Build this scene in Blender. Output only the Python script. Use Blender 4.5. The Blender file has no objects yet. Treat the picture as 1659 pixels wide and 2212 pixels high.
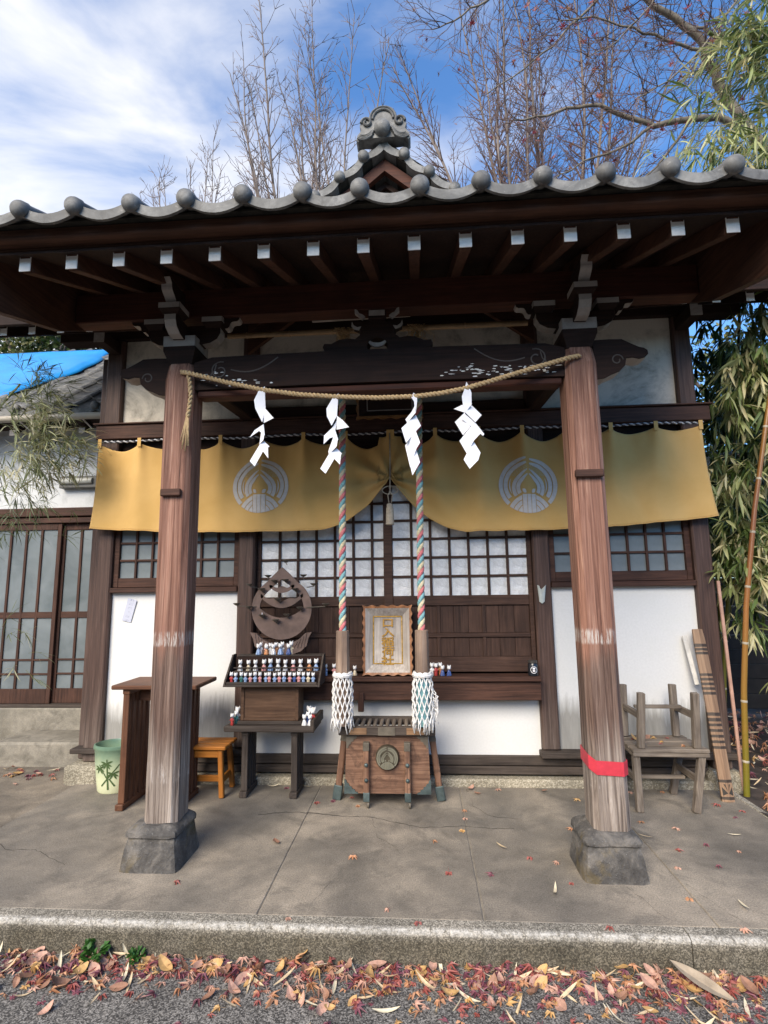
import bpy, math, random
from mathutils import Vector, Matrix, Euler, noise as mnoise

R = math.radians
scene = bpy.context.scene
COL = scene.collection

# ------------------------------------------------------------------ camera
YAW, PITCH, ROLL, CAMZ = 0.06647, 0.14223, -0.013008, 1.5
cyw, syw, cpt, spt = math.cos(YAW), math.sin(YAW), math.cos(PITCH), math.sin(PITCH)
fwd = Vector((-syw * cpt, cyw * cpt, spt)); r0 = Vector((cyw, syw, 0)); u0 = r0.cross(fwd)
rgt = r0 * math.cos(ROLL) + u0 * math.sin(ROLL); upv = -r0 * math.sin(ROLL) + u0 * math.cos(ROLL)
cam_d = bpy.data.cameras.new("camera"); cam = bpy.data.objects.new("camera", cam_d); COL.objects.link(cam)
cam.matrix_world = Matrix(((rgt.x, upv.x, -fwd.x, 0), (rgt.y, upv.y, -fwd.y, 0), (rgt.z, upv.z, -fwd.z, CAMZ), (0, 0, 0, 1)))
cam_d.sensor_fit = 'HORIZONTAL'; cam_d.sensor_width = 36.0; cam_d.lens = 1142.6 / 1659 * 36
cam_d.clip_start = 0.05; cam_d.clip_end = 2000
scene.camera = cam

# ------------------------------------------------------------------ view
vs = scene.view_settings
vs.view_transform = 'Standard'; vs.look = 'None'; vs.gamma = 1.0; vs.use_curve_mapping = False
vs.exposure = 1.42

# ------------------------------------------------------------------ sky + sun
SUN_EL, SUN_AZ = 38.0, 200.0        # azimuth: degrees clockwise from +Y
world = bpy.data.worlds.new("World"); scene.world = world; world.use_nodes = True
wn = world.node_tree.nodes; wl = world.node_tree.links
wn.clear()
wo = wn.new('ShaderNodeOutputWorld'); bg = wn.new('ShaderNodeBackground'); bg.inputs['Strength'].default_value = 0.10
sky = wn.new('ShaderNodeTexSky'); sky.sky_type = 'NISHITA'; sky.sun_disc = False
sky.sun_elevation = R(SUN_EL); sky.sun_rotation = R(SUN_AZ); sky.air_density = 1.0; sky.dust_density = 0.4; sky.ozone_density = 2.0
tc = wn.new('ShaderNodeTexCoord'); mp = wn.new('ShaderNodeMapping')
mp.inputs['Rotation'].default_value = (R(20), R(-35), R(15)); mp.inputs['Scale'].default_value = (0.75, 1.0, 2.0); mp.inputs['Location'].default_value = (7.1, 2.2, 0.3)
nz = wn.new('ShaderNodeTexNoise'); nz.inputs['Scale'].default_value = 3.0; nz.inputs['Detail'].default_value = 9.0; nz.inputs['Roughness'].default_value = 0.52; nz.inputs['Distortion'].default_value = 0.35
wl.new(tc.outputs['Generated'], mp.inputs['Vector']); wl.new(mp.outputs['Vector'], nz.inputs['Vector'])
# the cloud bank is thicker towards the left of the view and towards the horizon
dotn = wn.new('ShaderNodeVectorMath'); dotn.operation = 'DOT_PRODUCT'; dotn.inputs[1].default_value = (-0.30, 0.06, -0.16)
wl.new(tc.outputs['Generated'], dotn.inputs[0])
addn = wn.new('ShaderNodeMath'); addn.operation = 'ADD'
wl.new(nz.outputs['Fac'], addn.inputs[0]); wl.new(dotn.outputs['Value'], addn.inputs[1])
rmp = wn.new('ShaderNodeValToRGB'); rmp.color_ramp.elements[0].position = 0.335; rmp.color_ramp.elements[1].position = 0.74
rmp.color_ramp.elements[0].color = (0, 0, 0, 1); rmp.color_ramp.elements[1].color = (0.95, 0.95, 0.95, 1)
rmp.color_ramp.interpolation = 'EASE'
wl.new(addn.outputs[0], rmp.inputs['Fac'])
mixc = wn.new('ShaderNodeMix'); mixc.data_type = 'RGBA'
mixc.inputs[7].default_value = (4.7, 4.6, 4.5, 1)
skym = wn.new('ShaderNodeMix'); skym.data_type = 'RGBA'; skym.blend_type = 'MULTIPLY'; skym.inputs[0].default_value = 1.0
skym.inputs[7].default_value = (.60, .90, 1.16, 1)
wl.new(sky.outputs['Color'], skym.inputs[6])
wl.new(rmp.outputs['Color'], mixc.inputs[0]); wl.new(skym.outputs[2], mixc.inputs[6])
wl.new(mixc.outputs[2], bg.inputs['Color']); wl.new(bg.outputs['Background'], wo.inputs['Surface'])

sun_d = bpy.data.lights.new("sun", 'SUN'); sun_d.energy = 2.3; sun_d.angle = R(40); sun_d.color = (1.0, 0.88, 0.72)
sun = bpy.data.objects.new("sun", sun_d); COL.objects.link(sun)
sdir = Vector((math.sin(R(SUN_AZ)) * math.cos(R(SUN_EL)), math.cos(R(SUN_AZ)) * math.cos(R(SUN_EL)), math.sin(R(SUN_EL))))
sun.rotation_euler = sdir.to_track_quat('Z', 'Y').to_euler()

# ------------------------------------------------------------------ mesh helpers
WLOC = {}

class MB:
    def __init__(s):
        s.v = []; s.f = []; s.t = []
    def add(s, vs_, fs_, tint=0.0):
        n = len(s.v); s.v += [tuple(p) for p in vs_]; s.f += [tuple(i + n for i in f) for f in fs_]; s.t += [tint] * len(fs_)
        return s
    def box(s, x0, x1, y0, y1, z0, z1, b=0.004, tint=0.0, jit=0.0):
        if x0 > x1: x0, x1 = x1, x0
        if y0 > y1: y0, y1 = y1, y0
        if z0 > z1: z0, z1 = z1, z0
        b = min(b, (x1 - x0) * .3, (y1 - y0) * .3, (z1 - z0) * .3)
        X = (x0, x1); Y = (y0, y1); Z = (z0, z1); vs_ = []; idx = {}
        for i in (0, 1):
            for j in (0, 1):
                for k in (0, 1):
                    sx, sy, sz = (1, -1)[i], (1, -1)[j], (1, -1)[k]
                    for a in range(3):
                        p = [X[i] + sx * b, Y[j] + sy * b, Z[k] + sz * b]
                        p[a] = (X[i], Y[j], Z[k])[a]
                        idx[(i, j, k, a)] = len(vs_); vs_.append(p)
        fs_ = []
        for i in (0, 1):
            q = [idx[(i, 0, 0, 0)], idx[(i, 1, 0, 0)], idx[(i, 1, 1, 0)], idx[(i, 0, 1, 0)]]; fs_.append(q if i else q[::-1])
            q = [idx[(0, i, 0, 1)], idx[(0, i, 1, 1)], idx[(1, i, 1, 1)], idx[(1, i, 0, 1)]]; fs_.append(q if i else q[::-1])
            q = [idx[(0, 0, i, 2)], idx[(1, 0, i, 2)], idx[(1, 1, i, 2)], idx[(0, 1, i, 2)]]; fs_.append(q if i else q[::-1])
        for i in (0, 1):
            for j in (0, 1):
                q = [idx[(i, j, 0, 0)], idx[(i, j, 1, 0)], idx[(i, j, 1, 1)], idx[(i, j, 0, 1)]]; fs_.append(q if (i + j) % 2 else q[::-1])
                q = [idx[(i, 0, j, 0)], idx[(i, 0, j, 2)], idx[(i, 1, j, 2)], idx[(i, 1, j, 0)]]; fs_.append(q if (i + j) % 2 else q[::-1])
                q = [idx[(0, i, j, 1)], idx[(1, i, j, 1)], idx[(1, i, j, 2)], idx[(0, i, j, 2)]]; fs_.append(q if (i + j) % 2 else q[::-1])
                for k in (0, 1):
                    q = [idx[(i, j, k, 0)], idx[(i, j, k, 1)], idx[(i, j, k, 2)]]; fs_.append(q if (i + j + k) % 2 else q[::-1])
        if jit:
            vs_ = [(p[0] + random.uniform(-jit, jit), p[1] + random.uniform(-jit, jit), p[2] + random.uniform(-jit, jit)) for p in vs_]
        return s.add(vs_, fs_, tint)
    def bar(s, p, q, w, h, b=0.003, up=(0, 0, 1), tint=0.0):
        """box of section w x h (h along up) running from p to q"""
        p = Vector(p); q = Vector(q); d = q - p; L = d.length; d.normalize()
        upv_ = Vector(up); sd = d.cross(upv_)
        if sd.length < 1e-4: sd = d.cross(Vector((0, 1, 0)))
        sd.normalize(); u2 = sd.cross(d)
        t = MB(); t.box(-w / 2, w / 2, 0, L, -h / 2, h / 2, b)
        return s.add([p + sd * a + d * bb + u2 * c for a, bb, c in t.v], t.f, tint)
    def prism(s, pts, a0, a1, axis='Y', tint=0.0):
        n = len(pts)
        def P(u, v, a):
            return (u, a, v) if axis == 'Y' else ((a, u, v) if axis == 'X' else (u, v, a))
        vs_ = [P(u, v, a0) for u, v in pts] + [P(u, v, a1) for u, v in pts]
        area = sum(pts[i][0] * pts[(i + 1) % n][1] - pts[(i + 1) % n][0] * pts[i][1] for i in range(n))
        flip = (area > 0)
        if axis == 'Y': flip = not flip
        if a1 < a0: flip = not flip
        f1 = list(range(n)); f2 = [n + i for i in range(n)]
        sides = [[i, (i + 1) % n, n + (i + 1) % n, n + i] for i in range(n)]
        fs_ = [f1[::-1], f2] + sides if not flip else [f1, f2[::-1]] + [q[::-1] for q in sides]
        return s.add(vs_, fs_, tint)
    def tube(s, path, r, n=8, cap=True, tint=0.0, flat=1.0):
        path = [Vector(p) for p in path]; m = len(path)
        rr = r if isinstance(r, (list, tuple)) else [r] * m
        t0 = (path[1] - path[0]).normalized()
        nrm = t0.cross(Vector((0, 0, 1)))
        if nrm.length < 1e-3: nrm = t0.cross(Vector((0, 1, 0)))
        nrm.normalize(); vs_ = []
        for i in range(m):
            t = (path[min(i + 1, m - 1)] - path[max(i - 1, 0)]).normalized()
            nrm = nrm - t * nrm.dot(t)
            if nrm.length < 1e-6: nrm = t.orthogonal()
            nrm.normalize(); bn = t.cross(nrm)
            for k in range(n):
                a = 2 * math.pi * k / n
                vs_.append(path[i] + (nrm * math.cos(a) + bn * math.sin(a) * flat) * rr[i])
        fs_ = []
        for i in range(m - 1):
            for k in range(n):
                fs_.append((i * n + k, i * n + (k + 1) % n, (i + 1) * n + (k + 1) % n, (i + 1) * n + k))
        if cap:
            fs_.append(tuple(range(n))[::-1]); fs_.append(tuple((m - 1) * n + k for k in range(n)))
        return s.add(vs_, fs_, tint)
    def lathe(s, prof, c=(0, 0, 0), n=20, axis='Z', tint=0.0, sx=1.0, sy=1.0):
        """prof: list of (radius, height)"""
        vs_ = []; m = len(prof)
        for rr, h in prof:
            for k in range(n):
                a = 2 * math.pi * k / n; u, v = rr * math.cos(a) * sx, rr * math.sin(a) * sy
                if axis == 'Z': vs_.append((c[0] + u, c[1] + v, c[2] + h))
                elif axis == 'Y': vs_.append((c[0] - u, c[1] + h, c[2] + v))
                else: vs_.append((c[0] + h, c[1] + u, c[2] + v))
        fs_ = []
        for i in range(m - 1):
            for k in range(n):
                fs_.append((i * n + k, i * n + (k + 1) % n, (i + 1) * n + (k + 1) % n, (i + 1) * n + k))
        fs_.append(tuple(range(n))[::-1]); fs_.append(tuple((m - 1) * n + k for k in range(n)))
        return s.add(vs_, fs_, tint)
    def grid(s, nu, nv, fn, tint=0.0, flip=False):
        vs_ = [fn(i / nu, j / nv) for j in range(nv + 1) for i in range(nu + 1)]; w = nu + 1
        fs_ = [(j * w + i, j * w + i + 1, (j + 1) * w + i + 1, (j + 1) * w + i) for j in range(nv) for i in range(nu)]
        if flip: fs_ = [f[::-1] for f in fs_]
        return s.add(vs_, fs_, tint)
    def merge(s, o, M=None):
        n = len(s.v)
        s.v += [tuple(M @ Vector(p)) for p in o.v] if M else o.v
        s.f += [tuple(i + n for i in f) for f in o.f]; s.t += o.t
        return s
    def mesh(s, name, mat=None, off=(0, 0, 0), smooth=None, tint=False):
        me = bpy.data.meshes.new(name)
        me.from_pydata([(p[0] - off[0], p[1] - off[1], p[2] - off[2]) for p in s.v], [], s.f)
        if mat: me.materials.append(mat)
        if tint:
            at = me.attributes.new('tint', 'FLOAT', 'FACE'); at.data.foreach_set('value', s.t)
        me.update()
        if smooth is not None:
            me.shade_smooth()
            if smooth > 0: me.set_sharp_from_angle(angle=R(smooth))
        return me
    def build(s, name, mat, parent=None, loc=None, smooth=None, tint=False):
        off = WLOC[parent.name] if parent else Vector(loc if loc else (0, 0, 0))
        me = s.mesh(name, mat, off, smooth, tint)
        o = bpy.data.objects.new(name, me); COL.objects.link(o)
        if parent: o.parent = parent
        else: o.location = off
        WLOC[o.name] = Vector(off)
        return o

def inst(name, me, wloc, parent=None, rot=None, scale=None):
    o = bpy.data.objects.new(name, me); COL.objects.link(o)
    off = WLOC[parent.name] if parent else Vector((0, 0, 0))
    if parent: o.parent = parent
    o.location = Vector(wloc) - off
    if rot: o.rotation_euler = rot
    if scale: o.scale = scale if isinstance(scale, (tuple, list)) else (scale,) * 3
    WLOC[o.name] = Vector(wloc)
    return o

def tag(o, label=None, cat=None, group=None, kind=None):
    if label: o['label'] = label
    if cat: o['category'] = cat
    if group: o['group'] = group
    if kind: o['kind'] = kind
    return o

def thing(name, label, cat, loc=(0, 0, 0), group=None, rotz=0.0):
    o = bpy.data.objects.new(name, None); COL.objects.link(o); o.location = loc; o.empty_display_size = .1
    if rotz: o.rotation_euler = (0, 0, rotz)
    WLOC[o.name] = Vector(loc)
    return tag(o, label, cat, group)

def box(name, mat, parent, x0, x1, y0, y1, z0, z1, b=.004):
    return MB().box(x0, x1, y0, y1, z0, z1, b).build(name, mat, parent)

# ------------------------------------------------------------------ material helpers
def newmat(name):
    m = bpy.data.materials.new(name); m.use_nodes = True
    nt = m.node_tree; nt.nodes.clear()
    out = nt.nodes.new('ShaderNodeOutputMaterial'); p = nt.nodes.new('ShaderNodeBsdfPrincipled')
    nt.links.new(p.outputs[0], out.inputs[0])
    return m, nt, p

def nd(nt, typ, **kw):
    n = nt.nodes.new(typ)
    for k, v in kw.items():
        if k.startswith('_'): setattr(n, k[1:], v)
        else: n.inputs[k.replace('__', ' ')].default_value = v
    return n

def ramp(nt, fac, stops, interp='LINEAR'):
    r = nt.nodes.new('ShaderNodeValToRGB'); r.color_ramp.interpolation = interp
    el = r.color_ramp.elements
    while len(el) < len(stops): el.new(0.5)
    for e, (p, c) in zip(el, stops):
        e.position = p; e.color = (*c, 1) if len(c) == 3 else c
    nt.links.new(fac, r.inputs['Fac'])
    return r.outputs['Color']

def mix(nt, fac, a, b, mode='MIX'):
    m = nt.nodes.new('ShaderNodeMix'); m.data_type = 'RGBA'; m.blend_type = mode
    for sock, val in ((0, fac), (6, a), (7, b)):
        if isinstance(val, (int, float)): m.inputs[sock].default_value = val
        elif isinstance(val, tuple): m.inputs[sock].default_value = (*val, 1) if len(val) == 3 else val
        else: nt.links.new(val, m.inputs[sock])
    return m.outputs[2]

def math_(nt, op, a, b=0.0, c=0.0, clamp=False):
    m = nt.nodes.new('ShaderNodeMath'); m.operation = op; m.use_clamp = clamp
    for i, v in enumerate((a, b, c)):
        if isinstance(v, (int, float)): m.inputs[i].default_value = v
        else: nt.links.new(v, m.inputs[i])
    return m.outputs[0]

def coords(nt, scale=(1, 1, 1), rand=True):
    tc_ = nt.nodes.new('ShaderNodeTexCoord'); vec = tc_.outputs['Object']
    if rand:
        oi = nt.nodes.new('ShaderNodeObjectInfo')
        sc_ = nt.nodes.new('ShaderNodeVectorMath'); sc_.operation = 'SCALE'; sc_.inputs[0].default_value = (17.0, 29.0, 23.0)
        nt.links.new(oi.outputs['Random'], sc_.inputs['Scale'])
        ad = nt.nodes.new('ShaderNodeVectorMath'); ad.operation = 'ADD'
        nt.links.new(vec, ad.inputs[0]); nt.links.new(sc_.outputs[0], ad.inputs[1]); vec2 = ad.outputs[0]
    else: vec2 = vec
    m = nt.nodes.new('ShaderNodeMapping'); m.inputs['Scale'].default_value = scale
    nt.links.new(vec2, m.inputs['Vector'])
    return m.outputs['Vector'], vec

def noise(nt, vec, scale, detail=5, rough=.55, dist=0.0):
    n = nt.nodes.new('ShaderNodeTexNoise'); n.inputs['Scale'].default_value = scale; n.inputs['Detail'].default_value = detail
    n.inputs['Roughness'].default_value = rough; n.inputs['Distortion'].default_value = dist
    nt.links.new(vec, n.inputs['Vector'])
    return n.outputs['Fac']

def bump(nt, p, h, strength=.3, dist=.01):
    b = nt.nodes.new('ShaderNodeBump'); b.inputs['Strength'].default_value = strength; b.inputs['Distance'].default_value = dist
    nt.links.new(h, b.inputs['Height']); nt.links.new(b.outputs['Normal'], p.inputs['Normal'])

def setc(nt, p, col):
    if isinstance(col, tuple): p.inputs['Base Color'].default_value = (*col, 1)
    else: nt.links.new(col, p.inputs['Base Color'])

_wc = {}
def wood(kind, axis):
    key = (kind, axis)
    if key in _wc: return _wc[key]
    spec = dict(  # dark grain, light grain, roughness, bump
        dark=((.010, .0045, .003), (.036, .016, .0105), .8, .35),
        facade=((.024, .0105, .0072), (.092, .043, .029), .7, .4),
        door=((.026, .0125, .0085), (.085, .046, .033), .7, .35),
        red=((.030, .0085, .0048), (.085, .026, .0135), .7, .3),
        rafter=((.034, .0135, .0075), (.105, .048, .029), .7, .35),
        grey=((.085, .067, .053), (.265, .225, .185), .85, .6),
        greydark=((.030, .023, .019), (.095, .076, .064), .75, .5),
        table=((.070, .028, .015), (.170, .078, .042), .55, .25),
        orange=((.26, .085, .012), (.50, .20, .035), .45, .2),
        box=((.055, .028, .016), (.150, .085, .050), .6, .3),
        pale=((.30, .265, .235), (.60, .56, .52), .8, .4),
        saisen=((.075, .035, .022), (.30, .175, .115), .7, .45),
        oar=((.15, .085, .045), (.30, .185, .105), .6, .3),
        bell=((.17, .115, .085), (.36, .27, .21), .75, .5),
    )[kind]
    m, nt, p = newmat('wood_%s_%s' % (kind, axis.lower()))
    s = [24.0, 24.0, 24.0]; s['XYZ'.index(axis)] = 1.1
    v, raw = coords(nt, tuple(s))
    g = noise(nt, v, 2.6, 6, .62, .5)
    vb, _ = coords(nt, (1, 1, 1)); blot = noise(nt, vb, 3.5, 4, .6, .3)
    c = ramp(nt, g, [(.28, spec[0]), (.52, tuple((a + b) / 2 for a, b in zip(spec[0], spec[1]))), (.75, spec[1])])
    c = mix(nt, 1.0, c, ramp(nt, blot, [(.25, (.62, .60, .60)), (.75, (1.3, 1.27, 1.22))]), 'MULTIPLY')
    if kind == 'saisen':
        st = noise(nt, vb, 9, 5, .7, 1.2)
        c = mix(nt, ramp(nt, st, [(.5, (0, 0, 0)), (.68, (.75, .75, .75))]), c, (.045, .024, .017))
    setc(nt, p, c); p.inputs['Roughness'].default_value = spec[2]; p.inputs['Specular IOR Level'].default_value = .3
    bump(nt, p, g, spec[3], .006)
    _wc[key] = m
    return m

def plain(name, col, rough=.6, metal=0.0, var=.15, scale=12, bmp=0.0, spec=.5, detail=5):
    m, nt, p = newmat(name)
    v, _ = coords(nt); n = noise(nt, v, scale, detail, .6, .2)
    lo = tuple(max(0, a * (1 - var)) for a in col); hi = tuple(min(1, a * (1 + var)) for a in col)
    setc(nt, p, ramp(nt, n, [(.3, lo), (.7, hi)]))
    p.inputs['Roughness'].default_value = rough; p.inputs['Metallic'].default_value = metal
    p.inputs['Specular IOR Level'].default_value = spec
    if bmp: bump(nt, p, n, bmp, .006)
    return m
# ------------------------------------------------------------------ ground materials
def mat_concrete(name, base, wet, speck=0.25, scale=1.0):
    m, nt, p = newmat(name)
    v, raw = coords(nt, rand=False)
    big = noise(nt, v, 1.1 * scale, 5, .6, .6); mid = noise(nt, v, 7 * scale, 6, .65, .2); fine = noise(nt, v, 140, 3, .7)
    c = ramp(nt, big, [(.34, wet), (.48, tuple(a * .35 + b * .65 for a, b in zip(base, wet))), (.62, base)])
    pat = noise(nt, v, 3.1 * scale, 7, .72, 1.2); c = mix(nt, ramp(nt, pat, [(.50, (0,) * 3), (.64, (.55,) * 3)]), c, tuple(a * .72 for a in wet))
    c = mix(nt, 1.0, c, ramp(nt, mid, [(.25, (.72, .72, .72)), (.75, (1.2, 1.19, 1.17))]), 'MULTIPLY')
    c = mix(nt, 1.0, c, ramp(nt, fine, [(.3, (1 - speck,) * 3), (.7, (1 + speck,) * 3)]), 'MULTIPLY')
    setc(nt, p, c)
    nt.links.new(ramp(nt, big, [(.3, (.55, .55, .55)), (.65, (.85, .85, .85))]), p.inputs['Roughness'])
    bump(nt, p, math_(nt, 'ADD', math_(nt, 'MULTIPLY', fine, .4), mid), .35, .006)
    return m

def mat_speckle(name, dark, light, scale, rough=.8, face_tint=None):
    m, nt, p = newmat(name)
    v, raw = coords(nt, rand=False)
    vo = nt.nodes.new('ShaderNodeTexVoronoi'); vo.inputs['Scale'].default_value = scale; nt.links.new(v, vo.inputs['Vector'])
    sep = nt.nodes.new('ShaderNodeSeparateColor'); nt.links.new(vo.outputs['Color'], sep.inputs[0])
    big = noise(nt, v, 3.0, 5, .65, .4)
    c = ramp(nt, sep.outputs[0], [(.15, dark), (.6, tuple((a * .6 + b * .4) for a, b in zip(dark, light))), (.95, light)])
    c = mix(nt, 1.0, c, ramp(nt, big, [(.25, (.6, .6, .58)), (.75, (1.25, 1.24, 1.2))]), 'MULTIPLY')
    if face_tint:
        # kerb colour multiplied darker down its vertical face, pale on the worn arris
        sx = nt.nodes.new('ShaderNodeSeparateXYZ'); nt.links.new(raw, sx.inputs[0])
        mr = nt.nodes.new('ShaderNodeMapRange'); mr.inputs['From Min'].default_value = face_tint[1]; mr.inputs['From Max'].default_value = face_tint[2]
        nt.links.new(sx.outputs[2], mr.inputs['Value'])
        f = math_(nt, 'MULTIPLY', mr.outputs[0], ramp(nt, noise(nt, v, 6, 6, .7, .5), [(.2, (.55,) * 3), (.6, (1, 1, 1))]))
        c = mix(nt, f, c, mix(nt, 1.0, c, face_tint[0], 'MULTIPLY'))
        wr = nt.nodes.new('ShaderNodeMapRange'); wr.inputs['From Min'].default_value = -.028; wr.inputs['From Max'].default_value = -.006
        nt.links.new(sx.outputs[2], wr.inputs['Value'])
        wy = nt.nodes.new('ShaderNodeMapRange'); wy.inputs['From Min'].default_value = face_tint[3]; wy.inputs['From Max'].default_value = face_tint[3] - .022
        nt.links.new(sx.outputs[1], wy.inputs['Value'])
        w = math_(nt, 'MULTIPLY', math_(nt, 'MULTIPLY', wr.outputs[0], wy.outputs[0]), ramp(nt, noise(nt, v, 40, 5, .75), [(.38, (.0,) * 3), (.66, (.70,) * 3)]))
        c = mix(nt, w, c, (.62, .60, .56))
    setc(nt, p, c); p.inputs['Roughness'].default_value = rough
    bump(nt, p, sep.outputs[0], .35, .004)
    return m

M_SLAB = mat_concrete('platform_concrete', (.285, .245, .195), (.135, .122, .104), .42)
M_MORTAR = mat_concrete('mortar_ground', (.245, .205, .155), (.125, .108, .088), .45)
M_STEP = mat_concrete('step_concrete', (.27, .245, .20), (.16, .145, .115), .2, 2.0)
M_ROAD = mat_speckle('asphalt', (.032, .030, .029), (.27, .255, .24), 190, .85)
M_KERB = mat_speckle('kerb_stone', (.105, .095, .078), (.42, .385, .33), 210, .85, face_tint=((.42, .40, .34), -.012, -.05, 2.61))
M_FOUND = mat_speckle('foundation_stone', (.20, .175, .13), (.44, .40, .32), 130, .85)
M_SOIL = plain('leafy_soil', (.045, .033, .026), .95, var=.6, scale=9, bmp=.6)
M_CRACK = plain('crack_dirt', (.05, .043, .037), .95)
M_JOINT = plain('joint_mortar', (.23, .205, .17), .95, var=.3, scale=30)

# ------------------------------------------------------------------ ground, road, kerb, platform
def sheet(name, mat, x0, x1, y0, y1, z, parent=None, nx=1, ny=1, amp=0.0):
    m = MB()
    m.grid(nx, ny, lambda u, v: (x0 + (x1 - x0) * u, y0 + (y1 - y0) * v, z + (amp * mnoise.noise(Vector((u * 17, v * 13, z * 5))) if amp else 0)))
    o = m.build(name, mat, parent)
    return o

tag(sheet('ground', M_SOIL, -400, 400, -400, 400, -.30), kind='structure')
bank = MB()  # unseen bank behind the camera, added to block low sky light
bank.grid(60, 10, lambda u, v: (-26 + 52 * u, -8.0 - 6 * v + .8 * mnoise.noise(Vector((u * 14, v * 3, 0))), -.3 + 4.6 * min(1, v * 2.2) ** .7 * (1 + .22 * mnoise.noise(Vector((u * 22, v * 4, 4)))) + .3 * mnoise.noise(Vector((u * 60, v * 9, 2)))), flip=True)
tag(bank.build('unseen_shade_bank', plain('shade_bank_dark', (.035, .048, .022), .9, var=.6, scale=2.5, bmp=.8), smooth=0), kind='structure')
tag(sheet('road', M_ROAD, -14, 14, -9, 2.62, -.14), kind='structure')

kerb = MB()
kb = thing('kerb', None, None); tag(kb, kind='structure')
kx = [-9.0, -6.2, -3.25, 1.12, 4.0, 7.0]
for i in range(5):
    a, b_ = kx[i] + .0025, kx[i + 1] - .0025
    k = MB(); pr = [(2.575, -.30), (2.575, -.020), (2.580, -.010), (2.590, -.003), (2.603, 0.0), (2.655, .001), (2.655, -.30)]
    k.prism(pr, a, b_, 'X'); k.build('kerb_stone', M_KERB, kb)

pf = thing('platform', None, None); tag(pf, kind='structure')
px = [-2.75, -.795, .255, 1.28, 2.20]
for i in range(4):
    m = MB(); m.box(px[i] + .003, px[i + 1] - .003, 2.660, 4.40, -.30, 0.0, .004); m.build('slab', M_SLAB, pf)
MB().box(-2.74, 2.19, 2.655, 4.40, -.29, -.006, 0).build('joint_bed', M_JOINT, pf)
def crack(pts, w, seed):
    random.seed(seed); m = MB(); fine = []
    for (a, b_), (c, d) in zip(pts, pts[1:]):
        n = max(2, int(math.hypot(c - a, d - b_) / .03))
        for i in range(n):
            t = i / n; fine.append((a + (c - a) * t + random.uniform(-.007, .007), b_ + (d - b_) * t + random.uniform(-.007, .007)))
    fine.append(pts[-1]); vs_ = []
    for i, (x, y) in enumerate(fine):
        ww = w * random.uniform(.45, 1.2) * (1 - .6 * i / len(fine)); vs_ += [(x, y - ww / 2, .0012), (x, y + ww / 2, .0012)]
    m.add(vs_, [(2 * i, 2 * i + 2, 2 * i + 3, 2 * i + 1) for i in range(len(fine) - 1)])
    m.build('crack', M_CRACK, pf)
crack([(-1.12, 3.74), (-.95, 3.79), (-.75, 3.78), (-.55, 3.74), (-.37, 3.73), (-.2, 3.66), (-.04, 3.59), (.1, 3.60), (.25, 3.62), (.4, 3.59), (.55, 3.60)], .013, 1)
crack([(.31, 4.25), (.33, 3.94), (.43, 3.77), (.6, 3.73)], .009, 2)
crack([(-.35, 3.72), (-.30, 3.45), (-.22, 3.38), (-.15, 3.25)], .006, 3)
crack([(1.0, 2.97), (1.05, 2.8), (1.09, 2.67)], .007, 4)
crack([(1.3, 3.0), (1.36, 2.82), (1.42, 2.67)], .006, 5)
crack([(-.5, 2.95), (-.52, 2.85), (-.56, 2.75)], .005, 6)
crack([(-2.6, 3.3), (-2.45, 3.2), (-2.3, 3.22), (-2.0, 3.05)], .006, 7)

tag(sheet('mortar_path', M_MORTAR, -9, -2.752, 2.655, 9, -.006, nx=40, ny=40, amp=.008), kind='structure')
tag(sheet('bamboo_bed', M_SOIL, 2.2, 9, 2.655, 12, -.02, nx=40, ny=40, amp=.05), kind='structure')
tag(MB().box(2.196, 2.245, 2.66, 4.5, -.28, .004, .006).build('platform_edging', M_KERB), kind='structure')
stp = MB().box(-3.80, -2.93, 4.66, 5.12, -.1, .195, .018, jit=.006).build('entrance_step', M_STEP)
tag(stp, kind='structure')
# ------------------------------------------------------------------ materials of the hall
def mat_plaster(name, base, stain, amount, splash=None, rough=.85):
    m, nt, p = newmat(name)
    v, raw = coords(nt); f = noise(nt, v, 60, 5, .6); b = noise(nt, v, 2.1, 7, .68, .8); s = noise(nt, v, 7, 6, .7, .6)
    c = mix(nt, 1.0, base, ramp(nt, f, [(.3, (.95,) * 3), (.7, (1.04,) * 3)]), 'MULTIPLY')
    st = math_(nt, 'MULTIPLY', ramp(nt, b, [(.46, (0, 0, 0)), (.60, (1, 1, 1))]), ramp(nt, s, [(.35, (.25,) * 3), (.6, (1,) * 3)]))
    c = mix(nt, math_(nt, 'MULTIPLY', st, amount), c, stain)
    if splash:
        # damp rising from the ground: soot-grey stain with a ragged streaky top
        sx = nt.nodes.new('ShaderNodeSeparateXYZ'); nt.links.new(raw, sx.inputs[0])
        vs2, _ = coords(nt, (26, 26, 2.2)); n2 = noise(nt, vs2, 1.6, 6, .7, .3)
        vx, _ = coords(nt, (3, 3, .01)); n3 = noise(nt, vx, 1.0, 3, .5)
        hgt = math_(nt, 'ADD', math_(nt, 'MULTIPLY', n2, .30), math_(nt, 'MULTIPLY', n3, .32))
        mr = nt.nodes.new('ShaderNodeMapRange'); mr.inputs['From Min'].default_value = splash + .10; mr.inputs['From Max'].default_value = splash - .06
        nt.links.new(math_(nt, 'SUBTRACT', sx.outputs[2], hgt), mr.inputs['Value'])
        c = mix(nt, math_(nt, 'MULTIPLY', mr.outputs[0], .92), c, mix(nt, n2, (.13, .122, .11), (.36, .35, .32)))
    setc(nt, p, c); p.inputs['Roughness'].default_value = rough
    bump(nt, p, math_(nt, 'ADD', math_(nt, 'MULTIPLY', f, .25), b), .15, .004)
    return m
M_PLASTER = mat_plaster('white_plaster', (.66, .655, .64), (.62, .62, .58), .35)
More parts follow.
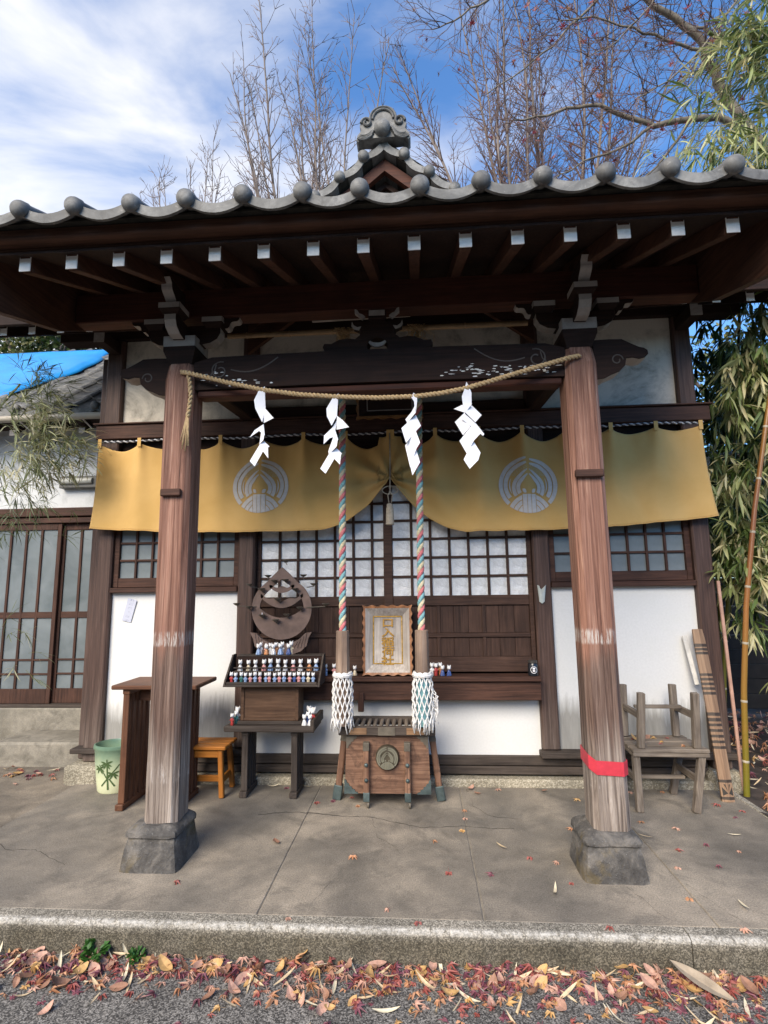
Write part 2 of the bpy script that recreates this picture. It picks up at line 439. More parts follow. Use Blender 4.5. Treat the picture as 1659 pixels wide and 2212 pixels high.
M_PLASTER_SPL = mat_plaster('white_plaster_damp', (.66, .655, .64), (.62, .62, .58), .35, splash=.24)
M_PLASTER_OLD = mat_plaster('old_plaster', (.61, .555, .47), (.27, .245, .205), .95)
M_PLASTER_GREY = mat_plaster('annex_plaster', (.60, .61, .61), (.34, .35, .35), .8)
M_WHITEPAINT = mat_plaster('white_paint_on_wood', (.84, .82, .78), (.50, .46, .41), .5)
M_PALEPAINT = mat_plaster('shaded_pale_paint', (.34, .305, .275), (.17, .145, .13), .85)  # pale paint, its colour darkened for the shadow under the eaves

def mat_post():
    m, nt, p = newmat('porch_post_wood')
    v, raw = coords(nt, (24, 24, .55)); g = noise(nt, v, 2.2, 8, .72, .7)
    vw, _ = coords(nt, (9, 9, .35)); g2 = noise(nt, vw, 1.6, 4, .6, 1.0)
    sx = nt.nodes.new('ShaderNodeSeparateXYZ'); nt.links.new(raw, sx.inputs[0]); Z = sx.outputs[2]
    brown = ramp(nt, g, [(.30, (.028, .010, .006)), (.40, (.150, .064, .040)), (.52, (.255, .128, .088)), (.68, (.42, .26, .19))])
    brown = mix(nt, 1.0, brown, ramp(nt, g2, [(.3, (.62, .56, .54)), (.7, (1.25, 1.22, 1.2))]), 'MULTIPLY')
    grey = ramp(nt, g, [(.32, (.030, .019, .013)), (.43, (.155, .120, .098)), (.55, (.30, .245, .205)), (.70, (.50, .43, .375))])
    dark = ramp(nt, g, [(.30, (.020, .010, .007)), (.46, (.095, .053, .038)), (.70, (.27, .185, .145))])
    zz = math_(nt, 'ADD', Z, math_(nt, 'MULTIPLY', math_(nt, 'SUBTRACT', g2, .5), .55))
    def mr(a, b):
        r_ = nt.nodes.new('ShaderNodeMapRange'); r_.interpolation_type = 'SMOOTHSTEP'
        r_.inputs['From Min'].default_value = a; r_.inputs['From Max'].default_value = b
        nt.links.new(zz, r_.inputs['Value']); return r_.outputs[0]
    c = mix(nt, mr(1.22, 1.02), brown, dark)
    c = mix(nt, mr(.82, .50), c, grey)
    # pale residue of an old paper band round the post
    def band(z0, z1, frac):
        a = nt.nodes.new('ShaderNodeMapRange'); a.interpolation_type = 'SMOOTHSTEP'; a.inputs['From Min'].default_value = z0; a.inputs['From Max'].default_value = z0 + .02
        b = nt.nodes.new('ShaderNodeMapRange'); b.interpolation_type = 'SMOOTHSTEP'; b.inputs['From Min'].default_value = z1; b.inputs['From Max'].default_value = z1 - .03
        nt.links.new(Z, a.inputs['Value']); nt.links.new(Z, b.inputs['Value'])
        n_ = noise(nt, coords(nt, (60, 60, 5))[0], 2.0, 5, .7)
        return math_(nt, 'MULTIPLY', math_(nt, 'MULTIPLY', a.outputs[0], b.outputs[0]), ramp(nt, n_, [(frac, (0,) * 3), (frac + .14, (.85,) * 3)]))
    c = mix(nt, band(1.17, 1.27, .46), c, (.55, .51, .47))
    c = mix(nt, band(.42, .55, .55), c, (.50, .46, .43))
    setc(nt, p, c); p.inputs['Roughness'].default_value = .7
    bump(nt, p, g, .9, .012)
    return m
M_POST = mat_post()

def mat_pillar():
    m, nt, p = newmat('hall_pillar_wood')
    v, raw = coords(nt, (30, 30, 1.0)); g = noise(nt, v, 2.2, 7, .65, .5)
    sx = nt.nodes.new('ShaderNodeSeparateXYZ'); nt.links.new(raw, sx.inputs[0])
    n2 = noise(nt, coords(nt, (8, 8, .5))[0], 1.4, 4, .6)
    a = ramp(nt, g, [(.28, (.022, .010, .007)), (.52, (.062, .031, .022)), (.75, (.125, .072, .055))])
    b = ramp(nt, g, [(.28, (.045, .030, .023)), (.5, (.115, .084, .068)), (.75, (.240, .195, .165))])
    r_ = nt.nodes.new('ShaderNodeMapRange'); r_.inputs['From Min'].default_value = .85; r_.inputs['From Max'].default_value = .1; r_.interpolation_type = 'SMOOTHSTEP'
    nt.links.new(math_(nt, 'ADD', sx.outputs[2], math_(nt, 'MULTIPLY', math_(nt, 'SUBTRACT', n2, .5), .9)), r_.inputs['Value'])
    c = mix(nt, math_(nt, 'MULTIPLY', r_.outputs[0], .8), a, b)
    setc(nt, p, c); p.inputs['Roughness'].default_value = .65; bump(nt, p, g, .5, .007)
    return m
M_PILLAR = mat_pillar()

def mat_tile():
    m, nt, p = newmat('roof_tile_clay')
    v, raw = coords(nt); a = noise(nt, v, 6, 6, .65, .5); b = noise(nt, v, 26, 5, .7, .3)
    c = ramp(nt, a, [(.30, (.050, .050, .050)), (.5, (.118, .117, .113)), (.68, (.230, .225, .213))])
    c = mix(nt, ramp(nt, b, [(.58, (0, 0, 0)), (.72, (.55,) * 3)]), c, (.34, .33, .31))
    c = mix(nt, ramp(nt, noise(nt, v, 11, 5, .7, .6), [(.54, (0, 0, 0)), (.66, (.7,) * 3)]), c, (.055, .052, .048))
    setc(nt, p, c); p.inputs['Roughness'].default_value = .62; bump(nt, p, math_(nt, 'ADD', a, math_(nt, 'MULTIPLY', b, .4)), .3, .006)
    return m
M_TILE = mat_tile()
M_TILE_BED = plain('tile_bed_mossy', (.022, .019, .014), .95, var=.8, scale=18)
M_STONE = mat_speckle('base_stone', (.050, .048, .045), (.17, .16, .15), 120, .9)
def mat_base_stone():
    m, nt, p = newmat('weathered_base_stone')
    v, raw = coords(nt); a = noise(nt, v, 8, 7, .68, .4); b = noise(nt, v, 60, 4, .7)
    c = ramp(nt, a, [(.30, (.024, .022, .021)), (.5, (.082, .076, .070)), (.70, (.215, .195, .172))])
    c = mix(nt, ramp(nt, noise(nt, v, 5.5, 5, .6, .6), [(.56, (0,) * 3), (.68, (.6,) * 3)]), c, (.135, .098, .035))
    c = mix(nt, ramp(nt, b, [(.62, (0,) * 3), (.72, (.4,) * 3)]), c, (.30, .30, .29))
    setc(nt, p, c); p.inputs['Roughness'].default_value = .85; bump(nt, p, math_(nt, 'ADD', a, math_(nt, 'MULTIPLY', b, .4)), 1.0, .02)
    return m
M_STONE = mat_base_stone()

def mat_film():
    """crinkled translucent film behind the lattice: pale and glossy, throws back the sky"""
    m, nt, p = newmat('silver_film_pane')
    v, raw = coords(nt, rand=False); a = noise(nt, v, 9, 4, .6, 1.0); b = noise(nt, v, 120, 2, .6)
    setc(nt, p, ramp(nt, a, [(.3, (.45, .46, .47)), (.5, (.64, .65, .66)), (.7, (.80, .81, .82))]))
    p.inputs['Roughness'].default_value = .22; p.inputs['Specular IOR Level'].default_value = 1.0
    p.inputs['Coat Weight'].default_value = .6; p.inputs['Coat Roughness'].default_value = .12
    bump(nt, p, math_(nt, 'ADD', a, math_(nt, 'MULTIPLY', b, .35)), .9, .010)
    return m
M_FILM = mat_film()
def mat_frost():
    m, nt, p = newmat('frosted_glass_pane')
    v, raw = coords(nt, rand=False); a = noise(nt, v, 2.4, 4, .6, .6)
    setc(nt, p, ramp(nt, a, [(.3, (.10, .122, .13)), (.7, (.20, .225, .235))]))
    p.inputs['Roughness'].default_value = .28; p.inputs['Specular IOR Level'].default_value = .8
    bump(nt, p, noise(nt, v, 240, 2, .6), .2, .002)
    return m
M_FROST = mat_frost()
M_DARKIN = plain('dark_interior', (.012, .010, .009), .95)  # near-black backing sheets: the unlit inside is put into this colour

# ------------------------------------------------------------------ hall body
XC = -.247
hall = thing('shrine_hall', 'wooden shrine hall with white plaster walls, tiled porch roof and two porch posts', 'shrine', (XC, 4.38, 0))
PX = [(-2.76, -2.61), (-1.515, -1.378), (.905, 1.04), (2.155, 2.295)]

fo = MB().box(-2.72, 2.30, 4.283, 4.62, -.2, .055, .012).build('foundation', M_FOUND, hall)
MB().box(-2.86, -2.58, 4.25, 4.52, -.2, .135, .03, jit=.012).build('foot_stone', M_FOUND, hall)
MB().box(2.10, 2.36, 4.27, 4.52, -.2, .12, .03, jit=.012).build('foot_stone', M_FOUND, hall)
for i, (a, b_) in enumerate(PX):
    z0 = .138 if i in (0,) else (.125 if i == 3 else .252)
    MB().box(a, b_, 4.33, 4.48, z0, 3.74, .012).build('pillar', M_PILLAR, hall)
# second half-column standing beside the left corner pillar
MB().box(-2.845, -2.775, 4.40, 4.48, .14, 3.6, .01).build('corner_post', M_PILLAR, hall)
# lower white panels
for n_, a, b_, z0, z1, mt in (('wall_panel', -2.612, -1.513, .25, 1.49, M_PLASTER_SPL), ('wall_panel', 1.038, 2.157, .25, 1.49, M_PLASTER_SPL), ('wall_panel', -1.38, .907, .18, .64, M_PLASTER)):
    MB().box(a, b_, 4.378, 4.43, z0, z1, .003).build(n_, mt, hall)
# upper white panels
for a, b_, z0, z1 in ((-2.612, -1.513, 2.93, 3.745), (-1.38, .907, 3.0, 3.745), (1.038, 2.157, 2.93, 3.79)):
    MB().box(a, b_, 4.380, 4.43, z0, z1, .003).build('upper_wall_panel', M_PLASTER_OLD, hall)
MB().box(-2.62, 2.16, 4.46, 4.50, .06, 3.7, 0).build('dark_backing', M_DARKIN, hall)
MB().box(2.26, 2.30, 4.46, 7.6, .06, 3.7, 0).build('side_wall', wood('greydark', 'Z'), hall)
MB().box(-2.76, -2.72, 4.48, 7.6, .06, 3.7, 0).build('side_wall', wood('greydark', 'Z'), hall)
# ledges on the ground sill, kick boards
MB().box(-2.84, -1.37, 4.285, 4.40, .213, .250, .006).build('sill_ledge', wood('greydark', 'X'), hall)
MB().box(.885, 2.36, 4.285, 4.40, .205, .250, .006).build('sill_ledge', wood('greydark', 'X'), hall)
MB().box(-2.56, 2.12, 4.352, 4.43, .136, .206, .004).build('kick_board', wood('greydark', 'X'), hall)
MB().box(-2.56, 2.12, 4.340, 4.43, .074, .130, .004).build('kick_board', wood('greydark', 'X'), hall)
MB().box(-1.377, .904, 4.355, 4.43, .150, .1835, .002).build('kick_board', wood('greydark', 'X'), hall)
# window sills
for a, b_ in ((-2.609, -1.516), (1.041, 2.154)):
    MB().box(a, b_, 4.322, 4.44, 1.485, 1.527, .005).build('window_sill', wood('facade', 'X'), hall)
# lintel and carved beam over the doors
MB().box(-2.80, 2.37, 4.292, 4.42, 2.81, 2.935, .006).build('lintel', wood('facade', 'X'), hall)
MB().box(-2.82, 2.39, 4.275, 4.40, 2.938, 2.952, .003).build('lintel_cap', wood('facade', 'X'), hall)
MB().box(-1.376, .903, 4.31, 4.42, 2.954, 3.05, .006).build('door_head_beam', wood('dark', 'X'), hall)
MB().box(-2.61, 2.157, 4.40, 4.455, 2.40, 2.81, .002).build('transom_board', wood('dark', 'X'), hall)
# wall plate with overhanging ends, beam noses
MB().box(-3.22, 2.72, 4.33, 4.47, 3.742, 3.88, .006).build('wall_plate', wood('dark', 'X'), hall)
for x in (-2.685, 2.225):
    o = MB().box(x - .048, x + .048, 4.08, 4.34, 3.60, 3.70, .005).build('beam_nose', wood('dark', 'Y'), hall)
    MB().box(x - .046, x + .046, 4.074, 4.0795, 3.602, 3.698, .001).build('painted_end', M_PALEPAINT, o)

# side windows
for a, b_ in ((-2.609, -1.516), (1.041, 2.154)):
    w = MB()
    w.box(a + .002, a + .045, 4.365, 4.41, 1.53, 2.38, .003); w.box(b_ - .045, b_ - .002, 4.365, 4.41, 1.53, 2.38, .003)
    w.box(a + .046, b_ - .046, 4.367, 4.408, 1.530, 1.607, .003); w.box(a + .046, b_ - .046, 4.367, 4.408, 2.30, 2.38, .003)
    wo_ = w.build('window', wood('facade', 'X'), hall)
    xa, xb = a + .047, b_ - .047; n = 7; st = (xb - xa) / n; zs = [1.609 + .148 * i for i in range(5)]
    for i in range(1, n):
        MB().box(xa + st * i - .009, xa + st * i + .009, 4.370, 4.404, 1.608, 2.299, .002).build('mullion', wood('facade', 'Z'), wo_)
    for z in zs[1:]:
        MB().box(xa, xb, 4.3735, 4.400, z - .009, z + .009, .002).build('glazing_bar', wood('facade', 'X'), wo_)
    pm = MB().box(-st / 2, st / 2, -.002, .002, -.074, .074, 0).mesh('pane', M_FROST)
    for i in range(n):
        for z in zs[:4]: inst('pane', pm, (xa + st * (i + .5), 4.393, z + .074), wo_)

# sliding doors
def door(x0, x1, cols, yo):
    d = MB()
    d.box(x0, x0 + (.035 if cols[0] == 'L' else .075), yo, yo + .035, .83, 2.60, .004)
    d.box(x1 - (.075 if cols[0] == 'L' else .035), x1, yo, yo + .035, .83, 2.60, .004)
    xa, xb = (x0 + .036, x1 - .076) if cols[0] == 'L' else (x0 + .076, x1 - .036)
    for z0, z1 in ((.831, .948), (1.352, 1.432), (2.52, 2.60)): d.box(xa, xb, yo + .001, yo + .034, z0, z1, .003)
    do = d.build('sliding_door', wood('door', 'X'), hall)
    n = 7; st = (xb - xa) / n; zs = [1.432 + .155 * i for i in range(8)]
    for i in range(1, n):
        MB().box(xa + st * i - .011, xa + st * i + .011, yo + .003, yo + .030, 1.433, 2.519, .002).build('lattice_bar', wood('door', 'Z'), do)
    for z in zs[1:7]:
        MB().box(xa, xb, yo + .006, yo + .027, z - .010, z + .010, .002).build('lattice_bar', wood('door', 'X'), do)
    pm = MB().box(-st / 2, st / 2, -.002, .002, -.0775, .0775, 0).mesh('pane', M_FILM)
    for i in range(n):
        for z in zs[:6]: inst('pane', pm, (xa + st * (i + .5), yo + .022, z + .0775), do)
    # boarded lower part
    nb = 3; bw = (xb - xa) / nb
    for j, (z0, z1) in enumerate(((.949, 1.098), (1.134, 1.351))):
        nbd = 9; w_ = (xb - xa) / nbd
        for i in range(nbd):
            MB().box(xa + w_ * i + .001, xa + w_ * (i + 1) - .001, yo + .019, yo + .030, z0, z1, .0015).build('board', wood('door', 'Z'), do)
    MB().box(xa, xb, yo + .002, yo + .033, 1.099, 1.133, .003).build('mid_rail', wood('door', 'X'), do)
    for i in range(1, nb):
        for z0, z1 in ((.949, 1.098), (1.134, 1.351)):
            MB().box(xa + bw * i - .013, xa + bw * i + .013, yo + .005, yo + .0185, z0, z1, .002).build('batten', wood('door', 'Z'), do)
    return do
door(-1.375, -.165, 'L', 4.405)
door(-.300, .902, 'R', 4.368)

# shelf in front of the doors
MB().box(-1.372, .898, 4.20, 4.367, .782, .820, .006).build('counter_top', wood('facade', 'X'), hall)
MB().box(-1.372, .898, 4.228, 4.30, .640, .7815, .006).build('counter_apron', wood('facade', 'X'), hall)
o = MB().box(-.50, -.455, 4.205, 4.227, .56, .70, .004).build('counter_bracket', wood('facade', 'Z'), hall)

# ------------------------------------------------------------------ porch
POSTX = (-1.482, .985); PY0, PY1 = 3.06, 3.25; PYC = 3.155
def oct_post(xc, z0, z1, s=.094, ch=.028):
    m = MB(); n = 26; pts = [(-s, -s + ch), (-s + ch, -s), (s - ch, -s), (s, -s + ch), (s, s - ch), (s - ch, s), (-s + ch, s), (-s, s - ch)]
    vs_ = []
    for i in range(n + 1):
        z = z0 + (z1 - z0) * i / n
        k = 1.0 + (.035 * max(0, 1 - (z - z0) / .5)); top = max(0, (z - (z1 - .05)) / .05); k *= 1 - .16 * top * top
        for q, (a, b_) in enumerate(pts):
            w = .0025 * mnoise.noise(Vector((xc * 9 + q * 3.1, z * 2.2, 1.7))) + (.006 * mnoise.noise(Vector((q * 7.7, z * 14, xc))) if z < .45 else 0)
            zz = z + (.012 * mnoise.noise(Vector((q * 5.5, xc, 3))) if i == 0 else 0)
            vs_.append((xc + a * k * (1 + w * 6), PYC + b_ * k * (1 + w * 6), zz))
    fs_ = [(i * 8 + q, i * 8 + (q + 1) % 8, (i + 1) * 8 + (q + 1) % 8, (i + 1) * 8 + q) for i in range(n) for q in range(8)]
    fs_ += [tuple(range(8))[::-1], tuple(n * 8 + q for q in range(8))]
    m.add(vs_, fs_); return m
for xc in POSTX:
    po = oct_post(xc, .218, 2.915).build('porch_post', M_POST, hall)
    zc = 2.085 if xc < 0 else 2.135
    MB().box(xc - (.07 if xc < 0 else .085), xc + (.055 if xc < 0 else .075), 3.032, 3.058, zc - .022, zc + .022, .005).build('wooden_cleat', wood('facade', 'X'), po)
def base_stone(xc, yc, seed):
    random.seed(seed); m = MB()
    prof = [(.168, -.02), (.167, 0), (.150, .10), (.141, .150), (.136, .156), (.136, .160), (.149, .168), (.150, .182), (.140, .198), (.116, .218), (.05, .220)]
    n = 28; vs_ = []
    for r_, z in prof:
        for k in range(n):
            t = k / n * 4; sd = int(t); f = t - sd
            c = [(-1, -1), (1, -1), (1, 1), (-1, 1)]; a, b_ = c[sd], c[(sd + 1) % 4]
            x = (a[0] + (b_[0] - a[0]) * f); y = (a[1] + (b_[1] - a[1]) * f)
            w = 1 + .040 * mnoise.noise(Vector((x * 2.9 + seed * 9, y * 2.9, z * 26)))
            rd = .94 if abs(x) > .95 and abs(y) > .95 else 1.0
            vs_.append((xc + x * r_ * w * rd, yc + y * r_ * w * rd, z + .004 * mnoise.noise(Vector((x * 5, y * 5, seed + z * 9)))))
    fs_ = [(i * n + k, i * n + (k + 1) % n, (i + 1) * n + (k + 1) % n, (i + 1) * n + k) for i in range(len(prof) - 1) for k in range(n)]
    fs_.append(tuple((len(prof) - 1) * n + k for k in range(n)))
    m.add(vs_, fs_)
    return m.build('base_stone', M_STONE, hall, smooth=38)
base_stone(-1.503, 3.152, 1); base_stone(.966, 3.150, 2)

# rainbow beam between the posts, slightly cambered, with carved scroll lines
m = MB(); n = 20; x0, x1 = POSTX[0] + .085, POSTX[1] - .085; top = []; bot = []
for i in range(n + 1):
    u = i / n; x = x0 + (x1 - x0) * u; e = min(u, 1 - u)
    top.append((x, 2.952 + .012 * math.sin(math.pi * u) - .03 * max(0, 1 - e / .05) ** 2)); bot.append((x, 2.742 + .010 * math.sin(math.pi * u)))
m.prism(bot + top[::-1], 3.088, 3.222, 'Y'); beam = m.build('rainbow_beam', wood('dark', 'X'), hall)
MB().box(x0 + .02, x1 - .02, 3.105, 3.205, 2.700, 2.745, .008).build('beam_soffit', wood('red', 'X'), beam)
def scroll(cx, cz, sx_, r_=.055, tail=.33):
    pts = []
    for i in range(26):
        a = i / 25 * 2.2 * math.pi; rr = r_ * (1 - .62 * i / 25); pts.append((cx + sx_ * rr * math.cos(a + 2.6), 3.0865, cz + rr * math.sin(a + 2.6)))
    pts = pts[::-1] + [(cx - sx_ * r_ * .8 + sx_ * tail * t, 3.0865, cz + r_ * .6 - .05 * math.sin(t * math.pi) + .055 * t) for t in (.15, .3, .5, .7, .85, 1.0)]
    return pts
M_CARVE = plain('carved_groove_dust', (.10, .085, .075), .9)
for sg, xx in ((1, x0 + .17), (-1, x1 - .17)):
    pts = []
    for i in range(22):
        a = i / 21 * 2.3 * math.pi; rr = .062 * (1 - .7 * i / 21); pts.append((xx + sg * rr * math.cos(a + 1.2), 3.0885, 2.862 + rr * math.sin(a + 1.2)))
    MB().tube(pts, .0045, 5).build('carved_scroll', M_CARVE, beam)
    MB().tube([(xx + sg * (.07 + .30 * t), 3.0885, 2.868 - .030 * math.sin(t * math.pi) + .07 * t * t) for t in [k / 10 for k in range(11)]], .0045, 5).build('carved_scroll', M_CARVE, beam)
    MB().tube([(xx - sg * (.065 - .04 * t), 3.0885, 2.79 + .12 * t + .02 * math.sin(t * 6)) for t in [k / 8 for k in range(9)]], .004, 5).build('carved_scroll', M_CARVE, beam)
# flaking white paint on the beam face
random.seed(5); m = MB()
for cx, cz, n_, wx in ((-1.10, 2.775, 26, .10), (.42, 2.80, 30, .13), (.70, 2.79, 22, .10), (.30, 2.795, 12, .06), (-1.27, 2.83, 8, .05)):
    for i in range(n_):
        x = cx + random.gauss(0, wx); z = cz + random.gauss(0, .018); a = random.uniform(.006, .022); b_ = random.uniform(.0015, .005); k = random.randint(5, 7)
        if 2.76 < z < 2.93: m.add([(x + a * math.cos(2 * math.pi * q / k) * random.uniform(.6, 1.2), 3.0866, z + b_ * math.sin(2 * math.pi * q / k) * random.uniform(.6, 1.2)) for q in range(k)], [tuple(range(k))])
pk = m.build('paint_flakes', M_WHITEPAINT, beam); pk['kind'] = 'stuff'
# carved beam noses beyond the posts
NL = [(-1.565, 2.965), (-1.66, 2.968), (-1.737, 2.965), (-1.79, 2.935), (-1.835, 2.912), (-1.862, 2.905), (-1.882, 2.890), (-1.884, 2.866), (-1.868, 2.848), (-1.83, 2.838), (-1.79, 2.848), (-1.755, 2.845), (-1.745, 2.80), (-1.71, 2.765), (-1.66, 2.745), (-1.62, 2.725), (-1.565, 2.718)]
for sg in (0, 1):
    pts = NL if not sg else [(2 * XC - a, b_) for a, b_ in NL]
    no = MB().prism(pts, 3.10, 3.21, 'Y').build('carved_nose', wood('dark', 'X'), hall)
    cx = -1.70 if not sg else 2 * XC + 1.70
    MB().tube([(cx + (1 if sg else -1) * .036 * (1 - .6 * i / 18) * math.cos(i / 18 * 2.1 * math.pi), 3.099, 2.835 + .036 * (1 - .6 * i / 18) * math.sin(i / 18 * 2.1 * math.pi)) for i in range(19)], .004, 5).build('carved_scroll', M_CARVE, no)
    und = NL[8:17] if not sg else [(2 * XC - a, b_) for a, b_ in NL[8:17]]
    q = MB()
    for (a, b_), (c, d) in zip(und, und[1:]):
        q.add([(a, 3.102, b_ - .003), (c, 3.102, d - .003), (c, 3.208, d - .003), (a, 3.208, b_ - .003)], [(0, 1, 2, 3)])
    q.build('painted_underside', M_PALEPAINT, no)

# bracket complexes on the posts
def wave(cx, cz, w, h, y0, y1, sg=1):
    L = []; Rr = []
    for i in range(9):
        t = i / 8; off = sg * .45 * h * t + .010 * math.sin(t * math.pi * 3)
        L.append((cx - w / 2 + off, cz + h * t)); Rr.append((cx + w / 2 + off, cz + h * t))
    return L + Rr[::-1]
for ip, xc in enumerate(POSTX):
    br = MB(); yc = PYC
    def blk(m, cx, cy, z0, z1, s0, s1):
        zm = z0 + (z1 - z0) * .45
        vs_ = [(cx + a * s0, cy + b_ * s0, z0) for a, b_ in ((-1, -1), (1, -1), (1, 1), (-1, 1))] + [(cx + a * s1, cy + b_ * s1, zm) for a, b_ in ((-1, -1), (1, -1), (1, 1), (-1, 1))] + [(cx + a * s1, cy + b_ * s1, z1) for a, b_ in ((-1, -1), (1, -1), (1, 1), (-1, 1))]
        fs_ = [(3, 2, 1, 0), (8, 9, 10, 11)] + [(i * 4 + k, i * 4 + (k + 1) % 4, (i + 1) * 4 + (k + 1) % 4, (i + 1) * 4 + k) for i in range(2) for k in range(4)]
        m.add(vs_, fs_)
    blk(br, xc, yc, 2.912, 3.092, .072, .102)
    bo = br.build('bracket_block', wood('dark', 'X'), hall)
    # pale painted upper faces of the block
    for dx in (-1, 1):
        MB().box(xc + dx * .102, xc + dx * .1035, yc - .101, yc + .101, 3.022, 3.090, 0).build('painted_face', M_PALEPAINT, bo)
    MB().box(xc - .101, xc + .101, yc - .1035, yc - .102, 3.022, 3.090, 0).build('painted_face', M_PALEPAINT, bo)
    # arms along X and towards the front, with curved pale ends
    arm = [(-.235, 3.165), (-.235, 3.13), (-.215, 3.095), (-.17, 3.070), (-.11, 3.062), (.11, 3.062), (.17, 3.070), (.215, 3.095), (.235, 3.13), (.235, 3.165)]
    ao = MB().prism([(xc + a, b_) for a, b_ in arm], yc - .038, yc + .038, 'Y').build('bracket_arm', wood('dark', 'X'), hall)
    for s0 in (-1, 1):
        q = MB(); ptsq = [(xc + s0 * a, b_) for a, b_ in ((.237, 3.165), (.237, 3.13), (.217, 3.093), (.172, 3.067), (.122, 3.059))]
        for (a, b_), (c, d) in zip(ptsq, ptsq[1:]): q.add([(a, yc - .037, b_), (c, yc - .037, d), (c, yc + .037, d), (a, yc + .037, b_)], [(0, 1, 2, 3)])
        q.build('painted_end', M_PALEPAINT, ao)
    ar2 = [(yc + a, b_) for a, b_ in arm]
    fo_ = MB().prism(ar2, xc - .037, xc + .037, 'X').build('bracket_arm', wood('dark', 'Y'), hall)
    q = MB(); ptsq = [(yc - a, b_) for a, b_ in ((.237, 3.165), (.237, 3.13), (.217, 3.093), (.172, 3.067), (.122, 3.059))]
    for (a, b_), (c, d) in zip(ptsq, ptsq[1:]): q.add([(xc - .036, a, b_), (xc - .036, c, d), (xc + .036, c, d), (xc + .036, a, b_)], [(0, 1, 2, 3)])
    q.build('painted_end', M_PALEPAINT, fo_)
    for dx, dy in ((-.19, 0), (.19, 0), (0, -.19)):
        s = MB(); blk(s, xc + dx, yc + dy, 3.166, 3.232, .046, .066)
        so = s.build('small_block', wood('dark', 'X'), hall)
        MB().box(xc + dx - .065, xc + dx + .065, yc + dy - .0675, yc + dy - .0662, 3.198, 3.231, 0).build('painted_face', M_PALEPAINT, so)
        for ds in (-1, 1): MB().box(xc + dx + ds * .0662, xc + dx + ds * .0675, yc + dy - .065, yc + dy + .065, 3.198, 3.231, 0).build('painted_face', M_PALEPAINT, so)
    # wavy noses: front one tall, side ones slanted out
    no = MB(); pts = [(yc - .19 - .035 - .10 * t + .010 * math.sin(t * 9.4), 3.233 + .12 * t) for t in [k / 10 for k in range(11)]]
    no.prism(pts + [(yc - .12, 3.353), (yc - .12, 3.233)], xc - .034, xc + .034, 'X'); noo = no.build('wave_nose', wood('dark', 'Y'), hall)
    q = MB()
    for (a, b_), (c, d) in zip(pts, pts[1:]): q.add([(xc - .033, a - .002, b_), (xc + .033, a - .002, b_), (xc + .033, c - .002, d), (xc - .033, c - .002, d)], [(0, 1, 2, 3)])
    q.build('painted_face', M_PALEPAINT, noo)
    for s0 in (-1, 1):
        pts = [(xc + s0 * (.262 + .12 * t + .006 * math.sin(t * 12)), 3.165 + .088 * t - .008 * math.sin(t * 12)) for t in [k / 10 for k in range(11)]]
        no = MB(); no.prism(pts + [(xc + s0 * .30, 3.262), (xc + s0 * .236, 3.20)], yc - .03, yc + .03, 'Y'); noo = no.build('wave_nose', wood('dark', 'X'), hall)
        q = MB()
        for (a, b_), (c, d) in zip(pts, pts[1:]): q.add([(a + s0 * .002, yc - .029, b_ - .002), (c + s0 * .002, yc - .029, d - .002), (c + s0 * .002, yc + .029, d - .002), (a + s0 * .002, yc + .029, b_ - .002)], [(0, 1, 2, 3)])
        q.build('painted_face', M_PALEPAINT, noo)
    # tie beam from the post back to the hall
    px_ = -1.446 if ip == 0 else .972
    MB().bar((xc, PYC + .12, 2.985), (px_, 4.33, 3.04), .10, .20, .01).build('tie_beam', wood('dark', 'Y'), hall)

# frog-leg strut in the middle of the beam
KC = -.235
half = [(0, 3.165), (.05, 3.165), (.055, 3.15), (.10, 3.155), (.145, 3.16), (.155, 3.14), (.12, 3.125), (.105, 3.10), (.11, 3.07), (.14, 3.045), (.19, 3.052), (.24, 3.045), (.29, 3.02), (.335, 3.022), (.345, 3.0), (.335, 2.975), (.20, 2.972), (.06, 2.972), (.066, 3.0), (.05, 3.03), (.02, 3.045), (0, 3.05)]
kr = [(KC + a, b_) for a, b_ in half]; kl = [(KC - a, b_) for a, b_ in half]
ks = MB(); ks.prism(kr, 3.11, 3.20, 'Y'); ks.prism(kl[::-1], 3.11, 3.20, 'Y'); fs = ks.build('frog_leg_strut', wood('dark', 'X'), hall)
MB().box(KC - .055, KC + .055, 3.09, 3.21, 3.167, 3.222, .006).build('bearing_block', wood('dark', 'X'), fs)
MB().box(KC - .05, KC + .05, 3.0865, 3.0895, 3.185, 3.220, 0).build('painted_face', M_PALEPAINT, fs)
for s0 in (-1, 1):
    q = MB(); P = [(KC + s0 * a, b_) for a, b_ in ((.075, 3.19), (.095, 3.205), (.11, 3.21), (.125, 3.235), (.14, 3.24), (.14, 3.215), (.115, 3.195), (.095, 3.175))]
    q.prism(P if s0 > 0 else P[::-1], 3.10, 3.13, 'Y'); q.build('painted_wave', M_PALEPAINT, fs)
    q = MB(); P = [(KC + s0 * a, b_) for a, b_ in ((.10, 3.125), (.125, 3.12), (.148, 3.135), (.158, 3.16), (.162, 3.13), (.145, 3.108), (.115, 3.10))]
    q.prism(P if s0 > 0 else P[::-1], 3.103, 3.109, 'Y'); q.build('painted_edge', M_PALEPAINT, fs)
q = MB(); P = [(KC + .058 * math.cos(a), 3.018 + .045 * math.sin(a)) for a in [math.pi + k / 10 * math.pi for k in range(11)]] + [(KC + .05 * math.cos(a), 3.026 + .026 * math.sin(a)) for a in [2 * math.pi - k / 10 * math.pi for k in range(11)]]
q.prism([(a, b_ + .018) for a, b_ in P], 3.115, 3.13, 'Y'); q.build('painted_crescent', M_PALEPAINT, fs)

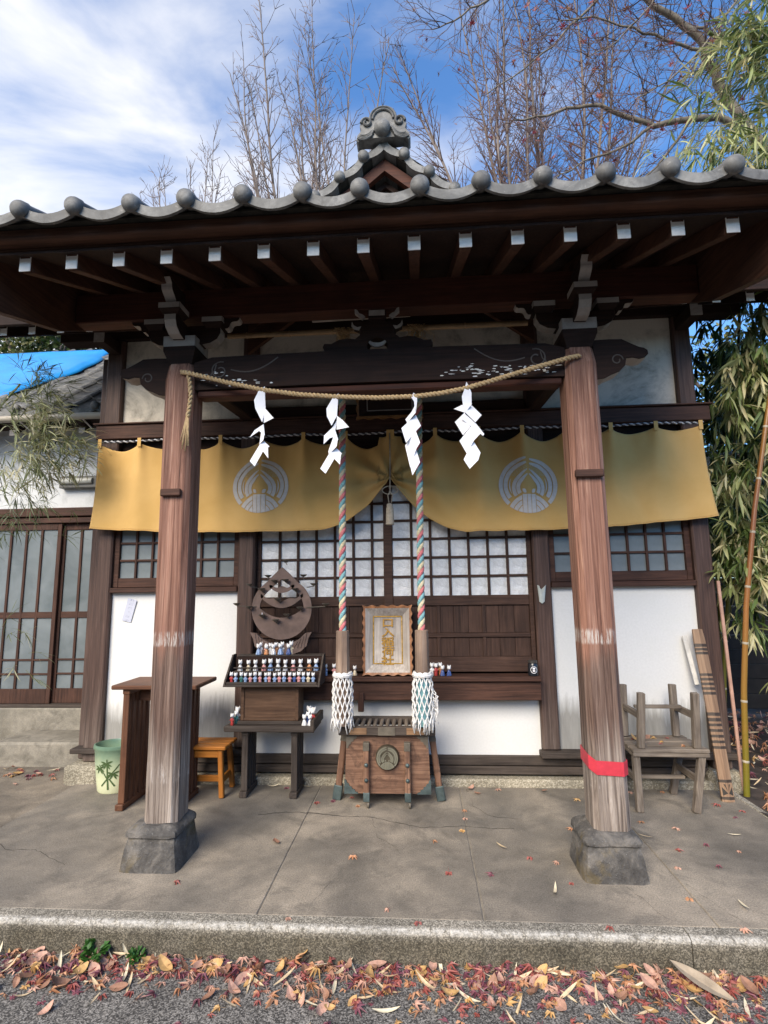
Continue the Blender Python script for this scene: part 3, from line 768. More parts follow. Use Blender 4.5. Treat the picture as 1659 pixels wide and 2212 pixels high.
# ------------------------------------------------------------------ porch roof
SL = .40
def zr(y, z0=3.150): return z0 + SL * (y - 2.42)          # underside of the rafters
VX0, VX1 = -2.215, 1.722
MB().box(VX0, VX1, 3.10, 3.215, 3.234, 3.43, .006).build('eave_purlin', wood('red', 'X'), hall)
rme = MB()
L = 1.95
rme.add(*(lambda t: (t.v, t.f))(MB().bar((0, 0, .0435), (0, L, .0435 + SL * L), .058, .080, .003)))
rmesh = rme.mesh('rafter', wood('rafter', 'Y'))
emesh = MB().box(-.031, .031, -.006, -.001, 0, .082, .002).mesh('rafter_end', M_WHITEPAINT)
for i in range(-1, 16):
    x = -2.02 + .2533 * i
    if x < VX0 + .05 or x > VX1 - .05: continue
    ro = inst('rafter', rmesh, (x, 2.425, 3.152), hall)
    inst('painted_end', emesh, (x, 2.4195, 3.154), ro)
roof = MB()
roof.add([(VX0, 2.36, zr(2.36) + .085), (VX1, 2.36, zr(2.36) + .085), (VX1, 4.6, zr(4.6) + .085), (VX0, 4.6, zr(4.6) + .085),
          (VX0, 2.36, zr(2.36) + .098), (VX1, 2.36, zr(2.36) + .098), (VX1, 4.6, zr(4.6) + .098), (VX0, 4.6, zr(4.6) + .098)],
         [(3, 2, 1, 0), (4, 5, 6, 7), (0, 1, 5, 4), (2, 3, 7, 6), (1, 2, 6, 5), (3, 0, 4, 7)])
rf = roof.build('porch_roof', wood('dark', 'Y'), hall)
MB().box(VX0 - .03, VX1 + .03, 2.372, 2.4185, 3.2385, 3.292, .005).build('eave_batten', wood('rafter', 'X'), rf)
MB().box(VX0 - .05, VX1 + .05, 2.292, 2.371, 3.247, 3.300, .006).build('eave_fascia', wood('rafter', 'X'), rf)
MB().box(VX0 - .06, VX1 + .06, 2.262, 2.33, 3.301, 3.312, 0).build('tile_batten', M_TILE_BED, rf)
# barge boards
for x in (VX0 - .03, VX1 + .03):
    q = MB(); q.prism([(2.36, 3.235), (4.3, 3.235 + .4 * 1.94), (4.3, 3.02 + .4 * 1.94), (3.0, 3.13), (2.36, 2.95)][::1], x - .024, x + .024, 'X')
    q.build('barge_board', wood('rafter', 'Y'), rf)
# eave tiles
TS = .2752; TY = 2.20
def tz(y): return 3.252 + SL * (y - TY)
def tile_lip():
    """pan tile: sagging lip between two rolls, top surface running up the slope"""
    m = MB(); n = 10; prof = []
    for i in range(n + 1):
        u = i / n; prof.append(((u - .5) * TS, -.052 * math.sin(math.pi * u) ** .8 + .052))
    vs_ = []
    for x, z in prof: vs_.append((x, 0, z - .036))          # lip bottom
    for x, z in prof: vs_.append((x, -.004, z + .010))
    for x, z in prof: vs_.append((x, .012, z + .014))
    for x, z in prof: vs_.append((x, .30, z + .014 + SL * .30))
    for x, z in prof: vs_.append((x, .30, z - .004 + SL * .30))
    for x, z in prof: vs_.append((x, .018, z - .008))
    for x, z in prof: vs_.append((x, .016, z - .036))
    w = n + 1; K = 7; fs_ = []
    for r_ in range(K):
        r2 = (r_ + 1) % K
        for i in range(n): fs_.append((r_ * w + i, r_ * w + i + 1, r2 * w + i + 1, r2 * w + i))
    m.add(vs_, fs_); return m
lip = tile_lip().mesh('eave_tile', M_TILE, smooth=40)
def tile_roll(r_=.044, L=1.0):
    m = MB(); prof = [(.001, -.030), (r_ * .45, -.0275), (r_ * .75, -.021), (r_ * .93, -.010), (r_, .002), (r_, .022), (r_ * .86, .024), (r_ * .86, L)]
    m.lathe(prof, (0, 0, 0), 20, 'Y'); q = MB()
    q.add([(x, y, z + SL * max(0, y)) for x, y, z in m.v], m.f); return q
rollm = tile_roll().mesh('round_tile', M_TILE, smooth=40)
random.seed(11)
for i in range(-2, 14):
    x = -1.885 + TS * i
    if x > VX1 + .1 or x < VX0 - .2: continue
    inst('round_tile', rollm, (x + random.uniform(-.006, .006), TY - .012, 3.326 + random.uniform(-.006, .006)), rf)
    inst('eave_tile', lip, (x + TS / 2, TY, tz(TY) + .036 + random.uniform(-.004, .004)), rf)
tf = MB(); nx = 16 * 8
def tsurf(u, v):
    x = -2.44 + u * TS * 16; y = TY + .26 + v * 2.6; ph = ((x + 1.885) / TS) % 1.0
    return (x, y, tz(y) + .05 + .040 * (2 * abs(ph - .5)) ** 2 + .02 * (1 - ((v * 12) % 1.0)))
tf.grid(nx, 48, tsurf); tf.build('tile_courses', M_TILE, rf, smooth=40)['kind'] = 'stuff'

# ------------------------------------------------------------------ main roof
mr_ = MB(); MX0, MX1 = -3.95, 3.45
def zm(y): return 3.66 + .52 * (y - 3.86)
mr_.add([(MX0, 3.80, zm(3.80)), (MX1, 3.80, zm(3.80)), (MX1, 6.4, zm(6.4)), (MX0, 6.4, zm(6.4)), (MX1, 9.0, zm(3.80)), (MX0, 9.0, zm(3.80)),
         (MX0, 3.80, zm(3.80) + .10), (MX1, 3.80, zm(3.80) + .10), (MX1, 6.4, zm(6.4) + .10), (MX0, 6.4, zm(6.4) + .10), (MX1, 9.0, zm(3.80) + .10), (MX0, 9.0, zm(3.80) + .10)],
        [(3, 2, 1, 0), (5, 4, 2, 3), (6, 7, 8, 9), (9, 8, 10, 11), (0, 1, 7, 6), (4, 5, 11, 10), (1, 2, 8, 7), (2, 4, 10, 8), (0, 6, 9, 3), (3, 9, 11, 5)])
mro = mr_.build('main_roof', wood('dark', 'Y'), hall)
MB().box(MX0 - .04, MX1 + .04, 3.765, 3.798, zm(3.80) - .01, zm(3.80) + .11, .005).build('eave_fascia', wood('dark', 'X'), mro)
rm2 = MB().bar((0, 0, -.045), (0, .9, -.045 + .52 * .9), .055, .075, .003).mesh('rafter', wood('dark', 'Y'))
em2 = MB().box(-.029, .029, -.006, -.001, -.082, -.006, .002).mesh('rafter_end', M_WHITEPAINT)
x = -3.86
while x < 3.4:
    if x < VX0 - .12 or x > VX1 + .12:
        ro = inst('main_rafter', rm2, (x, 3.88, zm(3.88)), mro); inst('painted_end', em2, (x, 3.874, zm(3.88)), ro)
    x += .245
ms = MB(); TS2 = .275
def msurf(u, v):
    x = MX0 - .05 + u * (MX1 - MX0 + .1); y = 3.74 + v * 2.70; ph = (x / TS2) % 1.0
    return (x, y, zm(y) + .125 + .045 * (2 * abs(ph - .5)) ** 2 + .02 * (1 - ((v * 11) % 1.0)))
ms.grid(160, 44, msurf); ms.build('tile_courses', M_TILE, mro, smooth=40)['kind'] = 'stuff'
MB().box(MX0 - .05, MX1 + .05, 6.25, 6.55, zm(6.4) + .05, zm(6.4) + .32, .04).build('ridge', M_TILE, mro)

# ------------------------------------------------------------------ gable over the porch
GY = 3.62; GX = -.205; GZ = 4.90; GS = .86
gb = thing('shrine_gable', None, None)
bpy.data.objects.remove(gb)
def gz(dx): return GZ - GS * abs(dx) + .16 * abs(dx) ** 2 * .6
g = MB(); n = 14; W_ = 1.25
pts = [(GX - W_ + 2 * W_ * i / (2 * n), gz(-W_ + 2 * W_ * i / (2 * n)) - .02) for i in range(2 * n + 1)]
low = [(x, z - .06) for x, z in pts]
g.prism(pts + low[::-1], GY - .02, 6.2, 'Y')
go = g.build('gable_roof', M_TILE_BED, hall)
for s0 in (-1, 1):
    bb = MB(); P = []; Q = []
    for i in range(9):
        d = 1.2 * i / 8; P.append((GX + s0 * d, gz(d) - .115)); Q.append((GX + s0 * d, gz(d) - .215 - .02 * (i / 8)))
    pp = P + Q[::-1]; bb.prism(pp if s0 > 0 else pp[::-1], GY + .04, GY + .09, 'Y'); bb.build('barge_board', wood('red', 'X'), go)
    bb = MB(); P = [(a, b_ - .11) for a, b_ in P]; Q = [(a, b_ - .06) for a, b_ in Q]
    pp = P + Q[::-1]; bb.prism(pp if s0 > 0 else pp[::-1], GY + .14, GY + .18, 'Y'); bb.build('inner_barge_board', wood('dark', 'X'), go)
    for k in range(5):      # slanting boards filling the gable
        z0 = GZ - .36 - .085 * k; P = [(GX + s0 * .003, z0), (GX + s0 * 1.1, z0 - 1.1 * .72), (GX + s0 * 1.1, z0 - 1.1 * .72 - .082), (GX + s0 * .003, z0 - .082)]
        q = MB(); q.prism(P if s0 < 0 else P[::-1], GY + .21 + .012 * (k % 2), GY + .25, 'Y'); q.build('gable_board', wood('rafter', 'X'), go)
    # rake tiles with round ends
    rl = MB(); prof = [(.001, -.026), (.022, -.024), (.038, -.014), (.043, -.002), (.043, .02), (.038, .022), (.038, .5)]
    rl.lathe(prof, (0, 0, 0), 18, 'Y'); rlm = rl.mesh('round_tile', M_TILE, smooth=40)
    lp = MB(); st = .235; nn = 8; vs_ = []
    for rr_, (dy, dz0) in enumerate(((0, -.045), (0, .012), (.55, .012), (.55, -.045))):
        for i in range(nn + 1):
            u = i / nn; vs_.append(((u - .5) * st, dy, dz0 + .026 - .036 * math.sin(math.pi * u)))
    w = nn + 1; fs_ = [(r_ * w + i, r_ * w + i + 1, ((r_ + 1) % 4) * w + i + 1, ((r_ + 1) % 4) * w + i) for r_ in range(4) for i in range(nn)]
    lp.add(vs_, fs_); lpm = lp.mesh('rake_tile', M_TILE, smooth=40)
    for k in range(6):
        d = .155 + .185 * k
        inst('round_tile', rlm, (GX + s0 * d, GY - .045, gz(d) - .02 - .01 * k), go)
        dm = d - .0925; sl = math.atan(GS - .19 * dm)
        inst('rake_tile', lpm, (GX + s0 * dm, GY - .03, gz(dm) - .028), go, rot=(0, s0 * sl, 0))
# ridge-end ornament
ON = [(-.16, .0), (-.20, -.02), (-.21, -.05), (-.185, -.075), (-.15, -.06), (-.165, .0), (-.175, .06), (-.15, .10), (-.11, .115), (-.085, .10), (-.095, .15), (-.065, .195), (0, .21), (.065, .195), (.095, .15), (.085, .10), (.11, .115), (.15, .10), (.175, .06), (.165, 0), (.15, -.06), (.185, -.075), (.21, -.05), (.20, -.02), (.16, 0), (.08, -.06), (-.08, -.06)]
on = thing('x', None, None); bpy.data.objects.remove(on)
oz = GZ + .015
ONP = [(GX + a, oz + b_) for a, b_ in [(-.08, -.05), (-.15, -.045), (-.19, -.075), (-.205, -.06), (-.195, -.02), (-.165, .02), (-.178, .06), (-.168, .10), (-.135, .125), (-.10, .12), (-.085, .10), (-.098, .15), (-.07, .20), (0, .222), (.07, .20), (.098, .15), (.085, .10), (.10, .12), (.135, .125), (.168, .10), (.178, .06), (.165, .02), (.195, -.02), (.205, -.06), (.19, -.075), (.15, -.045), (.08, -.05)]]
oo = MB().prism(ONP, GY - .075, GY + .03, 'Y').build('ridge_end_ornament', M_TILE, hall)
dd = MB(); dd.lathe([(.001, -.04), (.03, -.037), (.05, -.026), (.06, -.008), (.062, .01), (.062, .10)], (GX - .005, GY - .10, oz + .015), 24, 'Y'); dd.build('boss', M_TILE, oo, smooth=40)
for s0 in (-1, 1):
    MB().tube([(GX + s0 * (.125 + .042 * (1 - .7 * i / 20) * math.cos(i / 20 * 2.4 * math.pi)), GY - .082, oz + .078 + .042 * (1 - .7 * i / 20) * math.sin(i / 20 * 2.4 * math.pi)) for i in range(21)], .011, 6).build('scroll', M_TILE, oo, smooth=60)
    for k in range(4):
        MB().tube([(GX + s0 * (.06 + .035 * t * 3.2 + .008 * k), GY - .084, oz + .03 - .02 * k - .055 * t - .028 * math.sin(t * 3.1) + .012 * k * t) for t in [j / 8 for j in range(9)]], [.010 * (1 - .5 * j / 8) for j in range(9)], 6).build('cloud_fold', M_TILE, oo, smooth=60)
for k, rr in enumerate((.098, .078)):
    MB().tube([(GX + rr * math.cos(a), GY - .08, oz + .105 + rr * 1.02 * math.sin(a)) for a in [j / 18 * math.pi for j in range(19)]], .010, 6).build('hood_rim', M_TILE, oo, smooth=60)
rt = MB(); rt.tube([(GX, GY, GZ + .06), (GX, 5.9, GZ + .06)], .075, 12); rt.build('ridge_tile', M_TILE, go, smooth=40)
for s0 in (-1, 1):
    sf = MB()
    def gsurf(u, v, s0=s0):
        d = .03 + u * 1.35; y = GY + .02 + v * 2.4; ph = ((y) / .26) % 1.0
        return (GX + s0 * d, y, gz(d) + .005 + .03 * (2 * abs(ph - .5)) ** 2)
    sf.grid(10, 70, gsurf, flip=(s0 < 0)); sf.build('tile_courses', M_TILE, go, smooth=40)['kind'] = 'stuff'
# ------------------------------------------------------------------ crest (rice sheaves in a ring), unit radius
def crest():
    """returns (band strips, ear strips); each strip is a list of (outer, inner) 2D points"""
    S = []; E_ = []
    for s in (-1, 1):
        for ro, ri, a0 in ((1.0, .865, 223), (.835, .70, 214)):
            st = []
            for i in range(25):
                a = R(a0 + (94 - a0) * i / 24); t = max(0, (i - 19) / 5); k = 1 - .06 * t * (1 if s > 0 else 0)
                o_ = (ro * k * math.cos(a), ro * k * math.sin(a)); n_ = ((ri + (ro - ri) * .55 * t * t) * k * math.cos(a), (ri + (ro - ri) * .55 * t * t) * k * math.sin(a))
                st.append(((-s * o_[0], o_[1]), (-s * n_[0], n_[1])))
            S.append(st)
        for ro, ri in ((.565, .445), (.425, .30)):
            st = []
            for i in range(19):
                a = R(212 + (93 - 212) * i / 18); t = max(0, (i - 11) / 7); k = 1 + .20 * t * t
                st.append(((-s * ro * k * math.cos(a), -.10 + ro * k * math.sin(a)), (-s * (ri + .09 * t * t) * k * math.cos(a), -.10 + (ri + .09 * t * t) * k * math.sin(a))))
            S.append(st)
        for ro, ri in ((.74, .60), (.575, .44), (.415, .05)):
            st = []
            for i in range(30):
                rr_ = []
                for r_ in (ro, ri):
                    a0 = math.pi / 2 + math.asin(min(.98, .245 / max(r_, .25))); a = a0 + (math.pi - a0) * i / 29
                    x, y = max(r_, .25) * math.cos(a), -1.06 + max(r_, .25) * math.sin(a)
                    h = math.hypot(x, y)
                    if h > .99: x, y = x * .99 / h, y * .99 / h
                    rr_.append((s * -x, y))
                st.append((rr_[0], rr_[1]))
            S.append(st)
        st = []
        for i in range(7):
            t = i / 6; w = .055 * math.sin(math.pi * min(1, t * .95 + .05)); cx, cy = s * (.10 + .13 * t), -.27 + .13 * t
            st.append(((cx - s * w * .6, cy + w), (cx + s * w * .6, cy - w)))
        S.append(st)
        st = []
        for i in range(12):
            a = R(208 + (158 - 208) * i / 11); w = .022 * math.sin(math.pi * (i + .6) / 12.5)
            st.append(((-s * (.635 + w) * math.cos(a), (.635 + w) * math.sin(a)), (-s * (.635 - w) * math.cos(a), (.635 - w) * math.sin(a))))
        S.append(st)
        for row, rr in enumerate((.66, .575)):
            for k in range(7 - row):
                a = R(146 - 8.2 * k - 4 * row); cx, cy = -s * rr * math.cos(a), rr * math.sin(a); st = []
                for i in range(9):
                    b = 2 * math.pi * i / 8; ca, sa = math.cos(a * 1.0 + .6), math.sin(a + .6)
                    def el(f): u, v = .058 * f * math.cos(b), .030 * f * math.sin(b); return (cx - s * (u * ca - v * sa), cy + (u * sa + v * ca))
                    st.append((el(1.0), el(.55)))
                E_.append(st)
    for x0, x1 in ((-.225, -.08), (-.065, .065), (.08, .225)):
        st = []
        for i in range(7):
            t = i / 6; yb0, yb1 = -math.sqrt(.98 - x0 * x0), -math.sqrt(.98 - x1 * x1)
            st.append(((x0, -.325 + (yb0 + .325) * t), (x1, -.325 + (yb1 + .325) * t)))
        S.append(st)
    return S, E_
CREST_S, CREST_E = crest()

# ------------------------------------------------------------------ yellow curtain
TABX = [-2.715 + .3540 * i for i in range(8)] + [-.205 + .3515 * i for i in range(8)]
GXc, GZc = -.226, 2.365
def cur_top(x):
    best = min(range(len(TABX) - 1), key=lambda i: abs(x - (TABX[i] + TABX[i + 1]) / 2))
    a, b_ = TABX[best], TABX[best + 1]; t = min(1, max(0, (x - a) / (b_ - a)))
    sag = (.055, .038, .052, .06, .045, .05, .095, .0, .085, .05, .07, .075, .045, .04, .02)[best]
    return 2.748 - sag * math.sin(math.pi * t) ** .85
def cur_bot(x):
    d = abs(x - GXc)
    z = 1.972 if x < GXc else 1.940
    if x < -1.4: z += .055 * ((-1.4 - x) / 1.35) ** 2
    if x > .9: z += .085 * ((x - .9) / 1.4) ** 2
    return z + (2.385 - z) * max(0, 1 - d / .64) ** 2.1
AMP = [.026, .034, .030, .036, .040, .046, .050, .045, .045, .050, .046, .040, .034, .036, .032, .022]
def cur_y(x, z):
    zt, zb = cur_top(x), cur_bot(x); v = min(1, max(0, (zt - z) / max(.05, zt - zb)))
    y = 4.262 - .020 * v
    for tx, am in zip(TABX, AMP):
        d = (x - tx); wd = .035 + .085 * v
        y -= am * math.exp(-(d / wd) ** 2) * (1 - .55 * v)
    for i in range(len(TABX) - 1):
        mx = (TABX[i] + TABX[i + 1]) / 2; y += .032 * math.exp(-((x - mx) / .085) ** 2) * max(0, 1 - v * 1.3)
    y += .022 * mnoise.noise(Vector((x * 3.1, z * 1.2, 0))) + .012 * mnoise.noise(Vector((x * 7 + z * 2.5, z * 2.2, 5)))
    dx, dz = x - GXc, z - GZc; rr = math.hypot(dx, dz)
    if rr < 1.0:
        th = math.atan2(dz, abs(dx)); f = math.exp(-rr / .30) * min(1, rr / .05)
        y += .040 * f * math.sin(th * 9.0 + rr * 3) - .03 * math.exp(-rr / .2)
    return y
def mat_cloth():
    m, nt, p = newmat('mustard_curtain_cloth')
    v, _ = coords(nt, rand=False); a = noise(nt, v, 2.2, 5, .6, .4)
    w1 = nt.nodes.new('ShaderNodeTexWave'); w1.inputs['Scale'].default_value = 190; w1.bands_direction = 'X'; nt.links.new(v, w1.inputs['Vector'])
    w2 = nt.nodes.new('ShaderNodeTexWave'); w2.inputs['Scale'].default_value = 190; w2.bands_direction = 'Z'; nt.links.new(v, w2.inputs['Vector'])
    c = ramp(nt, a, [(.3, (.55, .335, .105)), (.7, (.65, .41, .150))])
    setc(nt, p, c); p.inputs['Roughness'].default_value = .85; p.inputs['Specular IOR Level'].default_value = .25
    p.inputs['Sheen Weight'].default_value = .15
    bump(nt, p, math_(nt, 'ADD', w1.outputs['Fac'], w2.outputs['Fac']), .08, .001)
    return m
M_CLOTH = mat_cloth()
M_PRINT = plain('pale_print', (.57, .53, .49), .85, var=.08, scale=40)
M_PRINT_TAN = plain('tan_print', (.52, .41, .22), .85, var=.08, scale=40)
cu = thing('curtain', 'mustard yellow shrine curtain with pale round crests, gathered up in the middle over the doors', 'curtain', (XC, 4.26, 2.75))
for a, b_, nm in ((-2.722, -.228, 'left'), (-.224, 2.262, 'right')):
    m = MB(); nu, nv = 170, 46
    def cf(u, v, a=a, b_=b_):
        x = a + (b_ - a) * u; zt, zb = cur_top(x), cur_bot(x); z = zt + (zb - zt) * v
        fl = v * v * (.060 * max(0, (x - 1.9) / .36) - .035 * max(0, (-2.4 - x) / .32))
        zz = z + (.006 * mnoise.noise(Vector((x * 9, 1, 2))) if v > .97 else 0)
        return (x + fl, cur_y(x, z), zz)
    m.grid(nu, nv, cf, flip=True)
    hem = MB()
    for vv, off in ((1.0, .0),):
        hem.tube([cf(i / 160, 1.0) for i in range(161)], .0045, 5)
    co = m.build('cloth_panel', M_CLOTH, cu, smooth=0)
    sm = co.modifiers.new('solid', 'SOLIDIFY'); sm.thickness = .0025
    hem.build('hem', M_CLOTH, co, smooth=0)
for tx in TABX:
    z0 = 2.750
    MB().box(tx - .016, tx + .016, cur_y(tx, 2.73) - .0075, cur_y(tx, 2.73) - .0045, z0 - .035, z0 + .042, .001).build('hanging_tab', M_CLOTH, cu)
for cx, cz in ((-1.312, 2.352), (.882, 2.302)):
    RR = .232
    def mp_(p): x, z = cx + p[0] * RR, cz + p[1] * RR; return (x, cur_y(x, z) - .0042, z)
    m = MB()
    def addstrip(m, st):
        vs_ = []; K = 4
        for o_, i_ in st:
            for k in range(K + 1): vs_.append(mp_((o_[0] + (i_[0] - o_[0]) * k / K, o_[1] + (i_[1] - o_[1]) * k / K)))
        w = K + 1; m.add(vs_, [(r_ * w + k, r_ * w + k + 1, (r_ + 1) * w + k + 1, (r_ + 1) * w + k) for r_ in range(len(st) - 1) for k in range(K)])
    for st in CREST_S: addstrip(m, st)
    cr = m.build('crest_print', M_PRINT, cu, smooth=0)
    m = MB()
    for st in CREST_E: addstrip(m, st)
    m.build('rice_ear_print', M_PRINT_TAN, cr, smooth=0)
# bamboo-mark near the lower left corner of the curtain
M_INK = plain('black_ink', (.03, .025, .02), .8)
M_ROPEWHITE = plain('white_cord', (.50, .50, .52), .85, var=.2, scale=60)
M_ROPEDARK = plain('dark_cord', (.05, .05, .06), .85)
def strands(path, r, n, pitch, rs, phase=0.0, sub=7, ns=6):
    """n helical strands twisted round a path; returns list of MB"""
    P = [Vector(p) for p in path]; out = [MB() for _ in range(n)]; seg = [0]
    for a, b_ in zip(P, P[1:]): seg.append(seg[-1] + (b_ - a).length)
    N = max(8, int(seg[-1] / pitch * sub)); pts = [[] for _ in range(n)]
    for i in range(N + 1):
        s = seg[-1] * i / N; k = 0
        while k < len(seg) - 2 and seg[k + 1] < s: k += 1
        t = (s - seg[k]) / max(1e-6, seg[k + 1] - seg[k]); p = P[k].lerp(P[k + 1], t); d = (P[k + 1] - P[k]).normalized()
        u = d.cross(Vector((0, 1, 0)))
        if u.length < .2: u = d.cross(Vector((1, 0, 0)))
        u.normalize(); w = d.cross(u)
        for q in range(n):
            a = 2 * math.pi * (s / pitch + q / n) + phase; pts[q].append(p + (u * math.cos(a) + w * math.sin(a)) * r)
    for q in range(n): out[q].tube(pts[q], rs, ns)
    return out
cr_ = thing('curtain_rope', 'black and white twisted cord carrying the yellow curtain under the lintel', 'rope', (XC, 4.255, 2.77))
path = [(-2.735 + 4.98 * i / 40, 4.252, 2.776 - .006 * math.sin(i * .8)) for i in range(41)] + [(2.31, 4.30, 2.79)]
for i, sg in enumerate(strands(path, .0055, 2, .055, .0062, sub=6, ns=5)): sg.build('strand', (M_ROPEWHITE, M_ROPEDARK)[i], cr_, smooth=0)
ct = thing('curtain_tassel', 'pale cord tassel with a bow tying up the middle of the yellow curtain', 'tassel', (GXc, 4.19, 2.36))
M_CORD = plain('beige_cord', (.42, .36, .28), .85, var=.2, scale=50)
MB().tube([(GXc, 4.21, 2.76), (GXc + .002, 4.185, 2.55), (GXc, 4.175, 2.38), (GXc, 4.165, 2.27)], .005, 6).build('cord', M_CORD, ct, smooth=0)
for s0 in (-1, 1):
    MB().tube([(GXc, 4.16, 2.275)] + [(GXc + s0 * (.008 + .055 * math.sin(t * math.pi)), 4.155, 2.275 + .02 * math.cos(t * math.pi) + .012 - .03 * t) for t in [k / 8 for k in range(9)]] + [(GXc, 4.16, 2.27)], .0042, 5).build('bow_loop', M_CORD, ct, smooth=0)
    MB().tube([(GXc, 4.158, 2.27), (GXc + s0 * .018, 4.155, 2.23), (GXc + s0 * .010, 4.155, 2.17)], .0042, 5).build('bow_end', M_CORD, ct, smooth=0)
tm = MB(); tm.lathe([(.012, 0), (.024, -.006), (.026, -.02), (.024, -.028), (.029, -.04), (.034, -.17), (.030, -.172)], (GXc - .004, 4.155, 2.165), 18); tm.build('tassel_skirt', M_CORD, ct, smooth=40)

# ------------------------------------------------------------------ straw rope with paper streamers
M_STRAW = plain('straw', (.50, .355, .19), .85, var=.35, scale=70)
SHP = [(-1.46, 3.05, 2.848), (-1.40, 3.02, 2.828), (-1.15, 3.018, 2.755), (-.929, 3.016, 2.699), (-.70, 3.016, 2.660), (-.478, 3.016, 2.638), (-.24, 3.016, 2.622), (-.006, 3.016, 2.622), (.15, 3.016, 2.636), (.30, 3.016, 2.662), (.444, 3.016, 2.700), (.70, 3.018, 2.772), (.90, 3.03, 2.828), (.975, 3.052, 2.850)]
sh = thing('straw_rope', 'twisted straw rope slung between the two porch posts, frayed end hanging down', 'rope', (XC, 3.02, 2.65))
for sg in strands(SHP, .0075, 2, .05, .0085, sub=7, ns=6): sg.build('strand', M_STRAW, sh, smooth=0)
for sg in strands([(-1.46, 3.05, 2.85), (-1.415, 3.04, 2.84), (-1.395, 3.035, 2.78), (-1.385, 3.034, 2.68), (-1.392, 3.034, 2.60), (-1.40, 3.034, 2.55)], .007, 2, .06, .008, sub=6, ns=5): sg.build('loose_end', M_STRAW, sh, smooth=0)
random.seed(3)
for k in range(9):
    a = random.uniform(-.018, .018)
    MB().tube([(-1.40 + a * .3, 3.034, 2.56), (-1.405 + a * .8, 3.030, 2.48), (-1.412 + a * 1.5, 3.032, 2.36 + random.uniform(-.03, .05))], .0035, 4).build('straw_wisp', M_STRAW, sh, smooth=0)
M_PAPER = plain('white_paper', (.84, .84, .88), .75, var=.03, scale=20)
SHIDE = [
 [[(-0.918, 2.722), (-0.952, 2.69), (-0.975, 2.628), (-0.965, 2.574), (-0.922, 2.488), (-0.907, 2.576)], [(-0.907, 2.576), (-0.919, 2.55), (-0.918, 2.488), (-0.849, 2.508)], [(-0.92, 2.484), (-0.969, 2.441), (-0.992, 2.394), (-0.943, 2.438), (-0.908, 2.408)], [(-0.926, 2.435), (-0.908, 2.408), (-0.912, 2.382), (-0.941, 2.353)], [(-0.916, 2.38), (-0.883, 2.346), (-0.915, 2.319), (-0.958, 2.217), (-0.986, 2.248), (-0.941, 2.348)], [(-0.883, 2.346), (-0.883, 2.268), (-0.917, 2.313)]],
 [[(-0.466, 2.661), (-0.501, 2.628), (-0.535, 2.558), (-0.531, 2.51), (-0.503, 2.452), (-0.473, 2.516)], [(-0.473, 2.516), (-0.477, 2.433), (-0.398, 2.437), (-0.437, 2.484)], [(-0.473, 2.503), (-0.503, 2.443), (-0.547, 2.392), (-0.548, 2.338), (-0.513, 2.378), (-0.488, 2.386), (-0.465, 2.368), (-0.484, 2.429)], [(-0.492, 2.384), (-0.465, 2.364), (-0.473, 2.325), (-0.522, 2.283), (-0.526, 2.301)], [(-0.477, 2.323), (-0.446, 2.288), (-0.488, 2.257), (-0.536, 2.161), (-0.566, 2.19), (-0.52, 2.283)], [(-0.446, 2.288), (-0.455, 2.217), (-0.488, 2.254)]],
 [[(-0.016, 2.642), (-0.029, 2.61), (-0.014, 2.587), (-0.011, 2.552), (-0.005, 2.513), (0.004, 2.582), (0.005, 2.626)], [(-0.005, 2.513), (-0.011, 2.552), (-0.03, 2.52), (-0.067, 2.482), (-0.057, 2.458)], [(-0.005, 2.511), (0.024, 2.442), (-0.008, 2.405), (-0.065, 2.329), (-0.091, 2.42)], [(-0.008, 2.403), (0.016, 2.331), (-0.006, 2.298), (-0.045, 2.195), (-0.072, 2.323)], [(-0.006, 2.296), (0.013, 2.221), (-0.032, 2.138), (-0.045, 2.201)]],
 [[(0.298, 2.7), (0.282, 2.646), (0.266, 2.603), (0.27, 2.555), (0.283, 2.503), (0.322, 2.553), (0.325, 2.631), (0.312, 2.671)], [(0.27, 2.555), (0.218, 2.537), (0.283, 2.505), (0.322, 2.553)], [(0.322, 2.553), (0.38, 2.493), (0.339, 2.445), (0.283, 2.503)], [(0.279, 2.503), (0.222, 2.455), (0.266, 2.372), (0.307, 2.416)], [(0.279, 2.498), (0.341, 2.445), (0.39, 2.379), (0.383, 2.366), (0.257, 2.465)], [(0.311, 2.418), (0.363, 2.371), (0.327, 2.336), (0.285, 2.265), (0.245, 2.341)], [(0.327, 2.336), (0.365, 2.269), (0.349, 2.223), (0.296, 2.168), (0.263, 2.222), (0.285, 2.265)]]]
SLAB = ['white paper streamer, the one beside the left porch post on the straw rope', 'curled white paper streamer hanging in front of the left bell rope', 'narrow white zigzag paper streamer hanging in front of the right bell rope', 'wide white zigzag paper streamer, the one next to the right porch post']
for polys, lb in zip(SHIDE, SLAB):
    x0 = sum(p[0] for p in polys[0]) / len(polys[0]); so = thing('paper_streamer', lb, 'paper streamer', (x0, 3.005, polys[0][0][1]), 'paper streamers on the straw rope')
    for k, P in enumerate(polys):
        cx = sum(p[0] for p in P) / len(P); cz = sum(p[1] for p in P) / len(P); tlt = (.35, -.5, .4, -.45, .5, -.35, .45)[k]; tz_ = (.2, -.25, .3, -.2, .25, -.3, .2)[k]
        y0 = 3.004 - .004 * (k % 2)
        V = [(a, y0 + tlt * (a - cx) * .7 + tz_ * (b_ - cz) * .5, b_) for a, b_ in P]; n = len(V)
        m = MB(); m.add(V + [(a, b_ + .0012, c) for a, b_, c in V], [tuple(range(n)), tuple(range(2 * n - 1, n - 1, -1))] + [(i, i + n, (i + 1) % n + n, (i + 1) % n) for i in range(n)])
        m.build('paper_fold', M_PAPER, so)

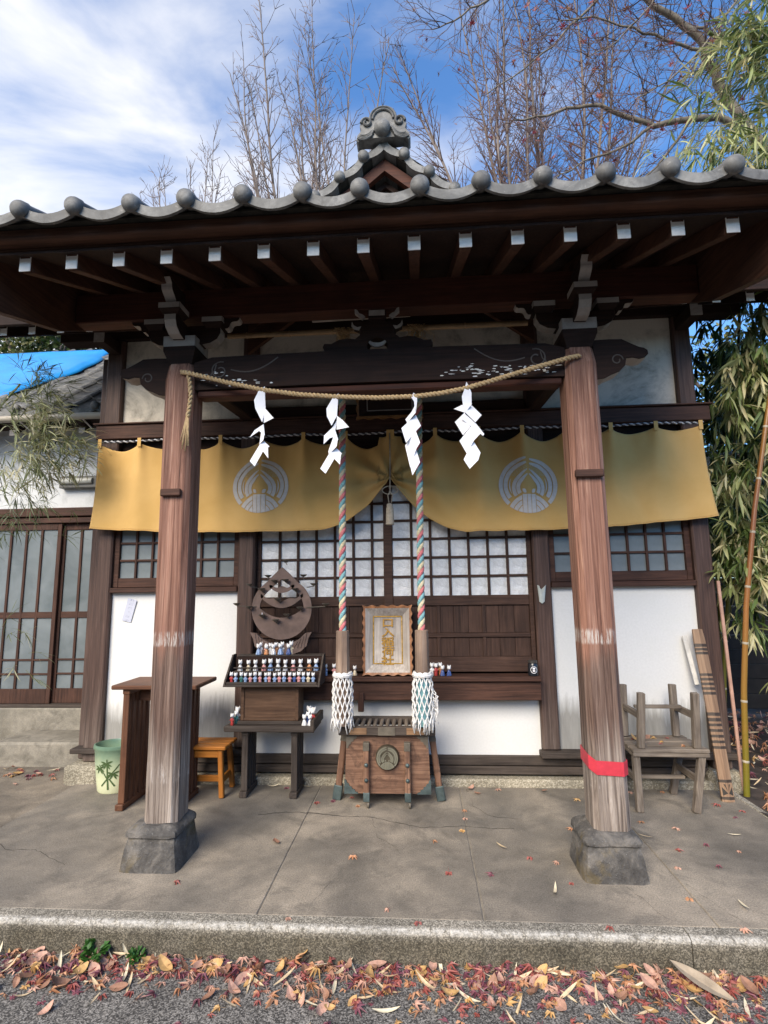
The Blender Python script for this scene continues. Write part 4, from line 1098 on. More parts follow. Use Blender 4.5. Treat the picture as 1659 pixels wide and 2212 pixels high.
# ------------------------------------------------------------------ bell ropes
M_PINK = plain('pink_rope', (.56, .17, .18), .9, var=.35, scale=90, bmp=.5)
M_TEAL = plain('pale_blue_rope', (.20, .40, .43), .9, var=.35, scale=90, bmp=.5)
M_CREAM = plain('cream_rope', (.62, .54, .36), .9, var=.3, scale=90, bmp=.5)
M_GREEN = plain('green_rope', (.03, .19, .11), .9, var=.3, scale=90)
M_NET = plain('white_net_cord', (.66, .65, .64), .9, var=.2, scale=80)
for bi, bx in enumerate((-.565, .0)):
    by = 3.85; bt = .02 if bi else 0.0
    b = thing('bell_rope', ('pink, blue and cream bell rope on the rack side of the plaque, tassel hanging free' if bi == 0 else 'pink, blue and cream bell rope whose frayed net tassel hangs over the offertory box'), 'bell rope', (bx, by, .52), 'bell ropes in front of the doors')
    path = [(bx + bt * t, by, 1.19 + 2.25 * t) for t in [k / 20 for k in range(21)]]
    for sg, mt in zip(strands(path, .0125, 3, .135, .0150, phase=bi * 1.3, sub=10, ns=7), (M_PINK, M_TEAL, M_CREAM)): sg.build('strand', mt, b, smooth=0)
    # octagonal wooden grip
    g = MB(); g.lathe([(.001, .905), (.047, .906), (.050, .912), (.047, 1.195), (.043, 1.200), (.001, 1.201)], (bx, by, 0), 8); g.build('wooden_grip', wood('bell', 'Z'), b)
    # macrame net round the rope end
    core = MB(); core.lathe([(.001, .54), (.040, .55), (.045, .7), (.046, .90), (.001, .903)], (bx, by, 0), 16); core.build('rope_core', M_TEAL if bi else wood('bell', 'Z'), b)
    net = MB(); K = 13
    for s0 in (-1, 1):
        for q in range(K):
            pts = []
            for i in range(22):
                t = i / 21; z = .885 - .31 * t; rr = .058 + .012 * math.sin(min(1, t * 3) * 1.57) + (.006 if bi else 0) * t; a = 2 * math.pi * q / K + s0 * t * 1.45
                wob = .004 * math.cos(2 * K * a); pts.append((bx + (rr + wob) * math.cos(a), by + (rr + wob) * math.sin(a), z))
            net.tube(pts, .0048, 5)
    no = net.build('net', M_NET, b, smooth=0)
    ring = MB()
    for zz, rr in ((.905, .060), (.885, .063), (.893, .066)): ring.tube([(bx + rr * math.cos(a), by + rr * math.sin(a), zz + .005 * math.sin(a * 9)) for a in [k / 24 * 2 * math.pi for k in range(25)]], .009, 6)
    ring.build('net_collar', M_NET, b, smooth=0)
    random.seed(20 + bi); fr = MB()
    for q in range(44):
        a = random.uniform(0, 2 * math.pi); rr = random.uniform(.052, .076); l_ = random.uniform(.045, .10)
        fr.tube([(bx + rr * math.cos(a), by + rr * math.sin(a), .60), (bx + rr * 1.05 * math.cos(a) + random.uniform(-.006, .006), by + rr * 1.05 * math.sin(a), .60 - l_ * .5), (bx + rr * 1.02 * math.cos(a) + random.uniform(-.012, .012), by + rr * math.sin(a), .60 - l_)], .0036, 4)
    if bi:
        for q in range(16):
            z = random.uniform(.62, .80); fr.tube([(bx + .068, by - .01 + random.uniform(-.03, .03), z), (bx + .085 + random.uniform(0, .02), by - .02, z - .02), (bx + .088 + random.uniform(-.01, .02), by - .02, z - random.uniform(.05, .09))], .0036, 4)
    fr.build('fringe', M_NET, b, smooth=0)

# ------------------------------------------------------------------ bamboo pole with straw over the beam
M_BAMBOO_DRY = plain('dry_bamboo', (.30, .20, .105), .5, var=.3, scale=14)
bp = thing('bamboo_pole', 'dry bamboo pole with straw bundles lying above the carved porch beam', 'pole', (XC, 3.50, 3.30))
P = MB(); P.tube([(-1.34, 3.50, 3.302), (.78, 3.50, 3.302)], .019, 12); po = P.build('culm', M_BAMBOO_DRY, bp, smooth=40)
for k in range(7): MB().lathe([(.0195, -.006), (.0225, 0), (.0195, .006)], (-1.2 + k * .31, 3.50, 3.302), 12, 'X').build('node_ring', M_BAMBOO_DRY, bp, smooth=60)
random.seed(8); st = MB()
for cx in (-.50, .0):
    for q in range(60):
        a = random.uniform(0, 6.28); x = cx + random.gauss(0, .030)
        st.tube([(x, 3.50 + .024 * math.cos(a), 3.302 + .024 * math.sin(a)), (x + random.gauss(0, .02), 3.48 + .05 * math.cos(a), 3.29 + .045 * math.sin(a) - .02), (x + random.gauss(0, .035), 3.47 + .06 * math.cos(a), 3.25 + .05 * math.sin(a) - .03)], .002, 3)
st.build('straw_bundle', M_STRAW, bp)['kind'] = 'stuff'
MB().bar((-.72, 3.46, 3.365), (-.03, 3.46, 3.375), .02, .012, .002).build('bamboo_lath', wood('pale', 'X'), bp)

# ------------------------------------------------------------------ plaques
M_GOLD = plain('worn_gold_leaf', (.62, .37, .075), .38, metal=.75, var=.4, scale=50)
M_GOLDP = plain('gold_lettering', (.36, .19, .025), .5, metal=.15, var=.35, scale=60)
def wavy_frame(hw, hh, iw, ih, y_out, y_in, amp, nx, ny):
    """moulded frame ring: wavy outer edge standing forward, inner edge recessed"""
    outer = []; inner = []; K = 16
    def side(p, q, n_, nrm, waves):
        for i in range(n_):
            t = i / n_; w = amp * math.sin(t * waves * math.pi) ** 2 * -1 if 0 < t < 1 else 0
            outer.append((p[0] + (q[0] - p[0]) * t + nrm[0] * w, p[1] + (q[1] - p[1]) * t + nrm[1] * w))
    n1, n2 = 40, 64
    side((-hw, -hh), (hw, -hh), n1, (0, -1), nx); side((hw, -hh), (hw, hh), n2, (1, 0), ny); side((hw, hh), (-hw, hh), n1, (0, 1), nx); side((-hw, hh), (-hw, -hh), n2, (-1, 0), ny)
    def side2(p, q, n_):
        for i in range(n_): t = i / n_; inner.append((p[0] + (q[0] - p[0]) * t, p[1] + (q[1] - p[1]) * t))
    side2((-iw, -ih), (iw, -ih), n1); side2((iw, -ih), (iw, ih), n2); side2((iw, ih), (-iw, ih), n1); side2((-iw, ih), (-iw, -ih), n2)
    return outer, inner
def plaque(name, label, loc, hw, hh, iw, ih, depth, m_edge, m_slope, m_board, lean, chars=None, horiz=False):
    t = thing(name, label, 'plaque', loc); t.rotation_euler = (lean, 0, 0)
    o_, i_ = wavy_frame(hw, hh, iw, ih, 0, depth, .011, 5, 8 if hh > .2 else 4); n = len(o_)
    zc = hh
    def lb(mb, nm, mt, par, sm=None):
        me = mb.mesh(nm, mt, smooth=sm); ob = bpy.data.objects.new(nm, me); COL.objects.link(ob); ob.parent = par; WLOC[ob.name] = Vector(loc); return ob
    e = MB(); mid = [(b_[0] * (hw - .026) / iw, b_[1] * (hh - .026) / ih) for b_ in i_]
    V = [(a, .03, zc + b_) for a, b_ in o_] + [(a, -.012, zc + b_) for a, b_ in o_] + [(a * .985, -.020, zc + b_ * .99) for a, b_ in o_] + [(a, -.014, zc + b_) for a, b_ in mid]
    e.add(V, [(r_ * n + k, r_ * n + (k + 1) % n, (r_ + 1) * n + (k + 1) % n, (r_ + 1) * n + k) for r_ in range(3) for k in range(n)])
    lb(e, 'frame_edge', m_edge, t, 50)
    s = MB(); V = [(a, -.014, zc + b_) for a, b_ in mid] + [(a, depth, zc + b_) for a, b_ in i_]
    s.add(V, [(k, (k + 1) % n, n + (k + 1) % n, n + k) for k in range(n)]); fr = lb(s, 'frame_slope', m_slope, t)
    b = MB(); b.box(-iw - .004, iw + .004, depth + .0015, depth + .012, zc - ih - .004, zc + ih + .004, 0); bo = lb(b, 'board', m_board, t)
    w = .010
    for x0, x1, z0, z1 in ((-iw, -iw + w, -ih, ih), (iw - w, iw, -ih, ih), (-iw + w, iw - w, -ih, -ih + w), (-iw + w, iw - w, ih - w, ih)):
        lb(MB().box(x0 + .001, x1 - .001, depth - .006, depth + .001, zc + z0 + .001, zc + z1 - .001, .002), 'gold_border', M_GOLD, t)
    if chars:
        for k, ch in enumerate(chars):
            cv = bpy.data.curves.new('character', 'FONT'); cv.body = ch; cv.size = .104; cv.extrude = .003; cv.offset = .0024; cv.align_x = 'CENTER'; cv.align_y = 'CENTER'; cv.resolution_u = 2
            tmp = bpy.data.objects.new('tmp_text', cv); COL.objects.link(tmp)
            dg = bpy.context.evaluated_depsgraph_get(); me = bpy.data.meshes.new_from_object(tmp.evaluated_get(dg)); bpy.data.objects.remove(tmp)
            me.name = 'character'; me.materials.clear(); me.materials.append(M_GOLDP)
            xs = [v.co.x for v in me.vertices]; ys = [v.co.y for v in me.vertices]
            cx_, cy_ = (min(xs) + max(xs)) / 2, (min(ys) + max(ys)) / 2
            for v in me.vertices: v.co.x -= cx_; v.co.y -= cy_
            ob = bpy.data.objects.new('character', me); COL.objects.link(ob); ob.parent = t; WLOC[ob.name] = Vector(loc)
            ob.rotation_euler = (math.pi / 2, 0, 0); ob.location = (random.uniform(-.003, .003), depth - .003, zc + .130 - .072 * k); ob.scale = (.98, .72, 1)
    return t
M_EDGE = plain('worn_orange_brown_lacquer', (.30, .13, .055), .55, var=.5, scale=22, bmp=.2)
pq = plaque('name_plaque', 'weathered wooden plaque with gold characters and wavy frame, standing on the shelf', (-.268, 4.235, .822), .200, .272, .118, .186, .030, M_EDGE, wood('pale', 'Z'), wood('pale', 'Z'), -.06, '口入稲荷社')
pq2 = plaque('dark_plaque', 'dark plaque with gilt wavy frame hung high above the doors behind the straw rope', (-.22, 4.16, 2.865), .275, .165, .19, .095, .030, plain('tarnished_gilt', (.20, .095, .03), .5, var=.4, scale=20), wood('dark', 'X'), wood('dark', 'X'), .16)
for ch in pq2.children:
    if ch.name.startswith('gold_border'):
        ch.data = ch.data.copy(); ch.data.materials[0] = M_PALEPAINT
# ------------------------------------------------------------------ small stand with box and tiered rack
st = thing('offering_stand', 'low dark wooden stand with slatted side legs under the wooden box', 'stand', (-1.13, 4.18, 0))
MB().box(-1.468, -.795, 3.985, 4.26, .463, .505, .006, jit=.002).build('table_top', wood('greydark', 'X'), st)
MB().bar((-.812, 3.99, .512), (-.790, 4.25, .535), .03, .07, .004).build('end_lip', wood('greydark', 'Y'), st)
def slat_leg(par, x0, x1, y0, y1, ztop, mt, n=4):
    lo = MB().box(x0 - .006, x1 + .006, y0 - .02, y1 + .02, 0.001, .042, .005).build('leg', wood(mt, 'Y'), par)
    MB().box(x0 - .004, x1 + .004, y0, y1, ztop - .035, ztop, .004).build('head_rail', wood(mt, 'Y'), lo)
    st_ = (y1 - y0 - .01) / (n - 1) if n > 1 else 0
    for k in range(n):
        y = y0 + .005 + (y1 - y0 - .045) * k / (n - 1)
        MB().box(x0, x1, y, y + .036, .042, ztop - .035, .003).build('slat', wood(mt, 'Z'), lo)
slat_leg(st, -1.345, -1.300, 4.03, 4.255, .462, 'greydark', 4)
slat_leg(st, -.975, -.930, 4.03, 4.255, .462, 'greydark', 4)
bx = thing('wooden_box', 'plain brown wooden box with a panelled front carrying the figurine rack', 'box', (-1.14, 4.14, .505))
MB().box(-1.385, -.90, 4.035, 4.225, .506, .530, .004).build('base_board', wood('greydark', 'X'), bx)
bb = MB().box(-1.362, -.925, 4.05, 4.22, .531, .785, .005).build('body', wood('box', 'X'), bx)
for x0, x1, z0, z1 in ((-1.362, -1.338, .533, .783), (-.949, -.925, .533, .783), (-1.337, -.950, .765, .783), (-1.337, -.950, .533, .550)):
    MB().box(x0, x1, 4.041, 4.0495, z0, z1, .002).build('front_moulding', wood('box', 'X'), bb)
rk = thing('figurine_rack', 'dark three-tier wooden rack holding rows of small white fox figurines', 'rack', (-1.115, 4.10, .786))
MB().box(-1.465, -.765, 3.965, 4.225, .787, .803, .003).build('base_shelf', wood('greydark', 'X'), rk)
MB().box(-1.462, -.768, 4.055, 4.066, .804, .880, .002).build('riser', wood('dark', 'X'), rk)
MB().box(-1.440, -.768, 4.066, 4.135, .872, .884, .003).build('shelf', wood('greydark', 'X'), rk)
MB().box(-1.440, -.768, 4.136, 4.147, .885, .985, .002).build('riser', wood('dark', 'X'), rk)
MB().box(-1.430, -.768, 4.136, 4.222, .9855, .997, .003).build('shelf', wood('greydark', 'X'), rk)
MB().box(-1.455, -.776, 3.970, 3.979, .8035, .822, .002).build('front_lip', wood('greydark', 'X'), rk)
MB().box(-1.435, -.776, 4.067, 4.073, .905, .915, .002).build('guard_rail', wood('greydark', 'X'), rk)
for x in (-1.4645, -.767):
    q = MB(); q.prism([(3.963, .788), (4.223, .788), (4.223, .998), (4.15, .998), (4.06, .90), (3.99, .83)], x, x + (-.012 if x < -1 else .012), 'X'); q.build('side_panel', wood('greydark', 'Z'), rk)

# ------------------------------------------------------------------ flame-shaped candle stand
M_IRON = plain('rusty_painted_iron', (.150, .100, .082), .6, metal=.25, var=.3, scale=10, bmp=.15)
M_IRON_D = plain('dark_iron', (.115, .098, .075), .6, metal=.2, var=.3, scale=20)
cs = thing('candle_stand', 'flat brown jewel-shaped iron candle stand with small dishes behind the fox figurines', 'candle stand', (-1.10, 4.19, 1.0))
CX_, CZ_ = -1.10, 1.348; cy0, cy1 = 4.182, 4.196
def strip_solid(mb, A, B, y0, y1):
    n = len(A); V = [(a[0], y0, a[1]) for a in A] + [(b_[0], y0, b_[1]) for b_ in B] + [(a[0], y1, a[1]) for a in A] + [(b_[0], y1, b_[1]) for b_ in B]; F = []
    for i in range(n - 1):
        F += [(i, i + 1, n + i + 1, n + i), (2 * n + i, 3 * n + i, 3 * n + i + 1, 2 * n + i + 1), (i, 2 * n + i, 2 * n + i + 1, i + 1), (n + i, n + i + 1, 3 * n + i + 1, 3 * n + i)]
    mb.add(V, F)
O_, I_ = [], []
for i in range(73):
    a = 2 * math.pi * i / 72; x, y = .240 * math.cos(a), .240 * math.sin(a)
    t = max(0, math.sin(a)); k = max(0, 1 - abs(a % (2 * math.pi) - math.pi / 2) / .75)
    y += .085 * k ** 1.6; x *= 1 - .28 * k * (1 - k) * 1.2
    O_.append((CX_ + x, CZ_ + y))
    xi = .176 * math.cos(a)
    if math.sin(a) >= 0: yi = .176 * math.sin(a) + .055 * k ** 1.6; xi *= 1 - .25 * k * (1 - k)
    else: yi = -.072 + .075 * (abs(xi) / .176) ** 2
    I_.append((CX_ + xi, CZ_ + yi))
pl = MB(); strip_solid(pl, O_, I_, cy0, cy1)
for xw, fb, ft in ((.170, lambda u: .004 + .085 * u * u, lambda u: .066 + .045 * u * u - .008 * math.cos(u * 9)), (.100, lambda u: .122 + .045 * u * u, lambda u: .168 + .012 * u * u + .008 * math.cos(u * 7))):
    A = []; B = []
    for i in range(25):
        u = -1 + 2 * i / 24; A.append((CX_ + xw * u, CZ_ + ft(u))); B.append((CX_ + xw * u, CZ_ + fb(u)))
    strip_solid(pl, A, B, cy0, cy1)
plo = pl.build('plate', M_IRON, cs)
wing = [(-.02, 1.075), (-.09, 1.085), (-.15, 1.115), (-.195, 1.158), (-.245, 1.165), (-.22, 1.12), (-.205, 1.06), (-.16, 1.02), (-.10, .998), (.10, .998), (.16, 1.02), (.205, 1.06), (.22, 1.12), (.245, 1.165), (.195, 1.158), (.15, 1.115), (.09, 1.085), (.02, 1.075)]
bo = MB().prism([(CX_ + a, b_) for a, b_ in wing], 4.165, 4.2, 'Y').build('cloud_base', M_IRON, cs)
for s0 in (-1, 1):
    for k in range(4): MB().tube([(CX_ + s0 * (.11 + .025 * k + .02 * t), 4.163, 1.045 + .022 * k * t + .05 * t + .01 * math.sin(t * 6)) for t in [j / 6 for j in range(7)]], .0045, 5).build('cloud_fold', M_IRON, bo)
dish = MB(); dish.lathe([(.003, -.012), (.012, -.010), (.024, .0), (.031, .008), (.028, .0085), (.010, -.002)], (0, 0, 0), 12)
dm = dish.mesh('dish', M_IRON_D, smooth=50)
for zx, zy in ((890, 100), (760, 358), (905, 352), (435, 405), (1285, 410), (590, 465), (1035, 470), (810, 600), (265, 655), (1440, 672), (425, 695), (1105, 712), (605, 805), (930, 800), (785, 868), (1110, 290), (630, 290)):
    X_ = CX_ + (zx - 843) * .000601; Z_ = CZ_ - (zy - 720) * .000601; yy = 4.14 if zy not in (100, 290) else (4.19 if zy == 100 else 4.235)
    inst('dish', dm, (X_, yy, Z_), cs)
    if zx in (435, 1285, 265, 1440):
        q = MB(); q.bar((X_, yy, Z_ - .015), (CX_ + (.20 if zx > 800 else -.20), 4.18, Z_ - .022), .006, .006, .001); q.build('arm', M_IRON_D, cs)
    else:
        q = MB(); q.bar((X_, yy, Z_ - .012), (X_ + .012, 4.186, Z_ - .03), .006, .006, .001); q.build('arm', M_IRON_D, cs)
MB().lathe([(.003, 0), (.003, .026), (.001, .027)], (CX_ + (605 - 843) * .000601, 4.14, CZ_ - (805 - 720) * .000601 - .003), 8).build('candle_stub', M_PAPER, cs)

# ------------------------------------------------------------------ fox figurines
M_FOX = plain('white_glazed_fox', (.80, .79, .77), .3, var=.04)
ROBE = {n_: plain('robe_' + n_, c_, .4, var=.25, scale=90) for n_, c_ in dict(red=(.40, .045, .04), blue=(.27, .38, .58), dark_blue=(.05, .09, .26), green=(.05, .16, .14), pink=(.62, .29, .27), cream=(.62, .52, .36), white=(.72, .71, .70), orange=(.58, .25, .10)).items()}
def fox_head(s=1.0, z=0.0):
    h = MB(); h.lathe([(.001, -.011), (.007, -.0095), (.0105, -.003), (.0105, .003), (.008, .009), (.001, .0115)], (0, 0, z), 10)
    h.lathe([(.0065, 0), (.0045, -.007), (.002, -.011), (.0005, -.012)], (0, -.006, z - .003), 8, 'Y')
    for sx in (-1, 1):
        h.add([(sx * .003, -.003, z + .008), (sx * .0105, -.003, z + .006), (sx * .008, .003, z + .006), (sx * .0076, -.001, z + .0165)], [(0, 1, 3), (1, 2, 3), (2, 0, 3)])
    return h
FM = {}
for k_, mt in ROBE.items():
    b = MB(); b.lathe([(.012, 0), (.0135, .004), (.0120, .022), (.0125, .036), (.0115, .048), (.006, .057), (.005, .060)], (0, 0, 0), 12, sy=.85)
    for sx in (-1, 1): b.tube([(sx * .010, -.002, .048), (sx * .0135, -.007, .038), (sx * .006, -.012, .035)], [.0042, .0045, .003], 6)
    FM['stand_' + k_] = b.mesh('fox_figurine', mt, smooth=50)
    b = MB(); b.lathe([(.018, 0), (.0195, .005), (.016, .018), (.0115, .032), (.007, .042), (.005, .046)], (0, 0, 0), 12, sy=.85)
    for sx in (-1, 1): b.tube([(sx * .007, -.010, .030), (sx * .0075, -.0135, .014), (sx * .0075, -.017, .003)], [.004, .004, .005], 6)
    FM['sit_' + k_] = b.mesh('fox_figurine', mt, smooth=50)
HEADM = {True: fox_head(z=.070).mesh('head', M_FOX, smooth=60), False: fox_head(z=.056).mesh('head', M_FOX, smooth=60)}
def fox(col, standing, x, y, z, s, label, rz=0.0, group='fox figurines around the rack'):
    o = bpy.data.objects.new('fox_figurine', FM[('stand_' if standing else 'sit_') + col]); COL.objects.link(o)
    o.location = (x, y, z); o.scale = (s, s, s); o.rotation_euler = (0, 0, rz); WLOC[o.name] = Vector((x, y, z))
    tag(o, label, 'figurine', group)
    h = bpy.data.objects.new('head', HEADM[standing]); COL.objects.link(h); h.parent = o; h.scale = (1.35, 1.35, 1.35); h.location = (0, -.002, -.022 if standing else -.018)
    return o
random.seed(12)
nice = lambda c: c.replace('_', ' ')
ROW = 'red blue green blue pink blue pink blue pink blue pink blue pink dark_blue pink blue cream blue'.split()
for i, c_ in enumerate(ROW):
    fox(c_, True, -1.430 + .0366 * i + random.uniform(-.004, .004), 4.018 + random.uniform(-.008, .008), .8035, random.uniform(.86, .97), 'small standing white fox figurine in %s robe, bottom row of the three-tier rack' % nice(c_), random.uniform(-.3, .3), 'fox figurines in the bottom row of the rack')
for i in range(11):
    c_ = ('white', 'cream', 'white', 'pink', 'blue', 'white', 'white', 'pink', 'white', 'orange', 'blue')[i]
    fox(c_, False, -1.388 + .0585 * i + random.uniform(-.005, .005), 4.100, .8845, random.uniform(1.05, 1.2), 'seated white fox figurine with %s bib behind the guard rail, middle row of the rack' % nice(c_), random.uniform(-.3, .3), 'fox figurines in the middle row of the rack')
for i, (c_, x, y, s, sd) in enumerate((('blue', -1.268, 4.155, 1.1, False), ('orange', -1.205, 4.155, 1.0, False), ('white', -1.150, 4.155, 1.1, False), ('blue', -1.095, 4.155, 1.15, False), ('dark_blue', -1.030, 4.155, 1.1, False), ('white', -1.255, 4.178, 1.05, True), ('pink', -1.215, 4.180, .95, True), ('white', -1.180, 4.176, .95, True), ('orange', -1.135, 4.180, 1.0, True), ('white', -1.085, 4.180, 1.05, True), ('cream', -1.015, 4.178, 1.1, True))):
    fox(c_, sd, x, y - .008, .998, s, ('%s white fox figurine in %s on the top tier, before the iron candle stand' % ('tall standing' if sd else 'seated', nice(c_))), random.uniform(-.3, .3), 'fox figurines on the top tier of the rack')
for c_, x, y, z, s, sd, lb in (('red', -1.417, 4.02, .5055, .95, True, 'white fox figurine in red robe at the free end of the low stand'), ('white', -1.405, 4.10, .5055, 1.3, True, 'tall white fox figurine squeezed between pillar and wooden box'), ('green', -1.40, 4.06, .5055, 1.05, True, 'white fox figurine in green robe beside the wooden box'),
        ('white', -.875, 4.02, .5055, 1.05, False, 'seated white fox figurine in the heap at the lipped end of the stand'), ('dark_blue', -.855, 4.055, .5055, 1.0, True, 'white fox figurine in dark blue robe in the heap on the stand'), ('white', -.845, 4.10, .5055, 1.2, True, 'standing white fox figurine at the back of the heap on the stand'), ('white', -.832, 4.02, .5055, 1.05, False, 'seated white fox figurine in the heap at the lipped end of the stand'), ('red', -.822, 4.075, .5055, 1.2, True, 'white fox figurine in red robe in the heap on the stand'), ('white', -.868, 4.15, .5055, 1.25, True, 'standing white fox figurine at the back of the heap on the stand'), ('orange', -.828, 4.13, .5055, 1.2, True, 'white fox figurine in orange robe in the heap on the stand')):
    fox(c_, sd, x, y, z, s, lb, random.uniform(-.4, .4), 'fox figurines on the low stand')
for c_, x, s, sd, lb, yy in (('blue', -.760, 1.0, True, 'white fox figurine in blue robe alone on the shelf beside the rack', 4.27), ('pink', -.805, .9, True, 'white fox figurine in pink robe on the shelf close to the rack', 4.30), ('pink', -.695, 1.0, True, 'white fox figurine in pink robe on the shelf behind the left bell rope', 4.27), ('cream', -.530, 1.0, False, 'seated fox figurine with cream bib beside the gold-lettered plaque', 4.27),
        ('white', .075, 1.05, True, 'tall white fox figurine standing next to the right bell rope grip on the shelf', 4.27), ('red', .105, 1.05, True, 'white fox figurine in red robe on the shelf right of the plaque', 4.26), ('orange', .140, 1.05, True, 'white fox figurine in orange robe on the shelf right of the plaque', 4.29), ('dark_blue', .155, 1.05, False, 'seated white fox figurine with dark blue bib on the shelf, inner one of two', 4.25), ('dark_blue', .205, 1.05, False, 'seated white fox figurine with dark blue bib on the shelf, outer one of two', 4.25), ('cream', -.03, 1.0, True, 'cream robed fox figurine half hidden behind the right bell rope', 4.29)):
    fox(c_, sd, x, yy, .8205, s, lb, random.uniform(-.3, .3), 'fox figurines on the shelf')

# ------------------------------------------------------------------ jar on the shelf
M_JAR = plain('black_jar', (.012, .014, .018), .12, var=.1)
jr = thing('jar', 'small black lidded jar with a white round mark at the pillar end of the shelf', 'jar', (.845, 4.25, .82))
j = MB(); j.lathe([(.034, .001), (.038, .004), (.038, .085), (.033, .094), (.001, .095)], (.845, 4.25, .82), 20); j.build('body', M_JAR, jr, smooth=40)
j = MB(); j.lathe([(.034, .0955), (.035, .098), (.035, .112), (.032, .115), (.001, .1155)], (.845, 4.25, .82), 20); j.build('lid', plain('jar_lid', (.10, .095, .09), .3, .6), jr, smooth=40)
def on_jar(a, z, r_=.0386): return (.845 + r_ * math.sin(a), 4.25 - r_ * math.cos(a), .82 + z)
q = MB(); V = []
for k in range(25):
    b = 2 * math.pi * k / 24
    for rr in (.026, .0225): V.append(on_jar(rr * math.cos(b) / .038, .047 + rr * math.sin(b)))
q.add(V, [(2 * k, 2 * k + 1, 2 * k + 3, 2 * k + 2) for k in range(24)])
for zc in (.057, .040):
    V = [on_jar(.010 * math.cos(2 * math.pi * k / 12) / .038, zc + .0075 * math.sin(2 * math.pi * k / 12)) for k in range(12)]; q.add(V, [tuple(range(12))])
q.build('round_mark', M_PAPER, jr)

# ------------------------------------------------------------------ coin box
M_COPPER = plain('verdigris_metal', (.085, .115, .115), .5, metal=.55, var=.45, scale=14, bmp=.2)
M_BRONZE = plain('dark_bronze', (.105, .090, .065), .45, metal=.7, var=.35, scale=16)
cb = thing('offertory_box', 'slatted wooden offertory box with bronze crest and verdigris corner plates', 'offertory box', (-.26, 4.0, 0))
bd = MB()
V = [(-.560, 3.905, .085), (.040, 3.905, .085), (.040, 4.16, .085), (-.560, 4.16, .085), (-.548, 3.915, .475), (.028, 3.915, .475), (.028, 4.15, .475), (-.548, 4.15, .475)]
bd.add(V, [(3, 2, 1, 0), (4, 5, 6, 7), (0, 1, 5, 4), (1, 2, 6, 5), (2, 3, 7, 6), (3, 0, 4, 7)]); bdo = bd.build('body', wood('saisen', 'X'), cb)
for x0, x1, y0, y1 in ((-.600, .080, 3.870, 3.905), (-.600, .080, 4.165, 4.20)):
    lo = MB().box(x0, x1, y0, y1, .476, .535, .005).build('rim_rail', wood('greydark', 'X'), cb)
for x in (-.600, .045): MB().box(x, x + .035, 3.906, 4.164, .478, .533, .004).build('rim_rail', wood('greydark', 'Y'), cb)
for k in range(13):
    x = -.548 + .0455 * k; MB().box(x, x + .026, 3.906, 4.164, .503, .524, .006).build('slat', wood('grey', 'Y'), cb)
for x0, x1 in ((-.52, -.40), (-.12, .0)): MB().box(x0, x1, 3.8665, 3.869, .484, .528, .002).build('worn_patch', wood('oar', 'X'), lo)
MB().box(-.32, -.20, 3.866, 3.8695, .478, .533, .002).build('metal_band', M_IRON_D, lo)
# front legs with casters
for x in (-.404, -.118):
    lg = MB().box(x - .020, x + .020, 3.858, 3.898, .045, .430, .006).build('leg', wood('saisen', 'Z'), cb)
    MB().box(x - .022, x + .022, 3.856, 3.900, .375, .432, .003).build('cap_fitting', M_IRON_D, lg); MB().box(x - .022, x + .022, 3.856, 3.900, .045, .105, .003).build('foot_fitting', M_COPPER, lg)
    for z in (.185, .285): MB().lathe([(.001, -.012), (.010, -.010), (.014, -.003), (.014, .002)], (x, 3.857, z), 14, 'Y').build('stud', M_COPPER, lg, smooth=50)
    w = MB(); w.lathe([(.019, -.008), (.022, -.005), (.022, .005), (.019, .008)], (x + .012, 3.878, .0225), 16, 'X'); w.build('caster', M_IRON_D, lg, smooth=40)
# splayed side legs
for s0, x0, x1 in ((-1, -.575, -.625), (1, .055, .105)):
    lg = MB().bar((x0, 4.03, .455), (x1, 4.03, .06), .05, .045, .008, up=(1, 0, 0)).build('side_leg', wood('saisen', 'Z'), cb)
    MB().bar((x1 - s0 * .006, 4.03, .10), (x1 + s0 * .010, 4.03, .002), .065, .062, .005, up=(1, 0, 0)).build('foot_fitting', M_COPPER, lg)
    MB().bar((x0 - s0 * .003, 4.03, .462), (x0 + s0 * .008, 4.03, .40), .054, .05, .004, up=(1, 0, 0)).build('cap_fitting', M_IRON_D, lg)
def corner(px_, pz_, sx, sz, z_at):
    P = [(0, 0), (.098, 0), (.090, .012), (.078, .012), (.070, .028), (.056, .030), (.050, .046), (.036, .050), (.030, .066), (.018, .070), (.014, .088), (0, .095)]
    Q = [(px_ + sx * a, pz_ + sz * b_) for a, b_ in P]
    yb = 3.905 + .010 * (z_at - .085) / .39
    q = MB(); q.prism(Q if sx * sz > 0 else Q[::-1], yb - .008 + (0), yb - .001, 'Y'); return q
for px_, pz_, sx, sz in ((-.562, .084, 1, 1), (.042, .084, -1, 1), (-.549, .4745, 1, -1), (.029, .4745, -1, -1)):
    c = corner(px_, pz_, sx, sz, pz_).build('corner_plate', M_COPPER if sz > 0 else M_IRON_D, bdo)
# crest medallion
md = MB(); MR = .083; mc = (-.258, 3.908, .325)
md.lathe([(.001, -.030), (MR * .6, -.030), (MR * .93, -.026), (MR, -.018), (MR * 1.02, 0)], mc, 32, 'Y'); mdo = md.build('crest_medallion', M_BRONZE, bdo, smooth=35)
q = MB()
for st_ in CREST_S:
    V = []
    for o_, i_ in st_:
        for p_ in (o_, i_): V.append((mc[0] + p_[0] * MR * .90, mc[1] - .0335, mc[2] + p_[1] * MR * .90))
    q.add(V, [(2 * k, 2 * k + 1, 2 * k + 3, 2 * k + 2) for k in range(len(st_) - 1)])
co = q.build('crest_relief', plain('rubbed_bronze', (.26, .25, .19), .4, metal=.6, var=.2), mdo); sm = co.modifiers.new('solid', 'SOLIDIFY'); sm.thickness = .004; sm.offset = 0

